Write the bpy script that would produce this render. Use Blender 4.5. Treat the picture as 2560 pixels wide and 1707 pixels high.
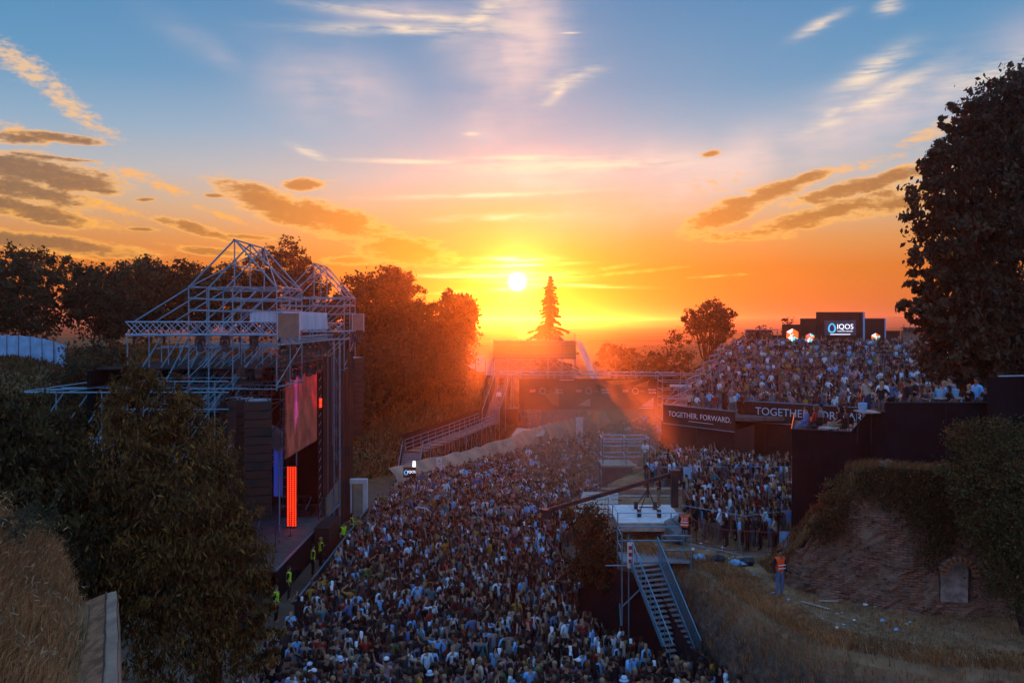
import bpy, bmesh, math, random
import numpy as np
from mathutils import Vector, Matrix
for o in list(bpy.data.objects): bpy.data.objects.remove(o)
sc = bpy.context.scene
C = sc.collection
R = math.radians
F = 2200.0          # focal length in photograph pixels (2560 wide)
CX, HY = 1280.0, 805.0   # principal column, horizon row of the photograph
EYE = 15.0          # camera height above the arena floor
rnd = random.Random(7)
rng = np.random.default_rng(7)

# ---------------------------------------------------------------- camera
cam = bpy.data.cameras.new('camera'); cam_o = bpy.data.objects.new('camera', cam); C.objects.link(cam_o)
cam_o.location = (0, 0, EYE); cam_o.rotation_euler = (R(90), 0, 0)
cam.sensor_width = 36; cam.lens = 36 * F / 2560; cam.shift_y = -(853.5 - HY) / 2560
cam.clip_start = 0.1; cam.clip_end = 20000
sc.camera = cam_o
sc.render.resolution_x = 1024; sc.render.resolution_y = 682

# ---------------------------------------------------------------- light
SUN_AZ = math.atan((1293 - CX) / F); SUN_EL = math.atan((HY - 705) / F)
SUN = Vector((math.sin(SUN_AZ) * math.cos(SUN_EL), math.cos(SUN_AZ) * math.cos(SUN_EL), math.sin(SUN_EL)))
ld = bpy.data.lights.new('sun', 'SUN'); ld.energy = 2.1; ld.angle = R(0.55); ld.color = (1.0, 0.12, 0.008)
lo = bpy.data.objects.new('sun', ld); C.objects.link(lo); lo.location = (0, 200, 60)
lo.rotation_euler = (-SUN).to_track_quat('-Z', 'Y').to_euler()

def S(r, g, b):
    return tuple(((c / 255) / 12.92 if c / 255 <= 0.04045 else ((c / 255 + 0.055) / 1.055) ** 2.4) for c in (r, g, b))

class NT:
    """small helper for building node trees"""
    def __init__(s, tree): s.t = tree; s.n = tree.nodes; s.l = tree.links
    def node(s, kind, **kw):
        n = s.n.new(kind)
        for k, v in kw.items(): setattr(n, k, v)
        return n
    def put(s, sock, v):
        if isinstance(v, bpy.types.NodeSocket): s.l.new(v, sock)
        elif isinstance(v, (tuple, list)) and len(v) == 3 and sock.type == 'RGBA': sock.default_value = (*v, 1)
        else: sock.default_value = v
    def m(s, op, a, b=0.0, c=0.0, clamp=False):
        n = s.node('ShaderNodeMath', operation=op, use_clamp=clamp)
        for i, v in enumerate((a, b, c)): s.put(n.inputs[i], v)
        return n.outputs[0]
    def mix(s, f, a, b, mode='MIX'):
        n = s.node('ShaderNodeMix', data_type='RGBA', blend_type=mode)
        s.put(n.inputs[0], f); s.put(n.inputs[6], a); s.put(n.inputs[7], b)
        return n.outputs[2]
    def step(s, x, a, b):
        n = s.node('ShaderNodeMapRange', interpolation_type='SMOOTHSTEP')
        s.put(n.inputs[0], x); n.inputs[1].default_value = a; n.inputs[2].default_value = b
        return n.outputs[0]
    def ramp(s, x, stops, interp='LINEAR'):
        n = s.node('ShaderNodeValToRGB'); cr = n.color_ramp; cr.interpolation = interp
        while len(cr.elements) < len(stops): cr.elements.new(0.5)
        for e, (p, c) in zip(cr.elements, stops): e.position = p; e.color = (*c, 1)
        s.put(n.inputs[0], x); return n.outputs[0]
    def noise(s, vec, scale, detail=4, rough=0.55, dist=0.0):
        n = s.node('ShaderNodeTexNoise'); n.inputs['Scale'].default_value = scale; n.inputs['Detail'].default_value = detail
        n.inputs['Roughness'].default_value = rough; n.inputs['Distortion'].default_value = dist
        if vec is not None: s.l.new(vec, n.inputs['Vector'])
        return n.outputs['Fac']
    def comb(s, x, y, z=0.0):
        n = s.node('ShaderNodeCombineXYZ')
        for i, v in enumerate((x, y, z)): s.put(n.inputs[i], v)
        return n.outputs[0]

world = bpy.data.worlds.new('World'); sc.world = world; world.use_nodes = True
w = NT(world.node_tree); w.n.clear()
tc = w.node('ShaderNodeTexCoord'); sep = w.node('ShaderNodeSeparateXYZ'); w.l.new(tc.outputs['Generated'], sep.inputs[0])
dx, dy, dz = sep.outputs
az = w.m('ARCTAN2', dx, dy); el = w.m('ARCSINE', dz)
dn = w.node('ShaderNodeVectorMath', operation='DOT_PRODUCT'); w.l.new(tc.outputs['Generated'], dn.inputs[0]); dn.inputs[1].default_value = SUN
theta = w.m('ARCCOSINE', w.m('MINIMUM', dn.outputs['Value'], 0.9999999))
ELR = 0.9
def stops(lst): return [(max(0, e) / ELR, S(*c)) for e, c in lst]
front = w.ramp(w.m('DIVIDE', el, ELR), stops([(0, (192, 100, 66)), (0.03, (206, 104, 48)), (0.06, (206, 108, 42)), (0.092, (208, 140, 84)), (0.125, (200, 168, 140)),
    (0.16, (176, 180, 188)), (0.205, (134, 170, 200)), (0.26, (88, 150, 194)), (0.37, (56, 130, 184)), (0.6, (84, 130, 182)), (0.9, (96, 134, 182))]))
back = w.ramp(w.m('DIVIDE', el, ELR), stops([(0, (128, 112, 130)), (0.1, (146, 132, 160)), (0.25, (122, 140, 182)), (0.5, (104, 136, 184)), (0.9, (96, 134, 182))]))
side = w.step(w.m('ABSOLUTE', az), 0.55, 1.7)
base = w.mix(side, front, back)
# warm aureole round the sun (wide, mid and narrow)
daz = w.m('SUBTRACT', az, SUN_AZ); dele = w.m('SUBTRACT', el, SUN_EL)
def gauss(x, s): return w.m('EXPONENT', w.m('MULTIPLY', w.m('POWER', w.m('DIVIDE', x, s), 2.0), -1.0))
g_wide = w.m('MULTIPLY', gauss(daz, 0.22), gauss(dele, 0.08))
base = w.mix(w.m('MULTIPLY', g_wide, 0.42), base, S(226, 98, 10))
g_mid = w.m('EXPONENT', w.m('MULTIPLY', theta, -1 / 0.052))
base = w.mix(w.m('MULTIPLY', g_mid, 0.75), base, S(244, 116, 3))
# clouds: soft shapes in azimuth / elevation, broken up by noise. The sky in front is cut into slices of azimuth so that
# each look-up only works through the clouds that reach its own slice.
def pxa(px, py):
    u = (px - CX) / F; v = (HY - py) / F
    return math.atan(u), math.atan(v / math.sqrt(1 + u * u))
VEIL = [(1290, 90, 130, 170, 0, 0.85), (1200, 300, 70, 120, 0, 0.35), (830, 215, 150, 75, -10, 0.55), (2060, 330, 620, 70, 17, 0.6),
    (1480, 420, 330, 55, 3, 0.75), (1060, 30, 200, 26, 3, 0.55), (520, 120, 130, 30, -25, 0.18)]
WISP = [(1010, 38, 210, 11, -3, 1.0), (1030, 74, 230, 12, 2, 1.0), (1200, 40, 90, 22, 30, 0.9), (1430, 415, 260, 14, 1, 1.0), (1010, 404, 130, 5, 0, 1.0), (1330, 395, 150, 6, 0, 1.0),
    (1200, 489, 220, 6, 2, 0.9), (1240, 545, 130, 9, 2, 0.8), (1435, 196, 60, 16, 18, 1.0), (1395, 232, 40, 12, 40, 0.8), (2180, 178, 72, 22, 27, 1.15), (2210, 236, 85, 17, 24, 1.1), (2080, 284, 24, 10, 20, 1.0),
    (2050, 62, 52, 12, 22, 0.9), (2225, 14, 26, 15, 10, 0.9), (770, 380, 40, 9, -20, 0.9), (2480, 180, 120, 20, 15, 0.8), (2060, 315, 60, 10, 15, 0.7), (1180, 335, 16, 4, 0, 0.8), (1425, 83, 18, 1.6, 0, 1.4)]
PUFF = [(60, 165, 120, 34, -30, 1.0), (170, 260, 120, 30, -38, 1.0), (265, 330, 45, 16, -20, 0.9), (330, 435, 75, 18, -8, 1.0), (420, 470, 62, 16, -14, 1.0), (70, 335, 80, 20, -10, 1.1), (280, 520, 85, 14, -12, 1.0),
    (130, 540, 170, 20, -6, 1.2), (800, 455, 70, 5, 8, 0.8), (560, 540, 90, 10, -18, 0.9), (690, 495, 120, 20, -12, 0.9), (900, 560, 90, 24, -16, 1.0), (2330, 330, 90, 22, 22, 1.0), (2050, 440, 240, 18, 12, 0.85),
    (1790, 455, 150, 40, 8, 0.55), (2280, 410, 120, 10, 14, 0.8), (1580, 680, 160, 7, 5, 0.9), (1800, 690, 110, 4, 3, 1.0), (1540, 668, 60, 8, 8, 1.0), (1100, 640, 130, 16, -6, 1.0), (320, 620, 40, 6, 0, 0.8), (480, 620, 120, 8, -8, 0.6), (180, 640, 110, 6, -8, 0.9)]
DARK = [(40, 420, 139.8, 31.67, 0, 1), (150, 445, 118.2, 26.8, -4, 1.1), (70, 478, 129, 24.36, -8, 0.9), (150, 345, 80.62, 10.96, -2, 0.9), (40, 345, 64.5, 14.62, 0, 0.75), (70, 525, 118.2, 20.71, -12, 1.05), (130, 395, 96.75, 6.09, -2, 0.8), (250, 477, 43, 4.872, 0, 0.9), (700, 520, 139.8, 31.67, -20, 1.15), (830, 545, 129, 29.23, -12, 1.15),
    (760, 462, 48.38, 14.62, 2, 1), (535, 489, 23.65, 4.872, 0, 1), (360, 500, 23.65, 4.872, 5, 0.9), (110, 607, 204.2, 18.27, -5, 1.05), (490, 572, 96.75, 13.4, -14, 0.9), (610, 592, 64.5, 6.09, -3, 0.8), (355, 573, 36.55, 4.872, 0, 0.8), (1010, 625, 118.2, 36.54, -8, 0.95), (880, 652, 64.5, 10.96, 0, 1), (540, 630, 75.25, 9.744, -4, 0.9), (620, 478, 53.75, 4.872, 6, 0.7),
    (1820, 530, 102.1, 26.8, 22, 1.1), (1935, 480, 96.75, 18.27, 16, 1), (2010, 450, 64.5, 14.62, 18, 0.85), (1780, 384, 23.65, 8.526, 10, 0.9), (2170, 462, 161.2, 18.27, 12, 1.05), (2060, 535, 204.2, 24.36, 14, 0.8), (2230, 510, 118.2, 21.92, 12, 0.7), (1840, 590, 161.2, 19.49, 0, 0.45)]
STRK = [(1290, 648, 62, 6, 0, 1.3), (1295, 664, 100, 4, 2, 0.9), (1380, 712, 150, 4, -2, 0.6), (1240, 725, 120, 5, 4, 0.55), (1290, 690, 120, 14, 0, 0.6), (1200, 690, 110, 5, 0, 0.8)]

az0, el0, theta0 = az, el, theta
def total(g, az, el, lst, lo, hi):          # nearest of many soft ellipses, each with its own weight
    acc = None
    for px, py, sx, sy, ang, wt in lst:
        reach = 2.6 * math.hypot(sx * math.cos(R(ang)), sy * math.sin(R(ang)))
        if px + reach < lo or px - reach > hi: continue
        a, e = pxa(px, py); k = math.sqrt(max(1.0, wt)); sx *= k / F; sy *= k / F; c, s_ = math.cos(R(ang)), math.sin(R(ang))
        x = g.m('MULTIPLY_ADD', az, c / sx, g.m('MULTIPLY_ADD', el, s_ / sx, -(a * c + e * s_) / sx)) if abs(s_) > 1e-6 else g.m('MULTIPLY_ADD', az, 1 / sx, -a / sx)
        y = g.m('MULTIPLY_ADD', el, c / sy, g.m('MULTIPLY_ADD', az, -s_ / sy, (a * s_ - e * c) / sy)) if abs(s_) > 1e-6 else g.m('MULTIPLY_ADD', el, 1 / sy, -e / sy)
        d = g.m('MULTIPLY_ADD', x, x, g.m('MULTIPLY_ADD', y, y, max(0.0, -math.log(wt))))
        acc = d if acc is None else g.m('MINIMUM', acc, d)
    return None if acc is None else g.m('EXPONENT', g.m('MULTIPLY', acc, -1.0))
def clouded(base0, lo, hi):          # one node group per slice
    gt = bpy.data.node_groups.new('cloud_slice', 'ShaderNodeTree'); g = NT(gt)
    for nm in ('az', 'el', 'theta'): gt.interface.new_socket(nm, in_out='INPUT', socket_type='NodeSocketFloat')
    gt.interface.new_socket('base', in_out='INPUT', socket_type='NodeSocketColor'); gt.interface.new_socket('out', in_out='OUTPUT', socket_type='NodeSocketColor')
    gi = g.node('NodeGroupInput'); go = g.node('NodeGroupOutput'); az, el, theta, base = gi.outputs[:4]
    warpx = g.noise(g.comb(g.m('MULTIPLY', az, 7), g.m('MULTIPLY', el, 16)), 1.0, 3)
    ua = g.m('ADD', az, g.m('MULTIPLY', warpx, 0.05))
    n_str = g.noise(g.comb(g.m('MULTIPLY', ua, 14), g.m('MULTIPLY', el, 75)), 1.0, 6, 0.62)
    n_puf = g.noise(g.comb(g.m('MULTIPLY', ua, 85), g.m('MULTIPLY', el, 190)), 1.0, 6, 0.66)
    n_fin = g.noise(g.comb(g.m('MULTIPLY', ua, 22), g.m('MULTIPLY', el, 240)), 1.0, 4, 0.6)
    n_rag = g.noise(g.comb(g.m('MULTIPLY', ua, 26), g.m('MULTIPLY', el, 85)), 1.0, 8, 0.66)
    n_big = g.noise(g.comb(g.m('MULTIPLY', az, 9), g.m('MULTIPLY', el, 9)), 1.0, 3, 0.5)
    v = total(g, az, el, VEIL, lo, hi)                                  # broad pale veils
    if v is not None: base = g.mix(g.m('MINIMUM', g.m('MULTIPLY', g.m('MULTIPLY', v, 1.35), g.step(g.m('ADD', g.m('MULTIPLY', n_big, 0.7), g.m('MULTIPLY', n_str, 0.3)), 0.25, 0.68)), 0.85), base, S(240, 210, 206))
    v = total(g, az, el, WISP, lo, hi)                                  # white wisps
    if v is not None:
        wisp = g.m('MULTIPLY', v, g.step(g.m('ADD', g.m('MULTIPLY', n_str, 0.7), g.m('MULTIPLY', n_fin, 0.35)), 0.34, 0.66))
        base = g.mix(g.m('MINIMUM', g.m('MULTIPLY', wisp, 1.1), 0.92), base, S(250, 226, 200))
    v = total(g, az, el, PUFF, lo, hi)                                  # mottled, sun-tinted puffs
    if v is not None:
        puff = g.m('MULTIPLY', g.step(g.m('ADD', g.m('MULTIPLY', v, 0.62), g.m('MULTIPLY', n_puf, 1.5)), 0.92, 1.62), g.step(v, 0.06, 0.5))
        tint = g.mix(g.step(el, 0.1, 0.25), S(255, 172, 66), S(240, 196, 150))
        base = g.mix(g.m('MINIMUM', g.m('MULTIPLY', puff, 1.15), 0.9), base, tint)
    v = total(g, az, el, DARK, lo, hi)                                  # thick grey-brown clouds with glowing rims
    if v is not None:
        brk = g.m('ADD', g.m('MULTIPLY', n_rag, 1.35), g.m('MULTIPLY', n_puf, 0.85))
        dark = g.m('MULTIPLY', g.step(g.m('ADD', brk, g.m('MULTIPLY', v, 0.75)), 1.0, 1.95), g.step(v, 0.03, 0.4))
        near = g.m('EXPONENT', g.m('MULTIPLY', theta, -1 / 0.16))
        base = g.mix(g.m('MULTIPLY', g.step(dark, 0.02, 0.3), 0.62), base, S(255, 182, 84))
        corecol = g.mix(g.m('MINIMUM', g.m('MULTIPLY', near, 2.2), 0.95), g.mix(g.m('SUBTRACT', 1.0, g.step(az, -0.5, -0.2)), S(124, 78, 44), S(82, 68, 68)), S(214, 112, 22))
        corecol = g.mix(g.m('MULTIPLY', g.step(n_puf, 0.44, 0.8), 0.4), corecol, S(214, 132, 66))
        base = g.mix(g.m('MULTIPLY', g.step(dark, 0.2, 0.8), 0.86), base, corecol)
    v = total(g, az, el, STRK, lo, hi)                                  # bright streaks beside the sun
    if v is not None: base = g.mix(g.m('MINIMUM', g.m('MULTIPLY', v, g.step(n_fin, 0.3, 0.6)), 1.0), base, (4.0, 2.6, 0.8))
    g.l.new(base, go.inputs[0])
    gn = w.node('ShaderNodeGroup'); gn.node_tree = gt
    for i, v in enumerate((az0, el0, theta0, base0)): w.l.new(v, gn.inputs[i])
    return gn.outputs[0]
def vscale(vec, k):
    n = w.node('ShaderNodeVectorMath', operation='SCALE'); w.put(n.inputs[0], vec); w.put(n.inputs['Scale'], k); return n.outputs[0]
def vadd(a, b):
    n = w.node('ShaderNodeVectorMath', operation='ADD'); w.put(n.inputs[0], a); w.put(n.inputs[1], b); return n.outputs[0]
disc = w.m('SUBTRACT', 1.0, w.step(theta, R(0.05), R(0.75)))          # the sun's disc and its tight glow
tight = w.m('EXPONENT', w.m('MULTIPLY', theta, -1 / 0.0145))
sky = w.node('ShaderNodeTexSky', sky_type='NISHITA', sun_disc=False, sun_elevation=SUN_EL, sun_rotation=SUN_AZ)
sky.air_density = 1.2; sky.dust_density = 2.0; sky.altitude = 100
extra = vadd(vscale(sky.outputs[0], 0.10), vadd(vscale((44.0, 18.5, 2.4), tight), vscale((60.0, 44.0, 18.0), disc)))
# unseen sky overhead and behind boosted as added blue fill, one broad smooth gradient
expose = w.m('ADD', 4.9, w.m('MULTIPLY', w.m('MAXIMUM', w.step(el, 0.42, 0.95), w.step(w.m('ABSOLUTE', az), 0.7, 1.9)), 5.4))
def background(col):
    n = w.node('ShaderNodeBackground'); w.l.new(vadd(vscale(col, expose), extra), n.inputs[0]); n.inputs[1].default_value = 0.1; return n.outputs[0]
def choose(f, a, b):
    n = w.node('ShaderNodeMixShader'); w.l.new(f, n.inputs[0]); w.l.new(a, n.inputs[1]); w.l.new(b, n.inputs[2]); return n.outputs[0]
CUTS = [-500, 300, 620, 960, 1180, 1480, 1900, 2160, 3060]
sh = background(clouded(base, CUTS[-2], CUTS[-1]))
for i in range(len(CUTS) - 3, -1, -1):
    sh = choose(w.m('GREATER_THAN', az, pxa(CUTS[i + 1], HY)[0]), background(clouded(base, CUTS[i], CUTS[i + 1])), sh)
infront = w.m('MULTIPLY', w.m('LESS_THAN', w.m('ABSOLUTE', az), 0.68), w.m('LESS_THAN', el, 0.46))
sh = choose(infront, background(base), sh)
wo = w.node('ShaderNodeOutputWorld'); w.l.new(sh, wo.inputs[0])

vs = sc.view_settings; vs.view_transform = 'Standard'; vs.look = 'None'; vs.exposure = 0.95; vs.gamma = 1.0; vs.use_curve_mapping = False
sc.render.engine = 'CYCLES'
cy = sc.cycles
cy.use_denoising = True; cy.max_bounces = 4; cy.diffuse_bounces = 2; cy.glossy_bounces = 2; cy.transmission_bounces = 2; cy.volume_bounces = 0; cy.transparent_max_bounces = 6
cy.use_adaptive_sampling = True; cy.adaptive_threshold = 0.02
cy.sample_clamp_indirect = 4.0
world.cycles.sampling_method = 'MANUAL'; world.cycles.sample_map_resolution = 256
# ---------------------------------------------------------------- helpers
def P(px, py, d):            # photograph pixel at distance d -> point
    return Vector(((px - CX) * d / F, d, EYE - (py - HY) * d / F))
def G(px, py, z=0.0):        # photograph pixel on the level z -> point
    return P(px, py, F * (EYE - z) / (py - HY))

def material(name, col, rough=0.85, var=0.25, scale=3.0, bump=0.0, metal=0.0, col2=None, spec=0.3, detail=5):
    m = bpy.data.materials.new(name); m.use_nodes = True; t = NT(m.node_tree)
    b = t.n['Principled BSDF']; b.inputs['Roughness'].default_value = rough; b.inputs['Metallic'].default_value = metal
    b.inputs['Specular IOR Level'].default_value = spec
    c = t.node('ShaderNodeTexCoord')
    f = t.noise(c.outputs['Object'], scale, detail)
    c2 = col2 or tuple(x * (1 - var) for x in col)
    col1 = tuple(min(1, x * (1 + var)) for x in col) if col2 is None else col
    t.l.new(t.mix(t.step(f, 0.3, 0.7), col1, c2), b.inputs['Base Color'])
    if bump:
        bn = t.node('ShaderNodeBump'); bn.inputs['Strength'].default_value = bump; bn.inputs['Distance'].default_value = 0.05
        t.l.new(t.noise(c.outputs['Object'], scale * 4, 4), bn.inputs['Height']); t.l.new(bn.outputs[0], b.inputs['Normal'])
    return m
def emitter(name, col, strength):
    m = bpy.data.materials.new(name); m.use_nodes = True; t = NT(m.node_tree); b = t.n['Principled BSDF']
    b.inputs['Base Color'].default_value = (*col, 1); b.inputs['Emission Color'].default_value = (*col, 1); b.inputs['Emission Strength'].default_value = strength
    return m
def tinted(name, rough=0.85, var=0.2, scale=14.0, spec=0.2):      # takes its colour from the object
    m = bpy.data.materials.new(name); m.use_nodes = True; t = NT(m.node_tree); b = t.n['Principled BSDF']
    oi = t.node('ShaderNodeObjectInfo'); c = t.node('ShaderNodeTexCoord')
    f = t.noise(c.outputs['Object'], scale, 4)
    v = t.m('ADD', 1 - var, t.m('MULTIPLY', f, 2 * var))
    t.l.new(t.mix(1.0, oi.outputs['Color'], t.comb(v, v, v), 'MULTIPLY'), b.inputs['Base Color'])
    b.inputs['Roughness'].default_value = rough; b.inputs['Specular IOR Level'].default_value = spec
    return m
def vcol_mat(name, rough=0.8, trans=0.0, spec=0.2):                # takes its colour from the mesh's colour attribute
    m = bpy.data.materials.new(name); m.use_nodes = True; t = NT(m.node_tree); b = t.n['Principled BSDF']
    a = t.node('ShaderNodeAttribute', attribute_name='Col')
    t.l.new(a.outputs['Color'], b.inputs['Base Color']); b.inputs['Roughness'].default_value = rough; b.inputs['Specular IOR Level'].default_value = spec
    if trans:
        tr = t.node('ShaderNodeBsdfTranslucent'); t.l.new(a.outputs['Color'], tr.inputs[0])
        mx = t.node('ShaderNodeMixShader'); mx.inputs[0].default_value = trans
        t.l.new(b.outputs[0], mx.inputs[1]); t.l.new(tr.outputs[0], mx.inputs[2]); t.l.new(mx.outputs[0], t.n['Material Output'].inputs[0])
    return m

def tag(o, label=None, cat=None, group=None, kind=None):
    if cat and not kind: kind = 'thing'
    if label: o['label'] = label
    if cat: o['category'] = cat
    if group: o['group'] = group
    if kind: o['kind'] = kind
    return o
def thing(name, label, cat, loc=(0, 0, 0), rz=0.0, group=None):
    o = bpy.data.objects.new(name, None); C.objects.link(o); o.empty_display_size = 0.2
    o.location = loc; o.rotation_euler = (0, 0, rz)
    return tag(o, label, cat, group)
def link(name, me, mat=None, parent=None, loc=None):
    o = bpy.data.objects.new(name, me); C.objects.link(o)
    if mat is not None and not me.materials: me.materials.append(mat)
    if parent is not None: o.parent = parent
    if loc is not None: o.location = loc
    return o
def np_mesh(name, V, loops, counts, cols=None, smooth=False):
    V = np.asarray(V, np.float32).reshape(-1, 3); loops = np.asarray(loops, np.int32).ravel(); counts = np.asarray(counts, np.int32).ravel()
    me = bpy.data.meshes.new(name)
    me.vertices.add(len(V)); me.vertices.foreach_set('co', V.ravel())
    me.loops.add(len(loops)); me.loops.foreach_set('vertex_index', loops)
    me.polygons.add(len(counts)); st = np.concatenate([[0], np.cumsum(counts)[:-1]]).astype(np.int32)
    me.polygons.foreach_set('loop_start', st)
    try: me.polygons.foreach_set('loop_total', counts)
    except Exception: pass
    me.polygons.foreach_set('use_smooth', np.full(len(counts), smooth))
    me.update(calc_edges=True)
    if cols is not None:
        at = me.color_attributes.new('Col', 'FLOAT_COLOR', 'CORNER')
        c = np.ones((len(loops), 4), np.float32); c[:, :3] = np.repeat(np.asarray(cols, np.float32), counts, axis=0)
        at.data.foreach_set('color', c.ravel())
    return me

class MB:
    """collects boxes, prisms and tubes into one mesh"""
    def __init__(s): s.v = []; s.f = []
    def add(s, vs, fs):
        n = len(s.v); s.v += [tuple(v) for v in vs]; s.f += [tuple(i + n for i in f) for f in fs]; return s
    def box(s, x0, x1, y0, y1, z0, z1):
        return s.add([(x, y, z) for z in (z0, z1) for y in (y0, y1) for x in (x0, x1)],
                     [(0, 2, 3, 1), (4, 5, 7, 6), (0, 1, 5, 4), (2, 6, 7, 3), (0, 4, 6, 2), (1, 3, 7, 5)])
    def prism(s, poly, z0, z1):
        n = len(poly); zz0 = z0 if isinstance(z0, (list, tuple)) else [z0] * n; zz1 = z1 if isinstance(z1, (list, tuple)) else [z1] * n
        vs = [(p[0], p[1], a) for p, a in zip(poly, zz0)] + [(p[0], p[1], a) for p, a in zip(poly, zz1)]
        fs = [tuple(range(n))[::-1], tuple(range(n, 2 * n))] + [(i, (i + 1) % n, n + (i + 1) % n, n + i) for i in range(n)]
        return s.add(vs, fs)
    def bar(s, a, b, wd, hg=None, up=(0, 0, 1)):          # rectangular bar from a to b
        a = Vector(a); b = Vector(b); d = (b - a).normalized(); up = Vector(up)
        if abs(d.dot(up)) > 0.98: up = Vector((0, 1, 0))
        r = d.cross(up).normalized() * (wd / 2); u = r.cross(d).normalized() * ((hg or wd) / 2)
        return s.add([p + i * r + j * u for p in (a, b) for i, j in ((-1, -1), (1, -1), (1, 1), (-1, 1))],
                     [(0, 1, 2, 3), (7, 6, 5, 4), (0, 4, 5, 1), (1, 5, 6, 2), (2, 6, 7, 3), (3, 7, 4, 0)])
    def cyl(s, a, b, r0, r1=None, n=8):
        a = Vector(a); b = Vector(b); r1 = r0 if r1 is None else r1
        q = (b - a).to_track_quat('Z', 'Y'); vs = []
        for p, r in ((a, r0), (b, r1)):
            vs += [p + q @ Vector((r * math.cos(2 * math.pi * i / n), r * math.sin(2 * math.pi * i / n), 0)) for i in range(n)]
        return s.add(vs, [(i, (i + 1) % n, n + (i + 1) % n, n + i) for i in range(n)] + [tuple(range(n))[::-1], tuple(range(n, 2 * n))])
    def ball(s, c, rx, ry=None, rz=None, n=8, k=5):
        c = Vector(c); ry = ry or rx; rz = rz or rx; vs = []; fs = []
        for j in range(k + 1):
            t = math.pi * j / k
            for i in range(n):
                p = 2 * math.pi * i / n; vs.append(c + Vector((rx * math.sin(t) * math.cos(p), ry * math.sin(t) * math.sin(p), rz * math.cos(t))))
        for j in range(k):
            for i in range(n): fs.append((j * n + i, (j + 1) * n + i, (j + 1) * n + (i + 1) % n, j * n + (i + 1) % n))
        return s.add(vs, fs)
    def mesh(s, name, smooth=False):
        me = bpy.data.meshes.new(name); me.from_pydata(s.v, [], s.f); me.update()
        if smooth: me.polygons.foreach_set('use_smooth', [True] * len(me.polygons))
        return me
    def build(s, name, mat, parent=None, smooth=False, world=True):
        if parent is not None and world:      # vertices given in scene coordinates
            o = Vector(parent.location); s.v = [(v[0] - o.x, v[1] - o.y, v[2] - o.z) for v in s.v]
        return link(name, s.mesh(name, smooth), mat, parent)

_unit = {}
def tube(parent, a, b, r, mat, name='tube', n=6):
    """one tube as an object of its own; all share one unit cylinder per material"""
    key = (mat.name, n)
    if key not in _unit:
        me = MB().cyl((0, 0, -0.5), (0, 0, 0.5), 1.0, n=n).mesh('tube', True); me.materials.append(mat); _unit[key] = me
    a = Vector(a); b = Vector(b); o = bpy.data.objects.new(name, _unit[key]); C.objects.link(o)
    o.parent = parent; d = b - a
    o.location = (a + b) / 2 - (Vector(parent.location) if parent else Vector())
    o.rotation_euler = d.to_track_quat('Z', 'Y').to_euler(); o.scale = (r, r, d.length)
    return o
def lettering(txt, size, mat, parent, loc, rz=0.0, rx=90, name='lettering', align='CENTER', extrude=0.004):
    cu = bpy.data.curves.new(name, 'FONT'); cu.body = txt; cu.size = size; cu.align_x = align; cu.align_y = 'CENTER'; cu.extrude = extrude
    t = bpy.data.objects.new(name, cu); C.objects.link(t)
    dg = bpy.context.evaluated_depsgraph_get(); me = bpy.data.meshes.new_from_object(t.evaluated_get(dg))
    bpy.data.objects.remove(t); me.materials.clear(); me.materials.append(mat)
    o = link(name, me, None, parent); o.location = Vector(loc) - Vector(parent.location); o.rotation_euler = (R(rx), 0, rz)
    return o

# ---------------------------------------------------------------- materials of the setting
M = {}
M['dirt'] = material('trodden_dirt', (0.16, 0.115, 0.075), 0.95, 0.35, 0.35, 0.4)
M['drygrass'] = material('dry_grass_ground', (0.27, 0.16, 0.07), 0.95, 0.4, 0.8, 0.6, col2=(0.075, 0.055, 0.022))
M['stone'] = material('old_stone', (0.13, 0.105, 0.085), 0.95, 0.4, 1.2, 0.8)
M['plaster'] = material('ochre_plaster', (0.46, 0.21, 0.10), 0.95, 0.4, 4.5, 1.0, col2=(0.20, 0.085, 0.045), detail=8)
M['concrete'] = material('weathered_concrete', (0.30, 0.19, 0.125), 0.95, 0.3, 1.6, 0.8)
M['bark'] = material('bark', (0.05, 0.036, 0.024), 0.95, 0.3, 6, 0.6)
M['leaf'] = vcol_mat('foliage', 0.75, 0.18, 0.25)
M['grass'] = vcol_mat('dry_grass_blades', 0.9, 0.25, 0.1)

# ---------------------------------------------------------------- ground (one sheet to the horizon)
PITL = [(-60, 30), (-30, 30), (-26, 70), (-13, 70), (-10.6, 77.6), (0, 95.6), (13.0, 118), (24, 137)]      # far edge of the arena floor
def seg_dist(x, y, pts):
    best = np.full(x.shape, 1e9); sgn = np.zeros(x.shape)
    for (x0, y0), (x1, y1) in zip(pts[:-1], pts[1:]):
        ex, ey = x1 - x0, y1 - y0; L = ex * ex + ey * ey
        t = np.clip(((x - x0) * ex + (y - y0) * ey) / L, 0, 1)
        d = np.hypot(x - x0 - t * ex, y - y0 - t * ey)
        s_ = np.sign(ex * (y - y0) - ey * (x - x0))
        sgn = np.where(d < best, s_, sgn); best = np.minimum(best, d)
    return best * sgn
def sm(x, a, b):
    t = np.clip((x - a) / (b - a), 0, 1); return t * t * (3 - 2 * t)
def wav(x, y, k, s=0.0): return np.sin(x * k + 1.3 * np.sin(y * k * 0.7 + s)) * np.cos(y * k * 0.9 + s + 0.8 * np.sin(x * k * 0.6))
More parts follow.
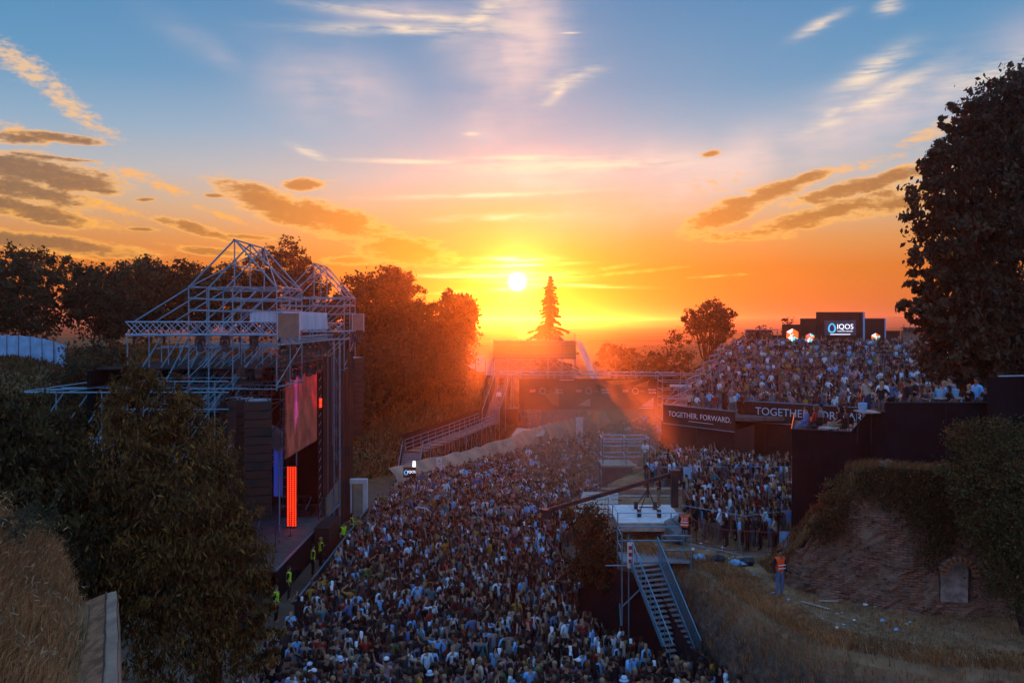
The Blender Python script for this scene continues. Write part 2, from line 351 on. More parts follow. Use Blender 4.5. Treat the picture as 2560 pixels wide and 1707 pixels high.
def ground_z(x, y):
    x = np.asarray(x, float); y = np.asarray(y, float)
    d = seg_dist(x, y, [(-30, 0), (-30, 55), (-25, 70), (-13, 70), (-10.6, 77.6), (0, 95.6), (13.0, 118), (24, 137), (60, 150), (200, 160)])
    h = 9.0 * sm(d, 0, 26) + 2.4 * sm(-x, 26, 44) * sm(d, 0, 30)
    h = h * (1 - 0.66 * sm(x, 2.5, 8) * (1 - sm(x, 30, 46)))
    h = h + 0.25 * wav(x, y, 0.25) * sm(d, 2, 10) - 4.0 * sm(y, 180, 420)
    h = np.where(d < 0, 0.0, h)
    far = sm(y, 1700, 3600)
    h = h + far * (18 + 5 * wav(x, y, 0.0016, 1.0) + 3 * wav(x, y, 0.006, 2.0) + 9 * sm(x, 300, 1600))
    return h
gx = np.concatenate([-np.geomspace(90, 5000, 26)[::-1], np.arange(-88, 89, 1.6), np.geomspace(90, 5000, 26)])
gy = np.concatenate([[-300, -100, -40], np.arange(-10, 200, 1.6), np.geomspace(202, 5200, 46)])
XX, YY = np.meshgrid(gx, gy); ZZ = ground_z(XX, YY)
nx, ny = len(gx), len(gy)
idx = np.arange(nx * ny).reshape(ny, nx)
q = np.stack([idx[:-1, :-1], idx[:-1, 1:], idx[1:, 1:], idx[1:, :-1]], -1).reshape(-1, 4)
me = np_mesh('ground', np.stack([XX, YY, ZZ], -1).reshape(-1, 3), q, np.full(len(q), 4), smooth=True)
gm = bpy.data.materials.new('ground'); gm.use_nodes = True; t = NT(gm.node_tree); b = t.n['Principled BSDF']; b.inputs['Roughness'].default_value = 1.0; b.inputs['Specular IOR Level'].default_value = 0.05
geo = t.node('ShaderNodeNewGeometry'); sp = t.node('ShaderNodeSeparateXYZ'); t.l.new(geo.outputs['Position'], sp.inputs[0])
n1 = t.noise(geo.outputs['Position'], 0.35, 6); n2 = t.noise(geo.outputs['Position'], 0.012, 5); n3 = t.noise(geo.outputs['Position'], 2.2, 5)
grs = t.mix(t.step(n1, 0.35, 0.65), (0.17, 0.105, 0.045), (0.06, 0.05, 0.02))
grs = t.mix(t.m('MULTIPLY', t.step(n3, 0.4, 0.7), 0.5), grs, (0.22, 0.15, 0.075))
fld = t.mix(t.step(n2, 0.42, 0.58), (0.10, 0.075, 0.03), (0.03, 0.034, 0.014))
land = t.mix(t.step(sp.outputs[1], 180, 300), grs, fld)
pit = t.mix(t.step(n1, 0.3, 0.7), (0.15, 0.11, 0.08), (0.09, 0.066, 0.048))
t.l.new(t.mix(t.step(sp.outputs[2], 0.02, 0.5), pit, land), b.inputs['Base Color'])
bn = t.node('ShaderNodeBump'); bn.inputs['Strength'].default_value = 0.7; bn.inputs['Distance'].default_value = 0.15; t.l.new(n3, bn.inputs['Height']); t.l.new(bn.outputs[0], b.inputs['Normal'])
tag(link('ground', me, gm), 'earth floor of the arena with dry grass banks and far fields', kind='structure')

# ---------------------------------------------------------------- terrace on the right (z = 4.2) with its retaining face
TZ = 4.2
EDGE = [(20.5, 26.6), (16, 27.1), (12.9, 27.8), (10.6, 29.2), (9.6, 31.2), (9.0, 34), (8.6, 37), (8.2, 39.6), (5.2, 41.3), (4.9, 46), (5.2, 52), (6.6, 60), (9.2, 66), (11.6, 69.4)]
def resample(pts, step):
    out = [Vector((pts[0][0], pts[0][1]))]
    for a, b_ in zip(pts[:-1], pts[1:]):
        a = Vector(a); b_ = Vector(b_); n = max(1, int((b_ - a).length / step))
        for i in range(1, n + 1): out.append(a + (b_ - a) * i / n)
    return out
ed = resample(EDGE, 0.7)
rows = []
for i, p in enumerate(ed):
    t_ = (ed[min(i + 1, len(ed) - 1)] - ed[max(i - 1, 0)]).normalized(); nrm = Vector((-t_.y, t_.x))
    # outward normal points away from the terrace (to smaller x / towards the camera)
    if nrm.dot(Vector((20, 48)) - p) > 0: nrm = -nrm
    j = lambda a: rnd.uniform(-a, a)
    rows.append([(p - nrm * 1.6, TZ + j(0.04)), (p - nrm * 0.6, TZ - 0.05 + j(0.06)), (p + nrm * (0.05 + j(0.12)), TZ - 0.32 + j(0.1)), (p + nrm * (0.35 + j(0.15)), TZ - 1.1 + j(0.2)), (p + nrm * (0.6 + j(0.12)), 2.2 + j(0.2)), (p + nrm * (0.75 + j(0.1)), 1.0), (p + nrm * 0.85, -0.2)])
V = [(q_.x, q_.y, z) for r in rows for q_, z in r]; k = len(rows[0])
fs = [(i * k + j_, i * k + j_ + 1, (i + 1) * k + j_ + 1, (i + 1) * k + j_) for i in range(len(rows) - 1) for j_ in range(k - 1)]
inner = [i * k for i in range(len(rows))]
V += [(60, 69.4, TZ), (60, 26.6, TZ)]; fs.append(tuple(inner + [len(V) - 2, len(V) - 1]))
me = bpy.data.meshes.new('terrace'); me.from_pydata(V, [], fs); me.update()
tm = bpy.data.materials.new('terrace_earth'); tm.use_nodes = True; t = NT(tm.node_tree); b = t.n['Principled BSDF']; b.inputs['Roughness'].default_value = 1.0; b.inputs['Specular IOR Level'].default_value = 0.05
geo = t.node('ShaderNodeNewGeometry'); sp = t.node('ShaderNodeSeparateXYZ'); t.l.new(geo.outputs['Position'], sp.inputs[0])
n1 = t.noise(geo.outputs['Position'], 0.6, 6); n3 = t.noise(geo.outputs['Position'], 3.5, 5)
top = t.mix(t.step(n1, 0.35, 0.65), (0.34, 0.20, 0.11), (0.17, 0.105, 0.058))
top = t.mix(t.m('MULTIPLY', t.step(n3, 0.45, 0.7), 0.6), top, (0.42, 0.26, 0.145))
stn = t.mix(t.step(n3, 0.35, 0.65), (0.15, 0.115, 0.09), (0.07, 0.054, 0.044))
t.l.new(t.mix(t.step(t.m('ADD', sp.outputs[2], t.m('MULTIPLY', n1, 0.9)), 3.2, 4.4), stn, top), b.inputs['Base Color'])
bn = t.node('ShaderNodeBump'); bn.inputs['Strength'].default_value = 0.9; bn.inputs['Distance'].default_value = 0.12; t.l.new(n3, bn.inputs['Height']); t.l.new(bn.outputs[0], b.inputs['Normal'])
tag(link('terrace', me, tm), 'raised earth terrace with a grassy lip over an old stone face', kind='structure')

# ---------------------------------------------------------------- near grass bank and parapet wall on the left
def bank_z(x, y):
    x = np.asarray(x, float); y = np.asarray(y, float)
    d = np.clip(-x - (5.62 + (y - 11.5) * 0.456), 0, 5)
    z = 10.08 + 0.45 * np.minimum(d, 3.2) + 0.10 * wav(x, y, 1.1)
    z = z - 5.5 * sm(y, 17.6, 21) - 1.2 * (1 - sm(d, 0.0, 0.7)) * sm(y, 15.2, 16.2)
    return z
bx = np.arange(-22, -5.0, 0.3); by = np.arange(2, 21, 0.3); XX, YY = np.meshgrid(bx, by)
XX = np.minimum(XX, -5.62 - (YY - 11.5) * 0.456)
ZZ = bank_z(XX, YY); idx = np.arange(XX.size).reshape(XX.shape)
q = np.stack([idx[:-1, :-1], idx[:-1, 1:], idx[1:, 1:], idx[1:, :-1]], -1).reshape(-1, 4)
tag(link('grass_bank', np_mesh('grass_bank', np.stack([XX, YY, ZZ], -1).reshape(-1, 3), q, np.full(len(q), 4), smooth=True), M['drygrass']), 'bank of earth under tall dry grass beside the parapet wall', kind='structure')
# ---------------------------------------------------------------- vegetation builders
def leaf_sheet(name, pts, ln, wd, cols, droop=0.0, out=None, parent=None, mat=None):
    """one small folded leaf per point (two triangles each)"""
    n = len(pts); pts = np.asarray(pts, float)
    u = rng.normal(size=(n, 3)); u[:, 2] -= droop * 2.2
    if out is not None: u += out * 0.5
    u /= np.linalg.norm(u, axis=1, keepdims=True) + 1e-9
    r = rng.normal(size=(n, 3)); v = np.cross(u, r); v /= np.linalg.norm(v, axis=1, keepdims=True) + 1e-9
    k = rng.uniform(0.5, 1.5, (n, 1)); L = ln * k; W = wd * k
    a = pts - u * L * 0.5; b_ = pts + u * L * 0.5; nn = np.cross(u, v) * W * 0.25
    c = pts + v * W * 0.5 + nn; d = pts - v * W * 0.5 + nn
    V = np.stack([a, c, b_, d], 1).reshape(-1, 3)
    i4 = np.arange(n)[:, None] * 4
    loops = (i4 + np.array([[0, 1, 2, 0, 2, 3]])).ravel()
    me = np_mesh(name, V, loops, np.full(2 * n, 3), np.repeat(cols, 2, axis=0))
    return link(name, me, mat or M['leaf'], parent)
def clumps(lobes, n_leaf, per=38, spread=0.2, inner=0.45, sq=1.0):
    """leaf positions gathered in clumps through a set of ellipsoids"""
    vol = np.array([(l[1] * l[2] * l[3]) ** (2 / 3) for l in lobes]); vol /= vol.sum()
    nc = max(1, n_leaf // per); pts = []; out = []; shade = []
    for l, f in zip(lobes, vol):
        m_ = max(2, int(round(nc * f))); c = np.array(l[0]); r = np.array(l[1:4])
        d = rng.normal(size=(m_, 3)); d /= np.linalg.norm(d, axis=1, keepdims=True)
        rad = rng.uniform(inner, 1.06, (m_, 1)) ** 0.6; rad[rng.random(m_) < 0.14] *= 1.08
        cc = c + d * r * rad; mean = float(r.mean())
        s = rng.uniform(0.5, 1.25, (m_, 1, 1)) * spread * mean
        p = cc[:, None, :] + rng.normal(size=(m_, per, 3)) * s * np.array([1, 1, 0.72 * sq])
        pts.append(p.reshape(-1, 3)); out.append(np.repeat(d, per, 0)); shade.append(np.repeat(rng.uniform(0.35, 1.75, m_), per))
    return np.concatenate(pts), np.concatenate(out), np.concatenate(shade)
def leaf_cols(shade, col, var=0.25, alt=None, altp=0.0):
    n = len(shade); c = np.array(col)[None] * shade[:, None] * rng.uniform(1 - var, 1 + var, (n, 1))
    if alt is not None:
        m_ = rng.random(n) < altp; c[m_] = np.array(alt) * rng.uniform(0.6, 1.2, (m_.sum(), 1))
    return c
def limb(mb, a, b, r0, r1, bend=0.12, n=4, sides=7):
    a = Vector(a); b = Vector(b); L = (b - a).length; prev = a; pr = r0
    for i in range(1, n + 1):
        t_ = i / n; p = a.lerp(b, t_)
        if i < n: p += Vector((rnd.uniform(-1, 1), rnd.uniform(-1, 1), rnd.uniform(-0.4, 0.4))) * L * bend * 0.5
        r = r0 + (r1 - r0) * t_; mb.cyl(prev, p, pr, r, sides); prev = p; pr = r
def tree(name, label, base, lobes, n, ln, wd, col, droop=0.2, group=None, trunk_r=None, per=38, spread=0.2, inner=0.45, cat='tree', alt=None, altp=0.0, sq=1.0):
    base = Vector(base); root = thing(name, label, cat, base, 0, group)
    top = sum((Vector(l[0]) for l in lobes), Vector()) / len(lobes)
    tr = trunk_r or max(0.06, 0.028 * (top.z - base.z)); mb = MB()
    fork = base.lerp(top, 0.55); fork.x = base.x + (fork.x - base.x) * 0.7; fork.y = base.y + (fork.y - base.y) * 0.7
    limb(mb, base - Vector((0, 0, 0.3)), fork, tr, tr * 0.62, 0.06, 5)
    for l in lobes: limb(mb, fork - Vector((0, 0, rnd.uniform(0, 0.25) * (fork.z - base.z))), l[0], tr * 0.45, tr * 0.1, 0.14, 4, 5)
    mb.build('trunk', M['bark'], root, True)
    p, o, s = clumps(lobes, n, per, spread, inner, sq)
    leaf_sheet('crown', p - np.array(base), ln, wd, leaf_cols(s, col, 0.25, alt, altp), droop, o, root)
    return root
def lobes_in(c, rx, ry, rz, k, f=0.5):
    """k overlapping lobes that fill an ellipsoid with an uneven outline"""
    out = [(Vector(c), rx * 0.72, ry * 0.72, rz * 0.72)]
    for i in range(k):
        a = 2 * math.pi * i / k + rnd.uniform(-0.4, 0.4); e = rnd.uniform(-0.75, 1.0)
        q_ = Vector((math.cos(a) * math.cos(e) * rx, math.sin(a) * math.cos(e) * ry, math.sin(e) * rz)) * rnd.uniform(0.5, 0.78)
        s = f * rnd.uniform(0.65, 1.1); out.append((Vector(c) + q_, rx * s, ry * s, rz * s))
    return out
def tree_px(name, label, px, top, wpx, basepy, d, n, col, k=9, leaf=0.38, group=None, cat='tree', bare=False, **kw):
    r = wpx / 2 * d / F; zt = P(px, top, d).z; zb = P(px, basepy, d).z; g = float(ground_z(np.array(P(px, 0, d).x), np.array(d)))
    lowz = max(g, zb) if bare else g - 0.2
    rz = (zt - lowz) / 2; c = Vector((P(px, 0, d).x, d, zt - rz))
    return tree(name, label, (c.x, d, g), lobes_in(c, r, min(max(r, 2.5), 5), rz, k + 5, 0.4), n, leaf, leaf * 0.7, col, group=group, cat=cat, **kw)

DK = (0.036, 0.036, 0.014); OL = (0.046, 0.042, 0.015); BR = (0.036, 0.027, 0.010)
# row of trees on the far bank behind the stage
row = 'trees on the bank behind the stage'
lab = 'dark broad-leaved tree on the bank behind the stage scaffold'
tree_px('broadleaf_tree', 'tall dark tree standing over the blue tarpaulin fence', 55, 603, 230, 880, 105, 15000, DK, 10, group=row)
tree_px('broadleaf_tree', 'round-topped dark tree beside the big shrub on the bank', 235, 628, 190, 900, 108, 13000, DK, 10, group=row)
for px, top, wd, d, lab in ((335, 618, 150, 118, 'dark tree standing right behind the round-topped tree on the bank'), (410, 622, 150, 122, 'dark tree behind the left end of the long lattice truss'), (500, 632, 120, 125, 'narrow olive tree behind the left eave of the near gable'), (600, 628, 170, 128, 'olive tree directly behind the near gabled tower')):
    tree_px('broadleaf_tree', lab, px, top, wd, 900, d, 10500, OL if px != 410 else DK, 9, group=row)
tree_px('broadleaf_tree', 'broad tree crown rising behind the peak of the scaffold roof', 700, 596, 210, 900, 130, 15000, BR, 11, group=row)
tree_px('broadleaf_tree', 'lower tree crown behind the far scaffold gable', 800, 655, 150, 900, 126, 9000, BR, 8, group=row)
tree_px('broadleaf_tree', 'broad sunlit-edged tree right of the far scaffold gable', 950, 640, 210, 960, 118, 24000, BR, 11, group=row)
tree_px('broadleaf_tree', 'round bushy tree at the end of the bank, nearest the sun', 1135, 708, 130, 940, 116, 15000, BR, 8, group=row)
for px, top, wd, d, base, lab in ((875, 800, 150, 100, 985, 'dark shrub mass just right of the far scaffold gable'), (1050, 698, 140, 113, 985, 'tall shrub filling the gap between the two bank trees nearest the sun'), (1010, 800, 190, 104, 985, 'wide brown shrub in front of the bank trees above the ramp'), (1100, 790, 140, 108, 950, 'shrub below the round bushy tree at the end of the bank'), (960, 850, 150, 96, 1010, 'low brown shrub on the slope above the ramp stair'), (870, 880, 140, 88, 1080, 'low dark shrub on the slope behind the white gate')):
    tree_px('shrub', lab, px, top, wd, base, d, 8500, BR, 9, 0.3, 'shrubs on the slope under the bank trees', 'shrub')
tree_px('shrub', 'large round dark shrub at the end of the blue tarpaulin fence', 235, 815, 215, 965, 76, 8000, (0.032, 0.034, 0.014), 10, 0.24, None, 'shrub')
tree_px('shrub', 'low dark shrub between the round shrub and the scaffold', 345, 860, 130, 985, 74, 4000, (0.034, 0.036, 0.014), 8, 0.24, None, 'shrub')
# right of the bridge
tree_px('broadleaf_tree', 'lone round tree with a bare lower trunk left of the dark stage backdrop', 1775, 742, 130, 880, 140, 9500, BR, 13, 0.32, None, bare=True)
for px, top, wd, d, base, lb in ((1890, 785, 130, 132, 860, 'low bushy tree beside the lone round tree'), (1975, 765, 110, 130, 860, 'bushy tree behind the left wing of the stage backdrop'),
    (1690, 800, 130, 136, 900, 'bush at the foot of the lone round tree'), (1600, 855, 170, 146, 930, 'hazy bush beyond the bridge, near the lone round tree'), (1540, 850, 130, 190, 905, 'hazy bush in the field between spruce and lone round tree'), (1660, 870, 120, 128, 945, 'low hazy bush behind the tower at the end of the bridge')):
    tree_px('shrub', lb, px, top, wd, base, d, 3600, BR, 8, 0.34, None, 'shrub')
# spruce beside the sun
def spruce(px, top, basepy, d):
    b0 = P(px, basepy, d); zt = P(px, top, d).z; g = float(ground_z(np.array(b0.x), np.array(d))); H = zt - g
    root = thing('spruce_tree', 'tall pointed spruce standing beside the setting sun', 'tree', (b0.x, d, g))
    MB().cyl((b0.x, d, g - 0.3), (b0.x, d, zt - 0.2), 0.28, 0.03, 8).build('trunk', M['bark'], root, True)
    pts = []; sh = []
    for i in range(34):
        f = i / 33; z = g + H * (0.06 + 0.93 * f); r = 6.4 * (1 - f) ** 0.95 * rnd.uniform(0.6, 1.2) + 0.1
        for j in range(9):
            a = rnd.uniform(0, 6.28); rr = r * rnd.uniform(0.5, 1.25); m_ = int(18 + 90 * (1 - f)); t_ = rng.uniform(0.1, 1, m_)
            p = np.stack([b0.x + math.cos(a) * rr * t_, d + math.sin(a) * rr * t_, z - 0.28 * rr * t_ ** 1.5 + 0.06], 1) + rng.normal(size=(m_, 3)) * (0.1, 0.1, 0.06)
            pts.append(p); sh.append(np.full(m_, rnd.uniform(0.7, 1.3)))
    p = np.concatenate(pts); s = np.concatenate(sh)
    leaf_sheet('crown', p - np.array((b0.x, d, g)), 0.5, 0.24, leaf_cols(s, (0.045, 0.036, 0.014)), 0.3, None, root)
spruce(1376, 692, 900, 155)
# two drooping trees in front of the stage, left
def lob(px, py, rpx, d, f=1.0):
    p = P(px, py, d); r = rpx * d / F; return (p, r, r * 0.9, r * f)
L2 = [lob(325, 905, 26, 29, 1.5), lob(350, 935, 36, 29, 1.3), lob(330, 970, 50, 29, 1.2), lob(360, 1030, 110, 29.5), lob(450, 1010, 50, 30), lob(300, 1150, 120, 28.5), lob(450, 1150, 130, 30), lob(525, 1215, 78, 30), lob(440, 1290, 170, 29), lob(580, 1350, 92, 29.5), lob(530, 1430, 140, 29), lob(400, 1460, 170, 28.5), lob(600, 1520, 90, 29), lob(470, 1600, 150, 28.5), lob(640, 1620, 60, 28.6, 1.2), lob(300, 1330, 120, 29.5)]
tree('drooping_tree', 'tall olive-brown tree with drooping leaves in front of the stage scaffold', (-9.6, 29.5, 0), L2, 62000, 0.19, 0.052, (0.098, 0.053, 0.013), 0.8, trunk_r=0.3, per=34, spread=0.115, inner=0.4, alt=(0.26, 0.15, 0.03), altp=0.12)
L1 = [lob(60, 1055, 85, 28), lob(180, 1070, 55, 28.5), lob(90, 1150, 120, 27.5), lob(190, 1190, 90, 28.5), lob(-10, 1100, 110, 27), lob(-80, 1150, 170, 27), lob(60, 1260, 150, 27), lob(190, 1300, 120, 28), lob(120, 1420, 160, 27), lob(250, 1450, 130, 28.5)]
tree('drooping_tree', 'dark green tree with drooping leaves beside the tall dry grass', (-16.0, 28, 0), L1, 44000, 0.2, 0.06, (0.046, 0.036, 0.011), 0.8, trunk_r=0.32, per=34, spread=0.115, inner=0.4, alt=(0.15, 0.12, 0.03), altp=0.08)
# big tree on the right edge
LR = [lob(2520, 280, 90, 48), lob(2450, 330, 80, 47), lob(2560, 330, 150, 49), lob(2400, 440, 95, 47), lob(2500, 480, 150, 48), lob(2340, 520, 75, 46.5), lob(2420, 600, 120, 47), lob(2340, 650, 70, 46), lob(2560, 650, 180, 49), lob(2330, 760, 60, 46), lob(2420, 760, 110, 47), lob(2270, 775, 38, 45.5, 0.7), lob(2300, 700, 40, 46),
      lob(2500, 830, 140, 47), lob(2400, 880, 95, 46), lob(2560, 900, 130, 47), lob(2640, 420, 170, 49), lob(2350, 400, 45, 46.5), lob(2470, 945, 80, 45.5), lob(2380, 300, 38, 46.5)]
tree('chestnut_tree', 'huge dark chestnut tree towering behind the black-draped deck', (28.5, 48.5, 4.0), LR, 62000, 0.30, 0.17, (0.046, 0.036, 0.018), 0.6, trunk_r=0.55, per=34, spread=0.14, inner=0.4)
# ivy-covered bush on the old wall
LB = [lob(2470, 1120, 80, 31), lob(2540, 1150, 90, 31), lob(2430, 1190, 70, 30.6), lob(2500, 1240, 110, 30.4), lob(2560, 1320, 120, 30), lob(2470, 1310, 62, 30.4), lob(2545, 1430, 90, 29.8), lob(2400, 1090, 40, 30.8)]
tree('ivy_bush', 'big olive ivy bush overgrowing the end of the old brick wall', (17.8, 30.5, 4.2), LB, 26000, 0.085, 0.065, (0.062, 0.050, 0.014), 0.4, trunk_r=0.14, per=26, spread=0.2, cat='bush', alt=(0.15, 0.10, 0.035), altp=0.1)
LS = [lob(2090, 1240, 42, 35.2), lob(2070, 1285, 34, 35.2), lob(2120, 1210, 30, 35)]
tree('shrub', 'small twiggy shrub on the broken left shoulder of the brick wall', (12.9, 35.2, 4.2), LS, 2600, 0.085, 0.06, (0.09, 0.062, 0.022), 0.3, trunk_r=0.05, cat='shrub', per=20)
LG = [lob(1470, 1330, 45, 42.2), lob(1495, 1390, 42, 41.6), lob(1480, 1290, 36, 43), lob(1440, 1300, 30, 43.5), lob(1500, 1350, 50, 42.4), lob(1520, 1440, 38, 41.4), lob(1465, 1420, 42, 42)]
tree('shrub', 'dark shrub on the slope left of the metal stair landing', (4.2, 42.6, 0), LG, 8000, 0.12, 0.09, (0.034, 0.030, 0.012), 0.4, trunk_r=0.07, cat='shrub', per=26)
# ---------------------------------------------------------------- metals, cloths, plastics
M['galv'] = material('galvanised_steel', (0.12, 0.28, 0.37), 0.45, 0.2, 5, 0.0, 0.4, spec=0.5)
M['alu'] = material('aluminium', (0.30, 0.47, 0.60), 0.38, 0.12, 5, 0.0, 0.7, spec=0.5)
M['black'] = material('black_cloth', (0.007, 0.008, 0.011), 0.95, 0.3, 1.5, 0.25, spec=0.1)
M['blackmetal'] = material('black_metal', (0.018, 0.016, 0.016), 0.55, 0.3, 4, spec=0.4)
M['brownblack'] = material('dark_brown_banner_cloth', (0.035, 0.023, 0.02), 0.9, 0.25, 0.8, 0.1, spec=0.15)
M['speaker'] = material('speaker_grille', (0.03, 0.024, 0.021), 0.7, 0.25, 30, 0.3, spec=0.3)
M['beige'] = material('brown_hoarding_board', (0.23, 0.155, 0.115), 0.8, 0.15, 2)
M['deckboard'] = material('worn_stage_boards', (0.12, 0.095, 0.085), 0.75, 0.25, 3, 0.2)
M['white'] = material('off_white_paint', (0.66, 0.66, 0.66), 0.7, 0.12, 2)
M['tarpw'] = material('pale_tarpaulin', (0.46, 0.55, 0.64), 0.6, 0.12, 1.2, 0.3)
M['tarpb'] = material('blue_tarpaulin', (0.22, 0.45, 0.68), 0.6, 0.15, 1.4, 0.4)
M['tarpy'] = vcol_mat('yellow_green_cloth', 0.8, 0.6); [setattr(n_.inputs[0], 'default_value', (0.45, 0.36, 0.08, 1)) for n_ in M['tarpy'].node_tree.nodes if n_.type in ('BSDF_PRINCIPLED', 'BSDF_TRANSLUCENT')]; [M['tarpy'].node_tree.links.remove(l_) for l_ in list(M['tarpy'].node_tree.links) if l_.from_node.type == 'ATTRIBUTE']
M['tarpg'] = material('grey_tarpaulin', (0.16, 0.17, 0.18), 0.55, 0.3, 2, 0.5)
M['redmetal'] = material('red_painted_steel', (0.20, 0.025, 0.02), 0.5, 0.2, 4, spec=0.4)
M['ply'] = material('weathered_plywood', (0.40, 0.34, 0.28), 0.85, 0.2, 3, 0.2)
M['grate'] = material('metal_grating', (0.24, 0.25, 0.26), 0.6, 0.2, 12, 0.3, 0.4)
M['letter'] = material('white_print', (0.72, 0.74, 0.78), 0.7, 0.05, 3)
M['letterblue'] = material('pale_blue_print', (0.45, 0.62, 0.78), 0.7, 0.05, 3)
M['redprint'] = material('red_print', (0.55, 0.03, 0.02), 0.7, 0.1, 3)
M['dimprint'] = material('faded_print', (0.34, 0.30, 0.27), 0.7, 0.1, 3)
M['orangeprint'] = material('orange_print', (0.40, 0.13, 0.03), 0.7, 0.1, 3)
M['redlamp'] = emitter('red_lamp', (1.0, 0.03, 0.006), 1.3)
M['bluelamp'] = emitter('blue_stage_light', (0.02, 0.07, 0.9), 0.5)
M['redmark'] = material('red_marker_band', (0.45, 0.04, 0.02), 0.7, 0.1, 3)

def lattice(parent, a, b, s, mat, r=0.026, bay=0.62, up=(0, 0, 1)):
    """square lattice truss from a to b: four chords, zig-zag braces on the side faces"""
    a = Vector(a); b = Vector(b); d = (b - a).normalized(); u = Vector(up); sd = d.cross(u).normalized(); u = sd.cross(d).normalized()
    off = [sd * i * s / 2 + u * j * s / 2 for i, j in ((-1, -1), (1, -1), (1, 1), (-1, 1))]
    for o in off: tube(parent, a + o, b + o, r, mat, 'chord')
    n = max(2, int((b - a).length / bay))
    for i in range(n):
        p = a.lerp(b, i / n); q_ = a.lerp(b, (i + 1) / n)
        for f in range(4):
            o1, o2 = off[f], off[(f + 1) % 4]
            if f in (1, 3):
                tube(parent, p + o1, q_ + o2, r * 0.55, mat, 'brace'); tube(parent, p + o2, q_ + o1, r * 0.55, mat, 'brace')
            elif i % 2 == 0: tube(parent, p + o1, q_ + o2, r * 0.55, mat, 'brace')

# ---------------------------------------------------------------- stage roof: two gabled scaffold towers
TR = 0.036
def gable(label, y0, y1, lean=True):
    t_ = thing('scaffold_tower', label, 'scaffolding', (-14.6, (y0 + y1) / 2, 0), 0, 'gabled scaffold towers of the stage roof')
    xs = (-16.9, -15.85, -14.6, -12.3); ys = (y0, (y0 + y1) / 2, y1); g = M['galv']
    for i, x in enumerate(xs):
        for j, y in enumerate(ys):
            if i in (1, 2) and j == 1: continue
            tube(t_, (x, y, 0 if x < -15 else 11.4), (x, y, 16.8), TR, g, 'standard')
    for z in (16.8, 16.2, 15.58, 14.28, 13.7, 11.5, 9.5, 7.5, 5.5, 3.5):
        xr = -12.3 if z > 11 else -15.85
        for y in ys: tube(t_, (-16.9, y, z), (xr, y, z), TR * 0.9, g, 'ledger')
        for x in ((-16.9, -14.6, -12.3) if z > 11 else (-16.9, -15.85)): tube(t_, (x, y0, z + 0.08), (x, y1, z + 0.08), TR * 0.9, g, 'ledger')
    zr = 19.3; xm = -14.5
    tube(t_, (xm, y0 - 0.15, zr), (xm, y1 + 0.15, zr), TR * 1.25, g, 'ridge_tube')
    tube(t_, (xm, y0, zr - 1.35), (xm, y1, zr - 1.35), TR * 1.1, M['alu'], 'tie_tube')
    for y in ys:
        tube(t_, (xm, y, zr), (-16.9, y, 16.8), TR * 1.35, g, 'rafter'); tube(t_, (xm, y, zr), (-12.3, y, 16.8), TR * 1.35, g, 'rafter')
        tube(t_, (xm, y, 16.8), (xm, y, zr), TR, g, 'king_post')
    tube(t_, (xm, y0, zr), (-12.3, y1, 16.8), TR, g, 'brace'); tube(t_, (xm, y1, zr), (-12.3, y0, 16.8), TR * 0.8, g, 'brace'); tube(t_, (xm, y1, zr), (-16.9, y0, 16.8), TR * 0.8, g, 'brace')
    # braces, all leaning the same way, on the front and back faces and through the depth
    for y in ys:
        for z in (14.3, 11.5, 9.5, 7.5, 5.5, 3.5):
            tube(t_, (-16.9, y, z - 2.2), (-14.6 if z > 11.6 else -15.85, y, z), TR * 0.85, g, 'brace')
            if z > 11.6: tube(t_, (-14.6, y, z - 2.2), (-12.3, y, z), TR * 0.85, g, 'brace')
        tube(t_, (-16.9, y, 14.3), (-14.0, y, 16.8), TR, g, 'brace'); tube(t_, (-14.9, y, 14.3), (-12.3, y, 16.8), TR, g, 'brace')
    for x in (-16.9, -14.6, -12.3):
        for z in ((13.7, 11.5, 9.5, 7.5, 5.5) if x < -15 else (13.7,)): tube(t_, (x, y0, z - 2.0), (x, y1, z), TR * 0.85, g, 'brace')
    tube(t_, (-15.6, y0, 14.3), (-15.0, y1, 16.8), TR * 1.1, g, 'brace')
    if lean:      # outriggers to the left
        for j, y in enumerate(ys):
            tube(t_, (-16.95, y, 16.75), (-19.7, y, 15.05), TR * 1.2, g, 'outrigger'); tube(t_, (-20.1, y, 3.0), (-20.1, y, 14.4), TR, g, 'standard')
            tube(t_, (-20.1, y, 14.28), (-16.9, y, 14.28), TR, g, 'ledger'); tube(t_, (-20.0, y, 8.2), (-16.9, y, 14.2), TR * 1.2, g, 'brace'); tube(t_, (-22.6, y, 7.6), (-18.3, y, 14.2), TR * 1.2, g, 'brace')
    for k in range(26):      # red coupler marks
        x = rnd.choice((-16.9, -14.6, -12.3)); y = rnd.choice(ys); z = rnd.uniform(6 if x < -15 else 11.8, 16.4)
        tube(t_, (x, y, z), (x, y, z + 0.13), TR * 1.5, M['redmark'], 'coupler_mark')
    return t_
gable('near gabled scaffold tower with an open peaked roof over the stage', 46.0, 51.5)
gable('far gabled scaffold tower with an open peaked roof, beyond the first', 64.5, 69.0, False)
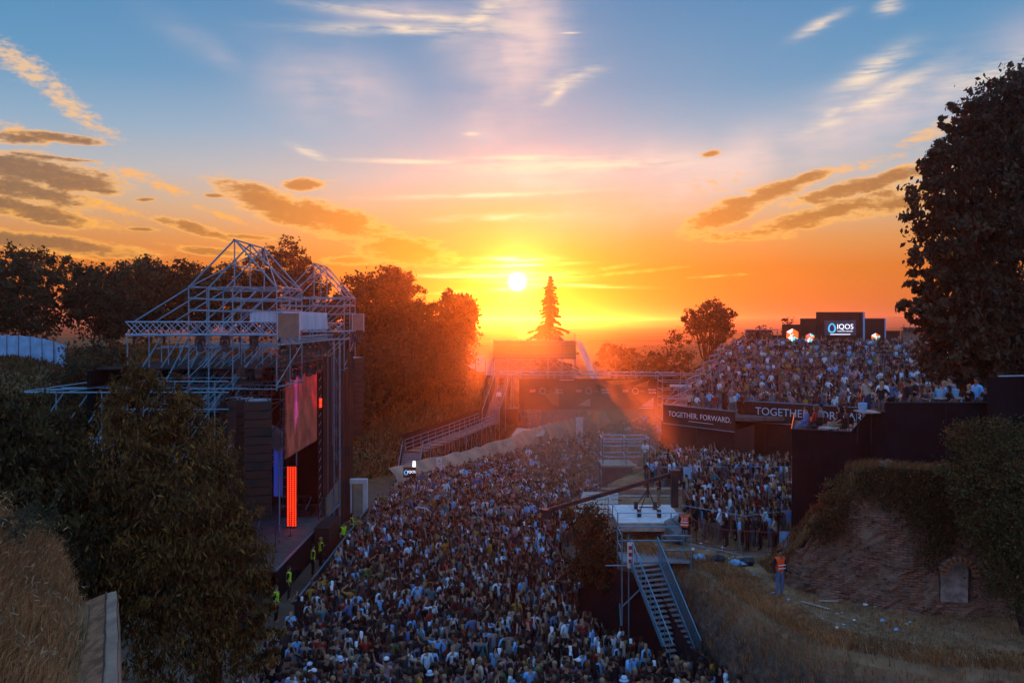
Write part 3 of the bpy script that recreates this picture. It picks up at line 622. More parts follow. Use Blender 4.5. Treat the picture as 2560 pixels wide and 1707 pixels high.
# long lattice trusses
tr = thing('lattice_truss', 'long silver lattice truss along the front of the near gabled tower', 'truss', (-16, 45.75, 14.3)); lattice(tr, (-19.95, 45.75, 14.68), (-12.2, 45.75, 14.68), 0.66, M['alu'], 0.034, 0.6)
tr = thing('lattice_truss', 'short silver lattice truss on the far gabled tower', 'truss', (-13, 64.2, 14.3)); lattice(tr, (-15.2, 64.2, 14.62), (-12.3, 64.2, 14.62), 0.62, M['alu'], 0.032, 0.6)
tr = thing('lattice_truss', 'lighting truss hung above the video screen', 'truss', (-12.9, 53, 12.7)); lattice(tr, (-12.9, 47.4, 12.75), (-12.9, 59.6, 12.75), 0.4, M['blackmetal'], 0.028, 0.62)
tr = thing('lattice_truss', 'higher lighting truss under the curtain of folded cloth', 'truss', (-12.7, 53, 13.7)); lattice(tr, (-12.7, 48.0, 13.95), (-12.7, 61.5, 13.95), 0.38, M['galv'], 0.026, 0.7)
# folded cloth curtains between the towers
def pleats(name, label, pts, z0, z1, mat, amp=0.09, wave=0.28, cat='curtain', base_drop=0.0):
    pts = [Vector(p) for p in pts]; mb_v = []; n_tot = 0; line = resample([(p.x, p.y) for p in pts], wave / 4)
    vs_ = []; 
    for i, p in enumerate(line):
        t_ = (line[min(i + 1, len(line) - 1)] - line[max(i - 1, 0)]).normalized(); nr = Vector((-t_.y, t_.x)); a = amp * (1, 0.2, -1, -0.2)[i % 4] * rnd.uniform(0.6, 1.3)
        for k_, z in enumerate((z1, (z0 + z1) / 2, z0)): vs_.append((p.x + nr.x * a * (0.5 + 0.35 * k_), p.y + nr.y * a * (0.5 + 0.35 * k_), z + (rnd.uniform(-0.03, 0.03) if k_ == 2 else 0)))
    fs_ = [(i * 3 + k_, i * 3 + k_ + 1, i * 3 + k_ + 4, i * 3 + k_ + 3) for i in range(len(line) - 1) for k_ in range(2)]
    me_ = bpy.data.meshes.new(name); me_.from_pydata(vs_, [], fs_); me_.update(); o = link(name, me_, mat); return tag(o, label, cat)
pleats('curtain', 'pale folded cloth curtain hung along the stage front between the towers', [(-12.25, 47.3, 0), (-12.25, 58.2, 0)], 14.55, 15.6, M['tarpw'], 0.1, 0.34)
pleats('curtain', 'short pale folded cloth curtain above the long lattice truss', [(-13.75, 46.1, 0), (-12.3, 46.1, 0)], 14.95, 15.6, M['tarpw'], 0.08, 0.26)
def board(label, x0, x1, y, z0, z1):
    t_ = thing('hoarding_board', label, 'board', ((x0 + x1) / 2, y, z0)); MB().box(x0, x1, y - 0.04, y + 0.04, z0, z1).build('panel', M['beige'], t_)
    mb = MB()
    for x in (x0, x1): mb.bar((x, y - 0.03, z0 - 0.1), (x, y - 0.03, z1 + 0.1), 0.05)
    mb.bar((x0, y - 0.06, z1 + 0.06), (x1, y - 0.06, z1 + 0.06), 0.05); mb.build('frame', M['alu'], t_)
board('square brown board at the corner of the near gabled tower', -12.15, -11.0, 45.6, 14.2, 15.45)
board('small brown board at the corner of the far gabled tower', -11.65, -10.8, 64.2, 14.4, 15.5)
# lower scaffold wing to the left of the tower
wing = thing('scaffold_wing', 'low scaffold wing reaching out left of the near tower into the trees', 'scaffolding', (-20, 47, 0))
g = M['galv']
for y in (44.4, 47.4, 50.4, 53.0):
    tube(wing, (-24.6 + (y - 44.4) * 0.12, y, 11.45), (-14.3, y, 11.45), TR * 1.2, g, 'ledger'); tube(wing, (-19.5, y, 12.0), (-14.3, y, 12.0), TR, g, 'ledger'); tube(wing, (-20, y, 10.6), (-14.3, y, 10.6), TR, g, 'ledger')
for x in (-24.6, -22.3, -20.2, -18.6, -16.6):
    tube(wing, (x, 44.4, 11.5), (x, 53.0, 11.5), TR * 1.1, g, 'transom')
    for y in (44.4, 50.4): tube(wing, (x + 1.6, y, 3.2), (x + 1.6, y, 12.0 if x > -20 else 11.5), TR, g, 'standard')
    for y in (44.4, 47.4, 50.4, 53.0):
        tube(wing, (x, y, 8.6), (x + 2.0, y, 11.45), TR, g, 'brace')
        if x > -22: tube(wing, (x - 1.2, y, 4.0), (x + 2.6, y, 9.0), TR, g, 'brace')
tube(wing, (-24.6, 44.4, 11.45), (-19.5, 53.0, 11.48), TR, g, 'brace')
tube(wing, (-24.6, 46.0, 11.46), (-14.4, 52.0, 11.46), TR, g, 'brace')
for i in range(64):
    x = rnd.uniform(-21.5, -16.2); z = rnd.uniform(4.5, 11.4); y = rnd.choice((44.4, 46.0, 47.4, 48.75, 50.4, 51.5, 53.0)); L_ = rnd.uniform(1.4, 2.6)
    tube(wing, (x, y, z), (min(x + L_, -14.4), y, z + L_ * 1.05), TR * 0.75, g, 'brace')
back = thing('rear_scaffolding', 'dense scaffold standing behind the stage wall and video screen', 'scaffolding', (-19, 56, 0))
for x in (-21.5, -18.6, -16.4):
    for y in (54, 57, 60, 63): tube(back, (x, y, 0), (x, y, 13.6), TR, g, 'standard')
    for z in (13.4, 11.4, 9.4, 7.4, 5.4): tube(back, (x, 53.2, z), (x, 63.5, z), TR, g, 'ledger')
for y in (54, 57, 60, 63):
    for z in (13.4, 11.4, 9.4, 7.4, 5.4):
        tube(back, (-21.5, y, z + 0.08), (-16.0, y, z + 0.08), TR, g, 'ledger'); tube(back, (-21.5, y, z - 2.0), (-18.6, y, z), TR, g, 'brace'); tube(back, (-18.6, y, z - 2.0), (-16.4, y, z), TR, g, 'brace')
tw = thing('lattice_mast', 'small upright lattice mast among the trees left of the scaffold wing', 'mast', (-22.3, 44.0, 7)); lattice(tw, (-20.6, 43.5, 6.6), (-20.6, 43.5, 9.4), 0.42, M['alu'], 0.03, 0.5, (0, 1, 0))
# tent canopy behind the stage
tent = thing('tent_canopy', 'white canopy of a tent seen through the rear scaffold', 'tent', (-18, 57, 7))
mb = MB(); 
for i, (x, z) in enumerate(((-22, 8.3), (-20, 8.9), (-18, 9.2), (-16, 8.4), (-14.6, 7.4))):
    for j, y in enumerate((55.2, 56.5, 58.2, 59.6)): mb.v.append((x, y, z - 0.35 * abs(j - 1.5) + rnd.uniform(-0.1, 0.1)))
mb.f += [(i * 4 + j, i * 4 + j + 1, i * 4 + j + 5, i * 4 + j + 4) for i in range(4) for j in range(3)]
mb.build('roof', M['tarpw'], tent, True)
for x, y in ((-22, 55.2), (-14.6, 55.2), (-22, 59.6), (-14.6, 59.6)): tube(tent, (x, y, 0), (x, y, 7.3 if x > -20 else 8.0), 0.05, M['alu'], 'pole')
# ---------------------------------------------------------------- stage deck, walls and screen
stage = thing('stage', 'open concert stage with worn boards and a black skirt', 'stage', (-18, 55, 0))
for i in range(12): MB().box(-22.4, -12.62, 47.0 + i * 1.42, 47.0 + i * 1.42 + 1.405, 1.66, 1.8 + rnd.uniform(0, 0.004)).build('deck_panel', M['deckboard'], stage)
for i in range(10): MB().box(-12.66 + rnd.uniform(-0.02, 0.02), -12.6, 47.0 + i * 1.7, 47.0 + i * 1.7 + 1.69, 0, 1.64).build('skirt_panel', M['black'], stage)
MB().bar((-12.57, 47, 1.76), (-12.57, 64, 1.76), 0.08, 0.1).build('edge_trim', M['alu'], stage)
MB().box(-22.6, -22.4, 46.8, 64.4, 0, 12.4).build('back_wall', M['black'], stage)
MB().box(-22.4, -12.7, 64.05, 64.25, 0, 12.4).build('side_wall', M['black'], stage)
MB().box(-22.4, -15.4, 46.75, 46.9, 0, 10.2).build('side_wall', M['black'], stage)
MB().box(-22.4, -13.4, 47, 64, 12.42, 12.5).build('roof_cloth', M['black'], stage)
MB().prism([(-13.0, 60.0), (-12.62, 60.0), (-12.62, 64.0), (-13.0, 64.0)], 1.85, [3.0, 3.0, 3.5, 3.5]).build('ramp_balustrade', M['beige'], stage)
screen = thing('video_screen', 'large dim video screen with red and magenta glow over the stage', 'screen', (-13.0, 54.5, 7.2))
sm_ = bpy.data.materials.new('video_picture'); sm_.use_nodes = True; t = NT(sm_.node_tree); b = t.n['Principled BSDF']; b.inputs['Roughness'].default_value = 0.6
geo = t.node('ShaderNodeNewGeometry'); sp = t.node('ShaderNodeSeparateXYZ'); t.l.new(geo.outputs['Position'], sp.inputs[0]); yy = sp.outputs[1]; zz = sp.outputs[2]
nz = t.noise(t.comb(t.m('MULTIPLY', yy, 1.1), t.m('MULTIPLY', zz, 0.5)), 1.0, 5)
def band(x, c, s): return t.m('EXPONENT', t.m('MULTIPLY', t.m('POWER', t.m('DIVIDE', t.m('SUBTRACT', x, c), s), 2.0), -1.0))
mag = t.m('MULTIPLY', band(t.m('ADD', yy, t.m('MULTIPLY', nz, 0.9)), 53.3, 0.28), t.step(zz, 8.2, 10.2))
rd1 = t.m('MULTIPLY', band(yy, 58.0, 0.7), band(zz, 12.2, 1.9)); rd2 = t.m('MULTIPLY', band(t.m('ADD', yy, t.m('MULTIPLY', zz, 0.35)), 61.0, 0.4), band(zz, 9.9, 0.8))
rows_ = t.m('ADD', 0.75, t.m('MULTIPLY', t.m('SINE', t.m('MULTIPLY', zz, 62)), 0.25))
c = t.mix(nz, S(86, 46, 36), S(98, 34, 34)); c = t.mix(t.m('MULTIPLY', t.step(zz, 9.2, 11.6), 0.55), c, S(140, 22, 40)); c = t.mix(t.m('MULTIPLY', rd1, 0.9), c, S(215, 20, 30)); c = t.mix(t.m('MULTIPLY', rd2, 0.9), c, S(220, 25, 30)); c = t.mix(t.m('MULTIPLY', mag, 0.95), c, S(205, 70, 160))
b.inputs['Base Color'].default_value = (0.02, 0.015, 0.015, 1); t.l.new(c, b.inputs['Emission Color']); t.l.new(t.m('MULTIPLY', rows_, t.m('ADD', 0.3, t.m('MULTIPLY', t.step(t.noise(t.comb(t.m('MULTIPLY', yy, 0.9), t.m('MULTIPLY', zz, 0.35)), 2.0, 4), 0.4, 0.65), 0.5))), b.inputs['Emission Strength'])
for i in range(8):
    for j in range(5): MB().box(-13.02, -12.96, 50.5 + i * 1.0, 51.49 + i * 1.0, 7.2 + j * 1.04, 8.23 + j * 1.04).build('screen_panel', sm_, screen)
mb = MB(); mb.box(-13.1, -13.03, 50.4, 58.6, 7.1, 12.5); mb.build('frame', M['blackmetal'], screen)
# columns with drapes right of the screen
col = thing('scaffold_column', 'dark scaffold column with lamps at the far edge of the video screen', 'scaffolding', (-12.95, 59.1, 0))
for y in (58.75, 59.45): tube(col, (-12.9, y, 1.8), (-12.9, y, 12.6), 0.03, M['blackmetal'], 'standard')
for i in range(18): tube(col, (-12.9, 58.75, 2.0 + i * 0.6), (-12.9, 59.45, 2.3 + i * 0.6), 0.02, M['galv'], 'rung')
for z in (9.3, 9.62): MB().box(-12.86, -12.78, 58.7, 59.15, z, z + 0.26).build('lamp', M['redlamp'], col)
pleats('stage_drape', 'dark drape hanging right of the video screen column', [(-12.75, 59.6, 0), (-12.7, 63.9, 0)], 1.85, 12.6, M['brownblack'], 0.06, 0.5, 'drape')
pleats('stage_drape', 'black drape hanging behind the near line array speaker', [(-15.4, 46.4, 0), (-14.0, 46.9, 0)], 0.2, 10.8, M['brownblack'], 0.06, 0.5, 'drape')
pleats('stage_drape', 'black drape beside the far line array speaker', [(-12.7, 64.2, 0), (-12.0, 66.5, 0)], 0.2, 12.8, M['brownblack'], 0.06, 0.5, 'drape')
# line arrays
def line_array(label, x, y, ztop, n, rz, w_=1.32, h_=0.42, dp=0.72, sag=0.012):
    t_ = thing('line_array', label, 'loudspeaker', (x, y, ztop - n * h_), rz, 'hanging line array loudspeakers'); z = n * h_
    me_ = MB(); hw = w_ / 2
    me_.prism([(-hw, -dp / 2), (hw, -dp / 2), (hw * 0.86, dp / 2), (-hw * 0.86, dp / 2)], -h_ / 2 + 0.012, h_ / 2 - 0.012)
    cab = me_.mesh('cabinet'); cab.materials.append(M['speaker'])
    gr = MB().box(-hw * 0.94, hw * 0.94, -dp / 2 - 0.02, -dp / 2 + 0.005, -h_ / 2 + 0.03, h_ / 2 - 0.03).mesh('grille'); gr.materials.append(M['speaker'])
    yy_ = 0
    for i in range(n):
        o = link('cabinet', cab, None, t_, (0, yy_, z - h_ / 2 - i * h_)); o.rotation_euler = (sag * i * 1.2, 0, 0); q_ = link('grille', gr, None, o); yy_ += sag * i * h_ * 0.6
    for sx in (-0.5, 0.5): MB().bar((sx, -0.5, z + 0.1), (sx, 0.5, z + 0.1), 0.07).build('bumper_bar', M['blackmetal'], t_, False, False)
    for sy in (-0.4, 0.4): MB().bar((-0.6, sy, z + 0.1), (0.6, sy, z + 0.1), 0.06).build('bumper_bar', M['alu'], t_, False, False)
    for sx in (-0.45, 0.45): MB().cyl((sx, 0, z + 0.1), (0, 0, z + 1.2), 0.015, 0.015, 5).build('chain', M['blackmetal'], t_, False, False)
    MB().box(-0.16, 0.16, -0.14, 0.14, z + 1.2, z + 1.7).build('hoist', M['blackmetal'], t_, False, False); MB().cyl((0, 0, z + 1.7), (0, 0, 14.2 - (ztop - n * h_)), 0.014, 0.014, 5).build('chain', M['blackmetal'], t_, False, False)
    return t_
line_array('tall black line array of speaker boxes hanging beside the near stage corner', -12.75, 44.2, 11.0, 14, R(16))
line_array('dark line array of speaker boxes hanging at the far stage corner', -12.1, 67.6, 12.2, 14, R(40))
line_array('second line array hanging just behind the near one', -14.0, 45.4, 11.0, 13, R(60))
lad = thing('rope_ladder', 'rope ladder hanging beside the near line array', 'ladder', (-11.75, 45.2, 4.0))
for x in (-11.9, -11.6): tube(lad, (x, 45.2, 5.4), (x, 45.2, 14.0), 0.012, M['blackmetal'], 'rope')
for i in range(17): tube(lad, (-11.9, 45.2, 5.5 + i * 0.5), (-11.6, 45.2, 5.56 + i * 0.5), 0.02, M['beige'], 'rung')
# moving-head lamps on the trusses
def moving_head(p, label, group, s=1.0, tilt=0.5):
    t_ = thing('moving_head_lamp', label, 'stage lamp', p, rnd.uniform(-0.6, 0.6), group)
    MB().box(-0.17 * s, 0.17 * s, -0.14 * s, 0.14 * s, -0.16 * s, 0).build('base', M['blackmetal'], t_, False, False)
    mb = MB()
    for sx in (-1, 1): mb.box(sx * 0.2 * s - 0.03 * s, sx * 0.2 * s + 0.03 * s, -0.07 * s, 0.07 * s, -0.5 * s, -0.14 * s)
    mb.box(-0.2 * s, 0.2 * s, -0.07 * s, 0.07 * s, -0.22 * s, -0.14 * s); mb.build('yoke', M['blackmetal'], t_, False, False)
    d_ = Vector((0, -math.sin(tilt), -math.cos(tilt))); c_ = Vector((0, 0, -0.46 * s))
    hd = MB().cyl(c_ - d_ * 0.2 * s, c_ + d_ * 0.26 * s, 0.12 * s, 0.16 * s, 10).build('head', M['blackmetal'], t_, False, False)
    MB().cyl(c_ + d_ * 0.262 * s, c_ + d_ * 0.27 * s, 0.13 * s, 0.13 * s, 10).build('lens', M['tarpg'], hd, False, False)
for i in range(7): moving_head((-12.75, 48.2 + i * 1.7, 12.55), 'black moving-head lamp on the truss above the video screen', 'lamps on the screen truss', 1.25, rnd.uniform(0.2, 1.0))
for i in range(8): moving_head((-12.55, 48.6 + i * 1.55, 13.75), 'black moving-head lamp under the folded cloth curtain', 'lamps under the curtain', 1.15, rnd.uniform(0.2, 1.0))
for x in (-16.2, -14.9, -13.4): moving_head((x, 45.7, 14.3), 'black moving-head lamp on the long lattice truss', 'lamps on the long lattice truss', 1.1, 0.6)
for x in (-11.6, -11.1): moving_head((x, 64.2, 14.3), 'black moving-head lamp under the small far brown board', 'lamps under the far board', 1.0, 0.4)
# extra rigging: hanging cables and an upright truss beside the screen
rg_ = thing('rigging_cables', 'bundle of black cables hanging beside the video screen column', 'cable', (-12.55, 61, 2))
for i in range(9):
    y = 59.9 + i * 0.45 + rnd.uniform(-0.15, 0.15); tube(rg_, (-12.5, y, rnd.uniform(2.0, 6.5)), (-12.52, y + rnd.uniform(-0.3, 0.3), 12.6), 0.018, M['blackmetal'] if i % 3 else M['galv'], 'cable')
tr = thing('lattice_mast', 'upright lattice mast at the far edge of the stage mouth', 'mast', (-12.4, 62.3, 0)); lattice(tr, (-12.4, 62.3, 0.1), (-12.4, 62.3, 13.6), 0.4, M['galv'], 0.028, 0.8, (0, 1, 0))
tr = thing('lattice_truss', 'dark truss across the stage mouth below the roof cloth', 'truss', (-17, 52, 11)); lattice(tr, (-21.5, 49.0, 11.0), (-13.6, 49.0, 11.0), 0.4, M['blackmetal'], 0.028, 0.8)
# red lamp column on stage
lc = thing('led_column', 'upright column of glowing red lamps on the stage', 'stage lamp', (-14.1, 56.3, 1.8))
MB().box(-14.42, -13.78, 56.33, 56.5, 1.9, 5.8).build('housing', M['blackmetal'], lc)
bulb = MB().ball((0, 0, 0), 0.058, 0.04, 0.058, 7, 4).mesh('bulb', True); bulb.materials.append(M['redlamp'])
for i in range(4):
    for j in range(29): link('bulb', bulb, None, lc, (-0.24 + i * 0.16, 0.02, 0.2 + j * 0.132))
for x in (-14.35, -13.85): tube(lc, (x, 56.4, 5.8), (x, 56.4, 12.3), 0.012, M['blackmetal'], 'cable')
bl = thing('blue_light_bar', 'blue stage light bars glowing behind the red lamp column', 'stage lamp', (-16, 57, 1.8))
MB().box(-17.3, -17.2, 52, 56, 1.85, 2.1).build('bar', M['bluelamp'], bl); MB().box(-18.6, -18.4, 54.5, 60, 4.6, 7.0).build('panel', M['bluelamp'], bl); MB().box(-15.9, -15.84, 49.4, 51.6, 1.86, 2.0).build('bar', M['bluelamp'], bl); M['dimblue'] = emitter('dim_blue_light', (0.03, 0.08, 0.5), 0.13); MB().box(-15.6, -15.05, 57.6, 57.68, 3.6, 7.3).build('panel', M['dimblue'], bl)
rs = thing('keyboard_riser', 'small riser with a keyboard stand on the stage', 'riser', (-14.6, 60.3, 1.8)); MB().box(-15.6, -13.7, 59.6, 61.2, 1.8, 2.2).build('platform', M['blackmetal'], rs); MB().box(-15.2, -13.9, 60.2, 60.5, 3.0, 3.12).build('keyboard', M['blackmetal'], rs)
for x in (-15.0, -14.1): MB().bar((x, 60.2, 2.2), (x + 0.3, 60.5, 3.0), 0.05).build('leg', M['galv'], rs)
for i, (x, y) in enumerate(((-13.6, 50.6), (-13.7, 54.4))):
    ms = thing('microphone_stand', 'thin microphone stand on the stage boards', 'microphone stand', (x, y, 1.8), 0, 'microphone stands on the stage')
    MB().cyl((x, y, 1.84), (x, y, 3.2), 0.018, 0.014, 6).build('pole', M['blackmetal'], ms); MB().cyl((x, y, 1.8), (x, y, 1.84), 0.16, 0.14, 10).build('foot', M['blackmetal'], ms); MB().cyl((x, y, 3.2), (x + 0.3, y - 0.2, 3.35), 0.014, 0.025, 6).build('boom', M['blackmetal'], ms)
def cabinet_stack(label, x0, x1, y0, y1, n, nz):
    t_ = thing('subwoofer_stack', label, 'loudspeaker', ((x0 + x1) / 2, (y0 + y1) / 2, 0), 0, 'speaker stacks in front of the stage')
    for i in range(n):
        for j in range(nz):
            ya = y0 + (y1 - y0) * i / n; yb = y0 + (y1 - y0) * (i + 1) / n - 0.02
            c_ = MB().box(x0, x1, ya, yb, j * 1.0, j * 1.0 + 0.985).build('cabinet', M['blackmetal'], t_); MB().box(x1, x1 + 0.02, ya + 0.06, yb - 0.06, j + 0.06, j + 0.92).build('grille', M['speaker'], c_)
cabinet_stack('black subwoofer stack in front of the near stage corner', -13.6, -12.3, 40.4, 43.4, 3, 2)
cabinet_stack('black subwoofer stack in front of the far stage half', -12.5, -11.55, 55.6, 59.2, 4, 2)
gt = thing('white_gate', 'white-framed doorway with hanging cloth at the far stage corner', 'gate', (-11.8, 66, 0))
for x in (-12.55, -11.0): MB().box(x - 0.16, x + 0.16, 65.9, 66.2, 0, 2.9).build('post', M['white'], gt)
MB().box(-12.7, -10.85, 65.85, 66.25, 2.9, 3.25).build('lintel', M['white'], gt); MB().box(-12.39, -12.0, 66.0, 66.08, 0, 2.88).build('cloth', M['tarpw'], gt); MB().box(-14.4, -12.72, 66.0, 66.15, 0, 2.6).build('cloth', M['tarpw'], gt)
# crowd barrier along the stage front
for i in range(9):
    y0 = 43.6 + i * 2.45; bq = thing('stage_barrier', 'low dark front-of-stage barrier panel between guards and crowd', 'barrier', (-10.75, y0, 0), 0, 'front-of-stage barrier panels')
    MB().box(-10.78, -10.72, y0, y0 + 2.4, 0.02, 1.12).build('panel', M['blackmetal'], bq); MB().bar((-10.75, y0, 1.15), (-10.75, y0 + 2.4, 1.15), 0.07).build('top_rail', M['galv'], bq)
# blue tarpaulin fence on the left bank
fz = lambda x, y: float(ground_z(np.array(float(x)), np.array(float(y))))
fen = thing('tarpaulin_fence', 'blue tarpaulin fence on thin poles along the left bank', 'fence', (-46, 84, 11))
fx = np.linspace(-51.5, -42.6, 9)
for i in range(8):
    a_, b_ = fx[i], fx[i + 1]; vv = []; ff = []
    for k_ in range(7):
        x = a_ + (b_ - a_) * k_ / 6; yb = 84 + 0.1 * math.sin(k_ * 2.1 + i)
        for z in (0.05, 0.8, 1.5, 2.25): vv.append((x, yb + 0.06 * math.sin(z * 3 + k_ + i), fz(x, 84) + z + (-0.07 * math.sin(math.pi * k_ / 6) if z > 2 else 0)))
    for k_ in range(6):
        for z in range(3): ff.append((k_ * 4 + z, k_ * 4 + z + 1, k_ * 4 + z + 5, k_ * 4 + z + 4))
    mb = MB(); mb.v = vv; mb.f = ff; mb.build('tarpaulin', M['tarpb'], fen, True)
for x in fx: tube(fen, (x, 83.9, fz(x, 84) - 0.2), (x, 83.9, fz(x, 84) + 2.6), 0.03, M['bark'], 'pole')
# ---------------------------------------------------------------- footbridge, stairs and platforms beyond the arena floor
YB = 111.0
br = thing('scaffold_bridge', 'long scaffold footbridge with a dark printed banner across the far arena', 'bridge', (9, YB, 0))
sc_t = 0.045; g = M['galv']
for x in np.linspace(-2.4, 18.4, 9): 
    tube(br, (x, YB + 1.7, 4.1), (x, YB + 1.7, 8.6), sc_t, g, 'standard'); tube(br, (x, YB, 4.0), (x, YB, 8.75), sc_t, g, 'standard')
for z in (8.75, 8.35): tube(br, (-2.4, YB, z), (20.8, YB, z - 0.15), sc_t, g, 'rail'); tube(br, (-2.4, YB + 1.7, z), (20.8, YB + 1.7, z - 0.15), sc_t, g, 'rail')
for x in np.linspace(-1.5, 20, 12): tube(br, (x, YB - 0.1, 8.62), (x + 0.7, YB + 1.8, 8.66), sc_t * 1.2, M['alu'], 'crossbar')
MB().box(-2.2, 18.2, YB, YB + 1.8, 3.95, 4.1).build('walkway', M['deckboard'], br)
for x in np.arange(1.2, 9.6, 1.35):      # legs under the left half
    for y in (YB, YB + 1.7, YB + 3.4): tube(br, (x, y, 0), (x, y, 4.0), sc_t, g, 'standard')
for z in (0.9, 2.0, 3.0, 3.7):
    tube(br, (1.2, YB, z), (9.4, YB, z), sc_t * 0.9, g, 'ledger'); tube(br, (1.2, YB + 1.7, z), (9.4, YB + 1.7, z), sc_t * 0.9, g, 'ledger')
for x in np.arange(1.2, 8.4, 1.35):
    tube(br, (x, YB, 3.9), (x + 1.9, YB, 2.0), sc_t * 0.9, g, 'brace'); tube(br, (x, YB + 0.1, 0.1), (x + 1.2, YB + 0.1, 2.0), sc_t * 0.8, g, 'brace'); tube(br, (x, YB + 1.7, 0.2), (x + 0.5, YB + 1.7, 3.9), sc_t * 0.8, g, 'brace')
ban = MB().box(0.9, 18.3, YB - 0.12, YB - 0.06, 4.05, 7.85).build('banner', M['brownblack'], br)
def onban(o): o.parent = ban; return o
ban_loc = Vector(br.location)
for k_, x in enumerate((2.6, 8.4, 14.3)):
    MB().box(x - 0.38, x + 0.38, YB - 0.15, YB - 0.122, 6.12, 6.55).build('print_block', M['redprint'], br).parent = ban
    lettering('EXIT', 0.34, M['letter'], br, (x, YB - 0.17, 6.33)).parent = ban
    mb = MB(); n_ = 18
    for i in range(n_):
        a0, a1 = 6.283 * i / n_, 6.283 * (i + 1) / n_
        mb.add([(x + 1.25 + r_ * math.cos(a), YB - 0.14, 6.33 + r_ * math.sin(a)) for a in (a0, a1) for r_ in (0.30, 0.42)], [(0, 1, 3, 2)])
    mb.build('print_ring', M['dimprint'], br).parent = ban
    lettering('mts', 0.42, M['dimprint'], br, (x + 2.1, YB - 0.14, 6.32)).parent = ban
    lettering('dance', 0.42, M['letter'], br, (x + 3.3, YB - 0.14, 6.5)).parent = ban; lettering('arena', 0.42, M['letter'], br, (x + 3.4, YB - 0.14, 6.14)).parent = ban
for pts, m_ in ((((4.0, 5.9), (5.9, 6.5), (5.9, 4.4), (5.2, 4.5)), 'orangeprint'), (((8.2, 4.5), (9.8, 5.4), (9.9, 4.4)), 'dimprint'), (((11.8, 7.6), (16.2, 7.8), (14.5, 7.2), (12.8, 7.1)), 'orangeprint'), (((15.2, 6.9), (17.3, 7.7), (17.0, 6.8)), 'orangeprint'), (((16.2, 4.4), (17.9, 5.6), (17.8, 4.3)), 'dimprint'), (((6.0, 7.75), (7.8, 7.75), (7.8, 7.68), (6.0, 7.68)), 'letter'), (((16.0, 4.2), (17.8, 4.2), (17.8, 4.12), (16.0, 4.12)), 'letter')):
    mb = MB(); mb.add([(x, YB - 0.13, z) for x, z in pts], [tuple(range(len(pts)))]); mb.build('print_shape', M[m_], br).parent = ban
MB().box(-3.6, 0.7, YB - 0.4, YB + 3.4, 0, 3.9).build('under_cloth', M['black'], br)
for x in np.arange(1.2, 9.6, 0.9):
    tube(br, (x, YB - 0.9, 0), (x, YB - 0.9, 3.9), 0.035, g, 'standard'); tube(br, (x, YB - 0.95, rnd.uniform(0, 1)), (x + rnd.uniform(0.4, 1.6), YB - 0.95, rnd.uniform(2.6, 3.9)), 0.03, g, 'brace')
# right-hand tower of the bridge
tb = thing('scaffold_tower', 'scaffold tower with rails where the bridge meets the black banner wall', 'scaffolding', (20.5, YB - 1, 0))
for x in (18.6, 21.5, 24):
    for y in (YB - 2.2, YB + 1.2): tube(tb, (x, y, 0), (x, y, 8.6), sc_t, g, 'standard')
for z in (1.5, 3.0, 4.5, 5.6, 6.6, 7.6, 8.5):
    for y in (YB - 2.2, YB + 1.2): tube(tb, (18.6, y, z), (24, y, z), sc_t, g, 'ledger')
    tube(tb, (18.6, YB - 2.2, z), (18.6, YB + 1.2, z), sc_t, g, 'transom')
for x in (18.6, 20.2): tube(tb, (x, YB - 2.25, 4.5), (x + 2.2, YB - 2.25, 7.6), sc_t, g, 'brace'); tube(tb, (x, YB - 2.25, 1.0), (x + 2.2, YB - 2.25, 4.5), sc_t, g, 'brace')
MB().box(18.6, 24, YB - 2.1, YB + 1.1, 4.5, 4.62).build('walkway', M['deckboard'], tb); MB().box(19.5, 22.4, YB - 2.3, YB - 2.22, 7.0, 7.3).build('sign_board', M['white'], tb)
# stair from the bridge down to the ramp walkway at the left
st = thing('bridge_stair', 'dark covered stair going down from the left end of the bridge', 'stairs', (-1, 108, 0))
for i in range(22):
    f = i / 21; z = 7.0 - 3.8 * f; y = YB + 0.5 - 8.5 * f; x = -1.1 - 1.4 * f
    MB().box(x - 0.9, x + 0.9, y - 0.36, y, z - 0.1, z).build('step', M['grate'], st)
for sx in (-1.0, 1.0):
    a = Vector((-1.1 + sx, YB + 0.5, 7.0)); b_ = Vector((-2.5 + sx, YB - 8, 3.2))
    mb = MB(); mb.add([a + Vector((0, 0, -0.3)), a + Vector((0, 0, 1.4)), b_ + Vector((0, 0, 1.4)), b_ + Vector((0, 0, -0.3))], [(0, 1, 2, 3)]); mb.build('side_cloth', M['black'], st); tube(st, a + Vector((0, 0, 1.42)), b_ + Vector((0, 0, 1.42)), 0.045, g, 'handrail')
    for f in (0, 0.5, 1): p = a.lerp(b_, f); tube(st, (p.x, p.y, 0), (p.x, p.y, p.z + 1.4), 0.045, g, 'standard')
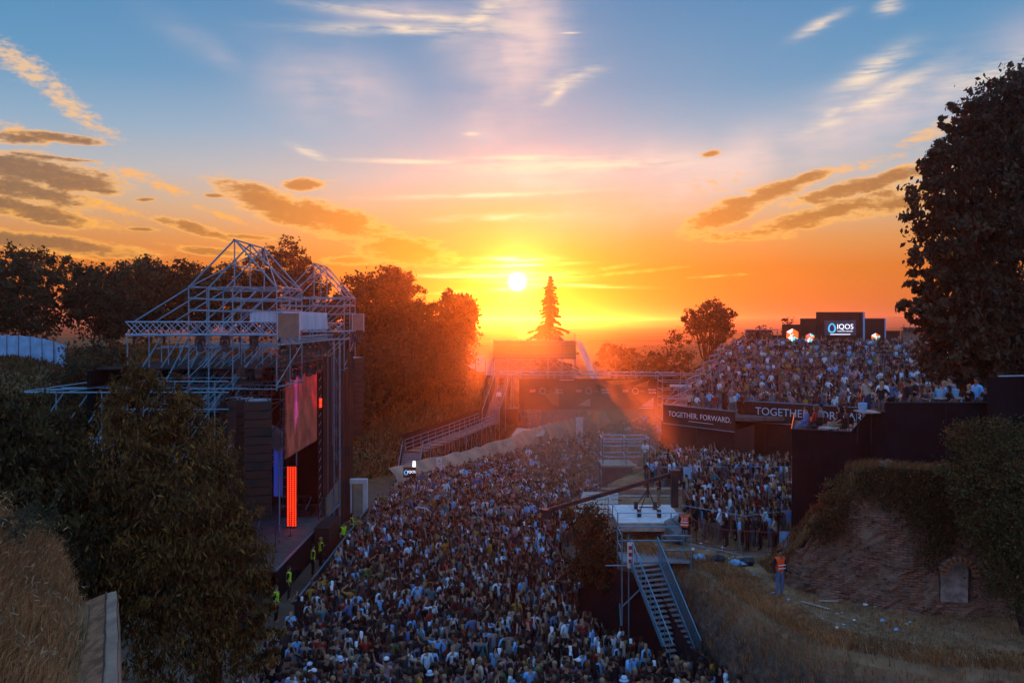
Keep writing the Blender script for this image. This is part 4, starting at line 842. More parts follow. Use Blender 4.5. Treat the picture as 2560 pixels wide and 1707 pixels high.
# ramp walkway
rw = thing('ramp_walkway', 'scaffold ramp walkway with railings running along the far barrier', 'walkway', (-4.5, 94, 0))
A = [(-2.9, 102.5), (-5.8, 94.0), (-9.6, 86.0)]
for (xa, ya), (xb, yb) in zip(A[:-1], A[1:]):
    d_ = Vector((xb - xa, yb - ya)).normalized(); n_ = Vector((-d_.y, d_.x)); za, zb = (3.2, 2.9) if ya > 100 else (2.9, 2.3)
    for k_ in range(6):
        f0, f1 = k_ / 6, (k_ + 1) / 6 - 0.01; pts = []
        for f, sgn in ((f0, -1), (f1, -1), (f1, 1), (f0, 1)): q_ = Vector((xa, ya)).lerp(Vector((xb, yb)), f) + n_ * sgn * 0.9; pts.append((q_.x, q_.y))
        z = za + (zb - za) * f0; MB().prism(pts, z - 0.08, z).build('deck_panel', M['beige'], rw)
    for sgn in (-1, 1):
        for h in (0.35, 0.75, 1.15):
            tube(rw, (xa + n_.x * sgn, ya + n_.y * sgn, za + h), (xb + n_.x * sgn, yb + n_.y * sgn, zb + h), 0.03, g, 'rail')
        for k_ in range(7):
            f = k_ / 6; p = Vector((xa, ya)).lerp(Vector((xb, yb)), f) + n_ * sgn; tube(rw, (p.x, p.y, 0), (p.x, p.y, za + (zb - za) * f + 1.15), 0.035, g, 'post'); 
            if k_ < 6: q_ = Vector((xa, ya)).lerp(Vector((xb, yb)), (k_ + 1) / 6) + n_ * sgn; tube(rw, (p.x, p.y, 0), (q_.x, q_.y, za), 0.03, g, 'brace')
    mb = MB(); q0 = Vector((xa, ya)) + n_ * (-1.02 if n_.x > 0 else 1.02); q1 = Vector((xb, yb)) + n_ * (-1.02 if n_.x > 0 else 1.02)
    mb.add([(q0.x, q0.y, za - 0.1), (q0.x, q0.y, za + 1.7), (q1.x, q1.y, zb + 1.7), (q1.x, q1.y, zb - 0.1)], [(0, 1, 2, 3)]); mb.build('side_cloth', M['black'], rw)
en = thing('ramp_stair', 'short dark stair at the lower end of the ramp walkway', 'stairs', (-9, 83, 0))
for i in range(12): MB().box(-10.6, -8.7, 85.3 - i * 0.3, 85.6 - i * 0.3, 0, 2.25 - i * 0.18).build('step', M['grate'], en)
for x in (-10.65, -8.65): tube(en, (x, 85.6, 3.4), (x, 82.0, 1.2), 0.035, g, 'handrail'); tube(en, (x, 82.0, 0), (x, 82.0, 1.2), 0.035, g, 'post'); MB().add([(x, 85.6, 0.8), (x, 85.6, 3.3), (x, 82.0, 1.1), (x, 82, 0)], [(0, 1, 2, 3)]).build('side_cloth', M['black'], en)
# pale cloth barrier at the foot of the far bank
M['palesheet'] = material('dusty_sheeting', (0.42, 0.29, 0.20), 0.9, 0.25, 0.8, 0.5)
fb = thing('slope_sheeting', 'long pale cloth sheeting over the slope at the edge of the far crowd', 'sheeting', (0, 95, 0))
line = resample([(-10.2, 77.9), (-4.5, 87.6), (0.4, 95.6), (6.4, 106.0), (13.2, 117.6)], 4.0)
for a_, b_ in zip(line[:-1], line[1:]):
    vv = []; ff = []
    for k_ in range(6):
        p = a_.lerp(b_, k_ / 5)
        for z, o_ in ((0.1, 0.0), (1.2, 0.2), (2.05, 0.9)): z *= 1 + 0.45 * float(sm(np.array(p.y), 88, 104)); vv.append((p.x + rnd.uniform(-0.1, 0.1) - 0.84 * o_, p.y + 0.54 * o_ + rnd.uniform(-0.1, 0.1), z + rnd.uniform(-0.12, 0.12)))
    for k_ in range(5):
        for z in range(2): ff.append((k_ * 3 + z, k_ * 3 + z + 1, k_ * 3 + z + 4, k_ * 3 + z + 3))
    mb = MB(); mb.v = vv; mb.f = ff; mb.build('cloth_panel', M['palesheet'], fb, True)
# platform wrapped in yellow-green cloth behind the bridge
yp = thing('wrapped_platform', 'scaffold platform wrapped in yellow-green cloth behind the bridge', 'platform', (3, 124, 0))
YP = 124.0; gz = fz(3, YP); zf = 9.95; zt = 12.45
xs = np.linspace(-2.6, 9.0, 7)
for x in xs:
    for y in (YP, YP + 3): tube(yp, (x, y, min(gz, fz(x, y)) - 0.2), (x, y, zt + (0.2 if x < 8 else 0.9)), 0.045, g, 'standard')
for a_, b_ in zip(xs[:-1], xs[1:]):
    MB().box(a_ + 0.03, b_ - 0.03, YP - 0.06, YP - 0.03, zf, zt - 0.1).build('cloth_panel', M['tarpy'], yp); tube(yp, (a_, YP, zf - 0.2), (b_, YP, zf - 1.9), 0.04, g, 'brace'); tube(yp, (a_, YP + 3, zf - 1.9), (b_, YP + 3, zf - 0.2), 0.04, g, 'brace')
MB().box(9.0, 9.06, YP, YP + 3, zf, zt - 0.1).build('cloth_panel', M['tarpy'], yp); MB().box(-2.8, 9.0, YP, YP + 3, zf - 0.12, zf).build('floor', M['deckboard'], yp)
for z in (zt - 0.05, zt - 0.75, zf + 0.6, zf - 0.2, zf - 1.9): tube(yp, (-2.6, YP - 0.08, z), (9.05, YP - 0.08, z), 0.045, g, 'ledger')
mb = MB(); mb.add([(9.1, YP + 0.5, zt - 0.2), (9.9, YP + 0.5, zt - 0.2), (11.6, YP - 6, 7.4), (10.6, YP - 6, 7.4)], [(0, 1, 2, 3)]); mb.build('net', M['ply'], yp)
pf = thing('panel_fence', 'pale panel fence left of the yellow-green wrapped platform', 'fence', (-6, 126, 9))
for i in range(4): x = -8.0 + i * 1.4; MB().box(x, x + 1.32, 125.9, 125.95, fz(x, 126), fz(x, 126) + 2.3).build('panel', M['tarpw'], pf); tube(pf, (x, 125.85, fz(x, 126) - 0.2), (x, 125.85, fz(x, 126) + 2.5), 0.04, M['bark'], 'post')
# lean-to roof sheets, flags and signs near the far barrier
lr = thing('shelter_roof', 'low shelter of two pale roof sheets beside the far crowd', 'shelter', (1.5, 101, 0))
MB().prism([(-0.1, 100.2), (2.0, 99.8), (2.5, 102.4), (0.6, 102.8)], [2.0, 1.85, 2.5, 2.6], [2.06, 1.91, 2.56, 2.66]).build('roof_sheet', M['ply'], lr); MB().prism([(2.05, 99.8), (3.6, 100.5), (3.9, 102.6), (2.55, 102.4)], [1.85, 2.0, 2.4, 2.5], [1.91, 2.06, 2.46, 2.56]).build('roof_sheet', M['ply'], lr)
for x, y in ((0.1, 100.4), (3.3, 100.5), (0.8, 102.6), (3.7, 102.4)): tube(lr, (x, y, 0), (x, y, 2.0), 0.05, M['bark'], 'post')
for x, y, z0, z1, wd, m_, lb in ((8.3, 108.5, 1.0, 3.3, 0.95, 'white', 'white cloth banner hung on the bridge scaffold'), (10.4, 109.5, 2.6, 3.9, 0.75, 'tarpy', 'small yellow cloth hung beside the white banner on the scaffold')):
    t_ = thing('hanging_banner', lb, 'banner', (x, y, z0)); mb = MB()
    mb.add([(x - wd / 2 + (0.1 if z == z0 else 0), y + (0.1 if k_ % 2 else 0), z) for k_ in range(1) for z in (z0, z1)] + [(x + wd / 2, y, z) for z in (z1, z0)], [(0, 1, 2, 3)]); mb.build('cloth', M[m_], t_); tube(t_, (x - wd * 0.7, y + 0.04, z1), (x + wd * 0.7, y + 0.04, z1), 0.03, g, 'pole')
M['screenface'] = material('sign_panel_dark', (0.10, 0.09, 0.12), 0.5, 0.1, 3); M['iq'] = emitter('blue_logo', S(70, 165, 215), 0.75); M['iqw'] = emitter('white_lettering', S(235, 240, 250), 0.8)
def oval_logo(parent, x, y, z, h, mat):
    mb = MB(); n_ = 22
    def rad(a, k_): return ((0.36 + 0.05 * k_) * h * math.cos(a) * (1 - 0.18 * math.sin(a)), (0.5 if k_ else 0.33) * h * math.sin(a) + (0 if k_ else 0.02 * h)) if k_ else (0.25 * h * math.cos(a) * (1 - 0.18 * math.sin(a)), 0.37 * h * math.sin(a))
    for i in range(n_):
        q_ = []
        for a in (6.2832 * i / n_, 6.2832 * (i + 1) / n_):
            for k_ in (0, 1): u_, v_ = rad(a, k_); q_.append((x + u_, y, z + v_))
        mb.add(q_, [(0, 1, 3, 2)])
    return mb.build('logo_ring', mat, parent)
sg = thing('lit_sign', 'small lit sign with a ring logo above the far crowd edge', 'sign', (-9, 76.5, 0))
tube(sg, (-8.6, 76.6, 0), (-8.6, 76.6, 3.0), 0.05, M['blackmetal'], 'post'); MB().box(-9.45, -8.35, 76.45, 76.55, 1.5, 2.4).build('panel', M['blackmetal'], sg); oval_logo(sg, -9.2, 76.43, 1.95, 0.42, M['iq']); lettering('IQOS', 0.3, M['iqw'], sg, (-8.72, 76.43, 2.0))
MB().cyl((-8.5, 76.4, 2.45), (-8.5, 76.4, 2.95), 0.16, 0.12, 8).build('lamp', M['iqw'], sg)
s2 = thing('notice_sign', 'white upright notice with red print beside the ramp walkway', 'sign', (-6.9, 84, 0)); MB().box(-7.15, -6.65, 83.4, 83.46, 0.9, 2.15).build('panel', M['white'], s2); tube(s2, (-6.9, 83.5, 0), (-6.9, 83.5, 2.1), 0.04, g, 'post')
lettering('A', 0.42, M['redprint'], s2, (-6.9, 83.37, 1.85)); lettering('SOS', 0.22, M['redprint'], s2, (-6.9, 83.37, 1.45)); lettering('EXIT', 0.18, M['redprint'], s2, (-6.9, 83.37, 1.15))
# scaffold control stand in the smoke
fo = thing('control_stand', 'small scaffold control stand with rails rising from the hazy crowd', 'platform', (8, 64, 0))
for x in (6.6, 8.3, 10.0):
    for y in (64.0, 66.2): tube(fo, (x, y, 0.5), (x, y, 6.6), 0.04, g, 'standard')
for z in (6.5, 6.0, 5.2, 4.4): 
    for y in (64.0, 66.2): tube(fo, (6.6, y, z), (10.0, y, z), 0.04, M['alu'], 'rail')
for x in (6.6, 8.3, 10.0): tube(fo, (x, 64, 6.5), (x, 66.2, 6.5), 0.04, M['alu'], 'rail'); tube(fo, (x, 64, 5.2), (x, 66.2, 5.2), 0.04, M['alu'], 'rail')
for i in range(3): MB().box(6.5 + i * 0.8, 7.28 + i * 0.8, 63.6, 66.2, 4.55, 4.65).build('deck_panel', M['ply'], fo)
MB().box(6.5, 8.7, 63.5, 63.56, 3.1, 4.5).build('front_panel', M['deckboard'], fo); tube(fo, (10.0, 64, 6.0), (12.0, 62.5, 4.4), 0.045, M['alu'], 'brace')
# ---------------------------------------------------------------- metal stair and landing to the terrace
ms = thing('metal_stair', 'grey metal stair with handrails climbing from the crowd to the terrace', 'stairs', (6.5, 38, 0))
A = Vector((5.95, 39.55, TZ)); B = Vector((7.2, 36.15, 0.75)); n_ = 20; MB().box(6.5, 7.9, 35.75, 36.5, 0, 0.72).build('plinth', M['black'], ms); dirn = (B - A); hd = Vector((dirn.x, dirn.y, 0)).normalized(); sd = Vector((hd.y, -hd.x, 0)); sd = -sd if sd.x < 0 else sd
for i in range(n_):
    f = (i + 0.5) / n_; c_ = A + dirn * f; mb = MB(); p0 = c_ - sd * 0.62; p1 = c_ + sd * 0.62; mb.bar(p0, p1, 0.25, 0.045); mb.build('step', M['grate'], ms)
for sgn in (-1, 1):
    o_ = sd * 0.66 * sgn; mb = MB(); mb.bar(A + o_, B + o_, 0.05, 0.2); mb.build('stringer', M['galv'], ms)
    tube(ms, A + o_ + Vector((0, 0, 1.1)), B + o_ + Vector((0, 0, 1.1)), 0.032, M['galv'], 'handrail'); tube(ms, A + o_ + Vector((0, 0, 0.18)), B + o_ + Vector((0, 0, 0.18)), 0.022, M['galv'], 'lower_rail')
    for i in range(45 if sgn > 0 else 9):
        p = A + dirn * ((i + 0.3) / (45 if sgn > 0 else 9)) + o_; tube(ms, p + Vector((0, 0, 0.15)), p + Vector((0, 0, 1.1)), 0.013 if sgn > 0 else 0.02, M['galv'], 'baluster')
ld = thing('stair_landing', 'grated metal landing with rails at the top of the stair', 'platform', (6.5, 40.4, 0))
for i in range(6): MB().box(4.95 + i * 0.52, 5.45 + i * 0.52, 39.6, 41.3, TZ - 0.06, TZ + 0.02).build('grating', M['grate'], ld)
for (x, y) in ((4.95, 39.6), (4.95, 41.3), (8.05, 41.3), (5.25, 39.6), (6.75, 39.6), (8.05, 39.6)):
    tube(ld, (x, y, 0), (x, y, TZ + (1.25 if x < 6 or y > 41 or x > 6.6 else 0)), 0.03, g, 'post')
for h in (0.55, 1.2):
    tube(ld, (4.95, 39.6, TZ + h), (4.95, 41.3, TZ + h), 0.028, g, 'rail'); tube(ld, (4.95, 41.3, TZ + h), (8.05, 41.3, TZ + h), 0.028, g, 'rail'); tube(ld, (6.75, 39.6, TZ + h), (8.05, 39.6, TZ + h), 0.028, g, 'rail')
for a_, b_ in (((4.95, 39.6, 2.2), (6.9, 39.6, TZ - 0.1)), ((4.95, 39.6, 0.3), (4.95, 41.3, TZ - 0.1)), ((4.2, 39.5, TZ - 0.12), (5.2, 39.5, TZ - 0.12))): tube(ld, a_, b_, 0.03, g, 'brace')
ns = thing('notice_sign', 'narrow white notice with red marks on the stair handrail', 'sign', (5.35, 39.4, TZ + 0.2)); MB().box(5.16, 5.44, 39.38, 39.41, TZ - 0.2, TZ + 0.95).build('panel', M['white'], ns)
for z in (0.72, 0.42, 0.12): MB().box(5.22, 5.38, 39.36, 39.377, TZ + z - 0.09, TZ + z + 0.08).build('print_block', M['redprint'], ns)
bd = thing('black_drape', 'black cloth wall closing off the space under the stair landing', 'drape', (6, 40, 0))
mb = MB(); pts = [(3.4, 42.6), (4.6, 40.9), (5.3, 40.2), (6.3, 39.2), (6.9, 37.2), (7.3, 35.4), (7.7, 34.4)]
for i, (x, y) in enumerate(pts): mb.v += [(x - 0.35, y - 0.25, 0), (x - 0.1, y - 0.1, 1.9), (x, y, min(3.6, 0.6 + 0.62 * (y - 34.4)) if y > 35 else 0.6)]
mb.f += [(i * 3 + k_, i * 3 + k_ + 1, i * 3 + k_ + 4, i * 3 + k_ + 3) for i in range(len(pts) - 1) for k_ in range(2)]; mb.build('cloth', M['black'], bd, True)
# ---------------------------------------------------------------- camera crane and its platform
cp = thing('crane_platform', 'white low platform with tube rails carrying the camera crane', 'platform', (7, 46, TZ))
zp = 5.05
for i in range(3): MB().box(5.25 + i * 1.13, 6.36 + i * 1.13, 43.7, 48.0, zp - 0.09, zp).build('deck_panel', M['white'], cp)
MB().box(5.25, 8.62, 43.64, 43.7, zp - 0.42, zp - 0.01).build('fascia', M['ply'], cp)
for x, y in ((5.25, 43.7), (5.25, 45.9), (5.25, 48), (7.9, 43.7), (8.6, 48), (8.6, 43.7)): tube(cp, (x, y, 1.0 if x < 6 else TZ - 0.2), (x, y, zp + 0.5), 0.03, g, 'post')
for a_, b_ in (((5.25, 43.7), (5.25, 48)), ((5.25, 48), (8.6, 48)), ((5.25, 43.7), (8.6, 43.7))): tube(cp, (*a_, zp + 0.48), (*b_, zp + 0.48), 0.03, M['alu'], 'rail')
for x in (5.25, 8.6): tube(cp, (x, 43.66, zp - 0.5), (x, 48, zp - 0.5), 0.03, g, 'ledger')
cr = thing('camera_crane', 'black camera crane with a long arm reaching over the crowd', 'camera crane', (7.0, 45.6, zp))
top_ = Vector((7.1, 46.0, 6.75)); mb = MB()
for x, y in ((6.5, 45.0), (7.5, 44.9), (6.6, 46.9), (7.6, 46.8)): tube(cr, (x, y, zp + 0.15), top_ - Vector((0, 0, 0.5)), 0.03, M['blackmetal'], 'leg'); w_ = MB().cyl((x - 0.09, y, zp + 0.2), (x + 0.09, y, zp + 0.2), 0.2, 0.2, 12).build('wheel', M['blackmetal'], cr)
tube(cr, (6.5, 45.0, zp + 0.5), (7.5, 44.9, zp + 0.5), 0.03, M['blackmetal'], 'axle'); tube(cr, top_ - Vector((0, 0, 0.9)), top_, 0.06, M['blackmetal'], 'column')
a_ = Vector((1.9, 45.2, 5.35)); b_ = Vector((8.5, 46.2, 7.05)); MB().bar(a_, b_, 0.16, 0.2).build('arm', M['blackmetal'], cr); tube(cr, a_ + Vector((0, 0, 0.35)), top_ + Vector((0, 0, 0.6)), 0.012, M['blackmetal'], 'cable'); tube(cr, top_, top_ + Vector((0, 0, 0.6)), 0.02, M['blackmetal'], 'mast')
MB().box(1.6, 2.05, 45.0, 45.4, 4.95, 5.4).build('camera', M['blackmetal'], cr); MB().box(8.3, 8.8, 45.9, 46.5, 6.75, 7.25).build('counterweight', M['blackmetal'], cr); MB().box(8.35, 8.7, 46.0, 46.3, 5.3, 6.8).build('monitor_stand', M['blackmetal'], cr)
mon = None
rf = thing('roof_sheets', 'sloping pale roof sheets beside the crane platform, crossed by dark battens', 'shelter', (4.3, 50, 3))
for i in range(3): MB().prism([(3.4 + i * 0.82, 48.6), (4.18 + i * 0.82, 48.6), (4.9 + i * 0.7, 52.2), (4.22 + i * 0.7, 52.2)], [4.2, 4.2, 4.9, 4.9], [4.25, 4.25, 4.95, 4.95]).build('roof_sheet', M['ply'], rf)
for i in range(5): tube(rf, (3.5 + 0.2 * i, 48.9 + i * 0.7, 4.32 + i * 0.13), (5.9 + 0.15 * i, 48.9 + i * 0.7, 4.32 + i * 0.13), 0.03, M['bark'], 'batten')
for x, y in ((3.6, 48.8), (5.7, 48.8), (4.5, 52), (6.2, 52)): tube(rf, (x, y, 0), (x, y, 4.2), 0.05, M['bark'], 'post')
tp = thing('tarpaulin_bundle', 'crumpled grey tarpaulin over a box beside the crane platform', 'tarpaulin', (8.0, 43.0, TZ))
mb = MB().ball((8.05, 43.0, TZ + 0.62), 0.62, 0.5, 0.72, 14, 9); mb.v = [(x + 0.09 * math.sin(z * 9 + x * 7), y + 0.09 * math.cos(z * 7 + x * 5), max(TZ, z + 0.08 * math.sin(x * 11))) for x, y, z in mb.v]; mb.build('cover', M['tarpg'], tp)
kb = tag(MB().box(5.6, 12.2, 54.5, 55.1, TZ - 0.05, TZ + 0.45).build('kerb_wall', M['concrete']), 'low pale concrete kerb across the terrace behind the crane', 'kerb')
# ---------------------------------------------------------------- barriers on the terrace
def crowd_barrier(a, b, mat, label, group, z=TZ, h=1.1, n=14):
    a = Vector((a[0], a[1], z)); b = Vector((b[0], b[1], z)); t_ = thing('crowd_barrier', label, 'barrier', a, 0, group); up = Vector((0, 0, 1))
    for q_ in (a, b): tube(t_, q_, q_ + up * h, 0.022, mat, 'post')
    tube(t_, a + up * h, b + up * h, 0.022, mat, 'top_rail'); tube(t_, a + up * 0.18, b + up * 0.18, 0.02, mat, 'lower_rail')
    for i in range(1, n): q_ = a.lerp(b, i / n); tube(t_, q_ + up * 0.18, q_ + up * h, 0.009, mat, 'bar', 5)
    for f in (0.12, 0.88):
        q_ = a.lerp(b, f); d_ = (b - a).normalized().cross(up) * 0.3; tube(t_, q_ - d_ + up * 0.02, q_ + d_ + up * 0.02, 0.02, mat, 'foot')
rb = 'red barriers round the terrace crowd'
red = [(8.75, 45.2), (9.0, 42.9), (9.9, 41.15), (12.0, 40.6), (13.9, 41.6)]
for i, (a_, b_) in enumerate(zip(red[:-1], red[1:])): crowd_barrier(a_, b_, M['redmetal'], 'red steel crowd barrier at the front of the terrace crowd', rb)
for i in range(3): crowd_barrier((10.2 + i * 2.35, 52.6), (12.45 + i * 2.35, 52.6), M['redmetal'] if i == 0 else M['galv'], 'red steel crowd barrier between the two halves of the terrace crowd' if i == 0 else 'grey steel crowd barrier between the two halves of the terrace crowd', 'barriers between the terrace crowds')
for i in range(4): crowd_barrier((9.2 + i * 2.4, 56.6), (11.5 + i * 2.4, 56.6), M['galv'], 'grey steel barrier with mesh behind the concrete kerb', 'barriers behind the kerb', h=1.5, n=10)
hf = thing('mesh_fence', 'leaning steel mesh fence panels on poles before the red barriers', 'fence', (10, 39.8, TZ))
for a_, b_ in (((8.2, 42.6), (10.6, 40.2)), ((10.6, 40.2), (13.6, 41.6))):
    tube(hf, (*a_, TZ + 1.95), (*b_, TZ + 1.95), 0.02, g, 'rail'); tube(hf, (*a_, TZ + 0.15), (*b_, TZ + 0.15), 0.02, g, 'rail')
for x, y, lx in ((8.2, 42.6, 0), (10.55, 40.2, -0.35), (13.6, 41.6, 0)): tube(hf, (x, y, TZ), (x + lx, y, TZ + 1.98), 0.022, g, 'post')
MB().box(10.2, 10.95, 39.9, 40.25, TZ, TZ + 0.13).build('foot_block', M['concrete'], hf)
sgn_ = thing('handwritten_sign', 'pale blue sheet of paper fixed to the barrier in the terrace crowd', 'sign', (11.3, 56.5, TZ + 0.5)); MB().box(11.0, 11.5, 56.44, 56.47, TZ + 0.55, TZ + 1.5).build('sheet', M['tarpb'], sgn_)
cl = thing('hanging_cloth', 'pale cloth hung over the red barrier', 'cloth', (12.6, 40.75, TZ)); mb = MB(); mb.v = [(12.35 + 0.16 * i, 40.66 + 0.03 * (i % 2), z) for i in range(4) for z in (TZ + 0.3 + 0.06 * i, TZ + 1.14)]; mb.f = [(0, 1, 3, 2), (2, 3, 5, 4), (4, 5, 7, 6)]; mb.build('cloth', M['tarpb'], cl)
# ---------------------------------------------------------------- black draped walls and printed banners
def cloth_wall(name, label, pts, z0, z1, mat, cat='wall', panel=2.4):
    t_ = thing(name, label, cat, (pts[0][0], pts[0][1], z0)); line = resample(pts, panel)
    zz = z1 if callable(z1) else (lambda x, y: z1)
    for a_, b_ in zip(line[:-1], line[1:]):
        d_ = (b_ - a_).normalized(); n_ = Vector((-d_.y, d_.x)) * 0.03; vv = []
        for k_ in range(4):
            p = a_.lerp(b_, k_ / 3 * 0.996); w_ = n_ * rnd.uniform(-1, 1)
            vv += [(p.x + w_.x, p.y + w_.y, z0), (p.x - w_.x, p.y - w_.y, (z0 + zz(p.x, p.y)) / 2), (p.x, p.y, zz(p.x, p.y))]
        mb = MB(); mb.v = vv; mb.f = [(k_ * 3 + j, k_ * 3 + j + 1, k_ * 3 + j + 4, k_ * 3 + j + 3) for k_ in range(3) for j in range(2)]; mb.build('cloth_panel', mat, t_)
    return t_
cloth_wall('cloth_wall', 'dark brown cloth wall behind the terrace crowd, under the first banner', [(11.6, 68.3), (15.9, 62.8), (18.2, 66.0)], TZ, 7.3, M['brownblack'])
cloth_wall('cloth_wall', 'dark brown cloth wall behind the terrace crowd, under the longer banner', [(18.3, 72.3), (26.4, 66.0)], TZ, 7.0, M['brownblack'])
def banner(label, a, b, z0, z1, txt, size, mat, off, under=None):
    a = Vector((*a, 0)); b = Vector((*b, 0)); d_ = (b - a).normalized(); nrm = Vector((d_.y, -d_.x, 0)); t_ = thing('printed_banner', label, 'banner', (a.x, a.y, z0))
    mb = MB(); mb.prism([(a + nrm * 0.05).to_2d(), (b + nrm * 0.05).to_2d(), b.to_2d(), a.to_2d()], z0, z1); mb.build('cloth', M['brownblack'], t_)
    rz = math.atan2(d_.y, d_.x); p = a.lerp(b, off) + nrm * 0.07
    lettering(txt, size, mat, t_, (p.x, p.y, (z0 + z1) / 2 + 0.05), rz)
    for z in (z0, z1): tube(t_, (a.x, a.y, z) + nrm * 0.06 if False else Vector((a.x, a.y, z)) + nrm * 0.06, Vector((b.x, b.y, z)) + nrm * 0.06, 0.04, M['galv'], 'rail')
    u0 = a.lerp(b, off - 0.14) + nrm * 0.08; u1 = a.lerp(b, off + 0.2) + nrm * 0.08; tube(t_, (u0.x, u0.y, z0 + 0.38), (u1.x, u1.y, z0 + 0.38), 0.018, M['letter'], 'underline') if under else None
banner('first dark banner reading TOGETHER. FORWARD. in white', (11.7, 68), (15.85, 62.5), 7.2, 8.66, 'TOGETHER. FORWARD.', 0.56, M['letter'], 0.52, True)
banner('longer dark banner with pale blue TOGETHER. FORWARD., partly hidden by seated people', (18.5, 72.0), (26.2, 65.8), 6.95, 8.6, 'TOGETHER. FORWARD.', 0.86, M['letterblue'], 0.62)
# black draped viewing decks on the right
up = thing('draped_deck', 'upper viewing deck wrapped in black cloth below the chestnut tree', 'deck', (20, 40, TZ)); ZU = 10.7
def deck(t_, poly, zd, zw, front, base=TZ):
    MB().prism(poly, zd - 0.12, zd).build('floor', M['deckboard'], t_)
    line = resample(front, 2.2)
    for a_, b_ in zip(line[:-1], line[1:]):
        d_ = (b_ - a_).normalized(); n_ = Vector((-d_.y, d_.x)) * 0.04; vv = []
        for k_ in range(5):
            p = a_.lerp(b_, k_ / 4 * 0.997); w_ = n_ * rnd.uniform(-1, 1); zt_ = zw(p.x, p.y)
            vv += [(p.x + w_.x, p.y + w_.y, base), (p.x - w_.x, p.y - w_.y, (base + zt_) / 2), (p.x, p.y, zt_)]
        mb = MB(); mb.v = vv; mb.f = [(k_ * 3 + j, k_ * 3 + j + 1, k_ * 3 + j + 4, k_ * 3 + j + 3) for k_ in range(4) for j in range(2)]; mb.build('cloth_panel', M['black'], t_)
    for a_, b_ in zip(front[:-1], front[1:]): tube(t_, (a_[0], a_[1], zw(*a_)), (b_[0], b_[1], zw(*b_)), 0.03, M['blackmetal'], 'rail')
deck(up, [(15.75, 37.1), (31, 37.1), (31, 46), (19.75, 46)], ZU, lambda x, y: 11.62, [(31, 37.0), (15.7, 37.0), (19.7, 46)])
MB().box(19.6, 31, 36.2, 36.3, TZ, 12.75).build('high_screen', M['black'], up); MB().bar((20, 36.2, 12.78), (31, 36.2, 13.0), 0.05).build('rail', M['alu'], up)
low = thing('draped_deck', 'lower viewing deck wrapped in black cloth with seated people at a table', 'deck', (14, 42, TZ)); ZL = 9.75
deck(low, [(12.75, 40.1), (15.7, 38.6), (18.5, 46), (15.1, 47)], ZL, lambda x, y: 10.15 if x < 15.0 or y > 40 else 10.15 + (x - 15.0) * 1.5, [(15.72, 37.03), (15.7, 38.5), (15.0, 38.9), (12.72, 40.0), (15.1, 47)])
ct = thing('bar_counter', 'pale counter top at the corner of the upper deck', 'table', (15.6, 38.0, 11.0)); MB().box(14.9, 15.68, 37.4, 38.4, 11.12, 11.18).build('top', M['ply'], ct)
for x in (15.0, 15.6): tube(ct, (x, 38.2, ZL), (x, 38.2, 11.12), 0.03, M['blackmetal'], 'leg')
tbl = thing('round_table', 'small pale table between the seated people on the lower deck', 'table', (14.4, 40.1, ZL)); MB().cyl((14.35, 39.85, 10.2), (14.35, 39.85, 10.24), 0.45, 0.45, 16).build('top', M['ply'], tbl); MB().cyl((14.35, 39.85, ZL), (14.35, 39.85, 10.2), 0.04, 0.04, 8).build('leg', M['blackmetal'], tbl)
tb2 = thing('bar_table', 'brown bar table among the people on the upper deck', 'table', (18.6, 38.0, ZU)); MB().box(18.0, 19.3, 37.5, 38.1, 11.72, 11.78).build('top', M['ply'], tb2)
for x in (18.1, 19.2): tube(tb2, (x, 37.8, ZU), (x, 37.8, 11.72), 0.03, M['blackmetal'], 'leg')
for i, (x, y, z) in enumerate(((15.1, 37.9, 11.18), (18.3, 37.7, 11.78), (19.0, 37.8, 11.78))):
    bk = thing('ice_bucket', 'blue-white ice bucket on the counter of the upper deck', 'bucket', (x, y, z), 0, 'ice buckets on the deck tables'); MB().cyl((x, y, z), (x, y, z + 0.34), 0.15, 0.2, 12).build('pail', M['tarpb'], bk); MB().cyl((x, y, z + 0.3), (x + 0.05, y, z + 0.55), 0.03, 0.02, 6).build('bottle', M['tarpg'], bk)
# ---------------------------------------------------------------- stand of stepped platforms for the upper crowd
stand = thing('crowd_stand', 'stepped crowd stand rising to the dark stage backdrop', 'stand', (30, 90, TZ))
def tier_left(y): return 12.6 + (y - 72) * 0.36
TIERS = [(73 + 5.0 * i, 7.55 + 0.52 * i) for i in range(8)]
for i, (y, z) in enumerate(TIERS):
    MB().prism([(tier_left(y), y), (58, y), (58, y + 4.98), (tier_left(y + 5), y + 4.98)], z - 0.3, z).build('tier', M['deckboard'], stand)
    for k_ in range(5): x = tier_left(y) + 0.2 + k_ * 9; tube(stand, (x, y + 0.2, TZ if y < 80 else 0), (x, y + 0.2, z), 0.06, M['galv'], 'post')
MB().prism([(12.7, 69.5), (58, 69.5), (58, 72.95), (12.7, 72.95)], 7.2, 7.5).build('tier', M['deckboard'], stand)
gl = 'grey barriers on the crowd stand'
for i in range(6): crowd_barrier((35.2 + i * 2.4 - 4.4, 98.0), (37.5 + i * 2.4 - 4.4, 98.0), M['galv'], 'grey steel barrier across the middle of the crowd stand', gl, 10.15, 1.25, 12)
for j, (y, z) in enumerate(((74.0, 7.55), (80, 8.07), (86, 8.6), (92, 9.11))):
    for i in range(3): x = tier_left(y) + 1.4 + i * 2.3; crowd_barrier((x, y), (x + 2.2, y), M['galv'], 'grey steel barrier on the left wing of the crowd stand, row %s' % ('one', 'two', 'three', 'four')[j], 'barriers on the left wing of the stand', z, 1.25, 12)
lw = thing('scaffold_rails', 'scaffold guard rails along the stepped left edge of the crowd stand', 'railing', (14, 85, 7))
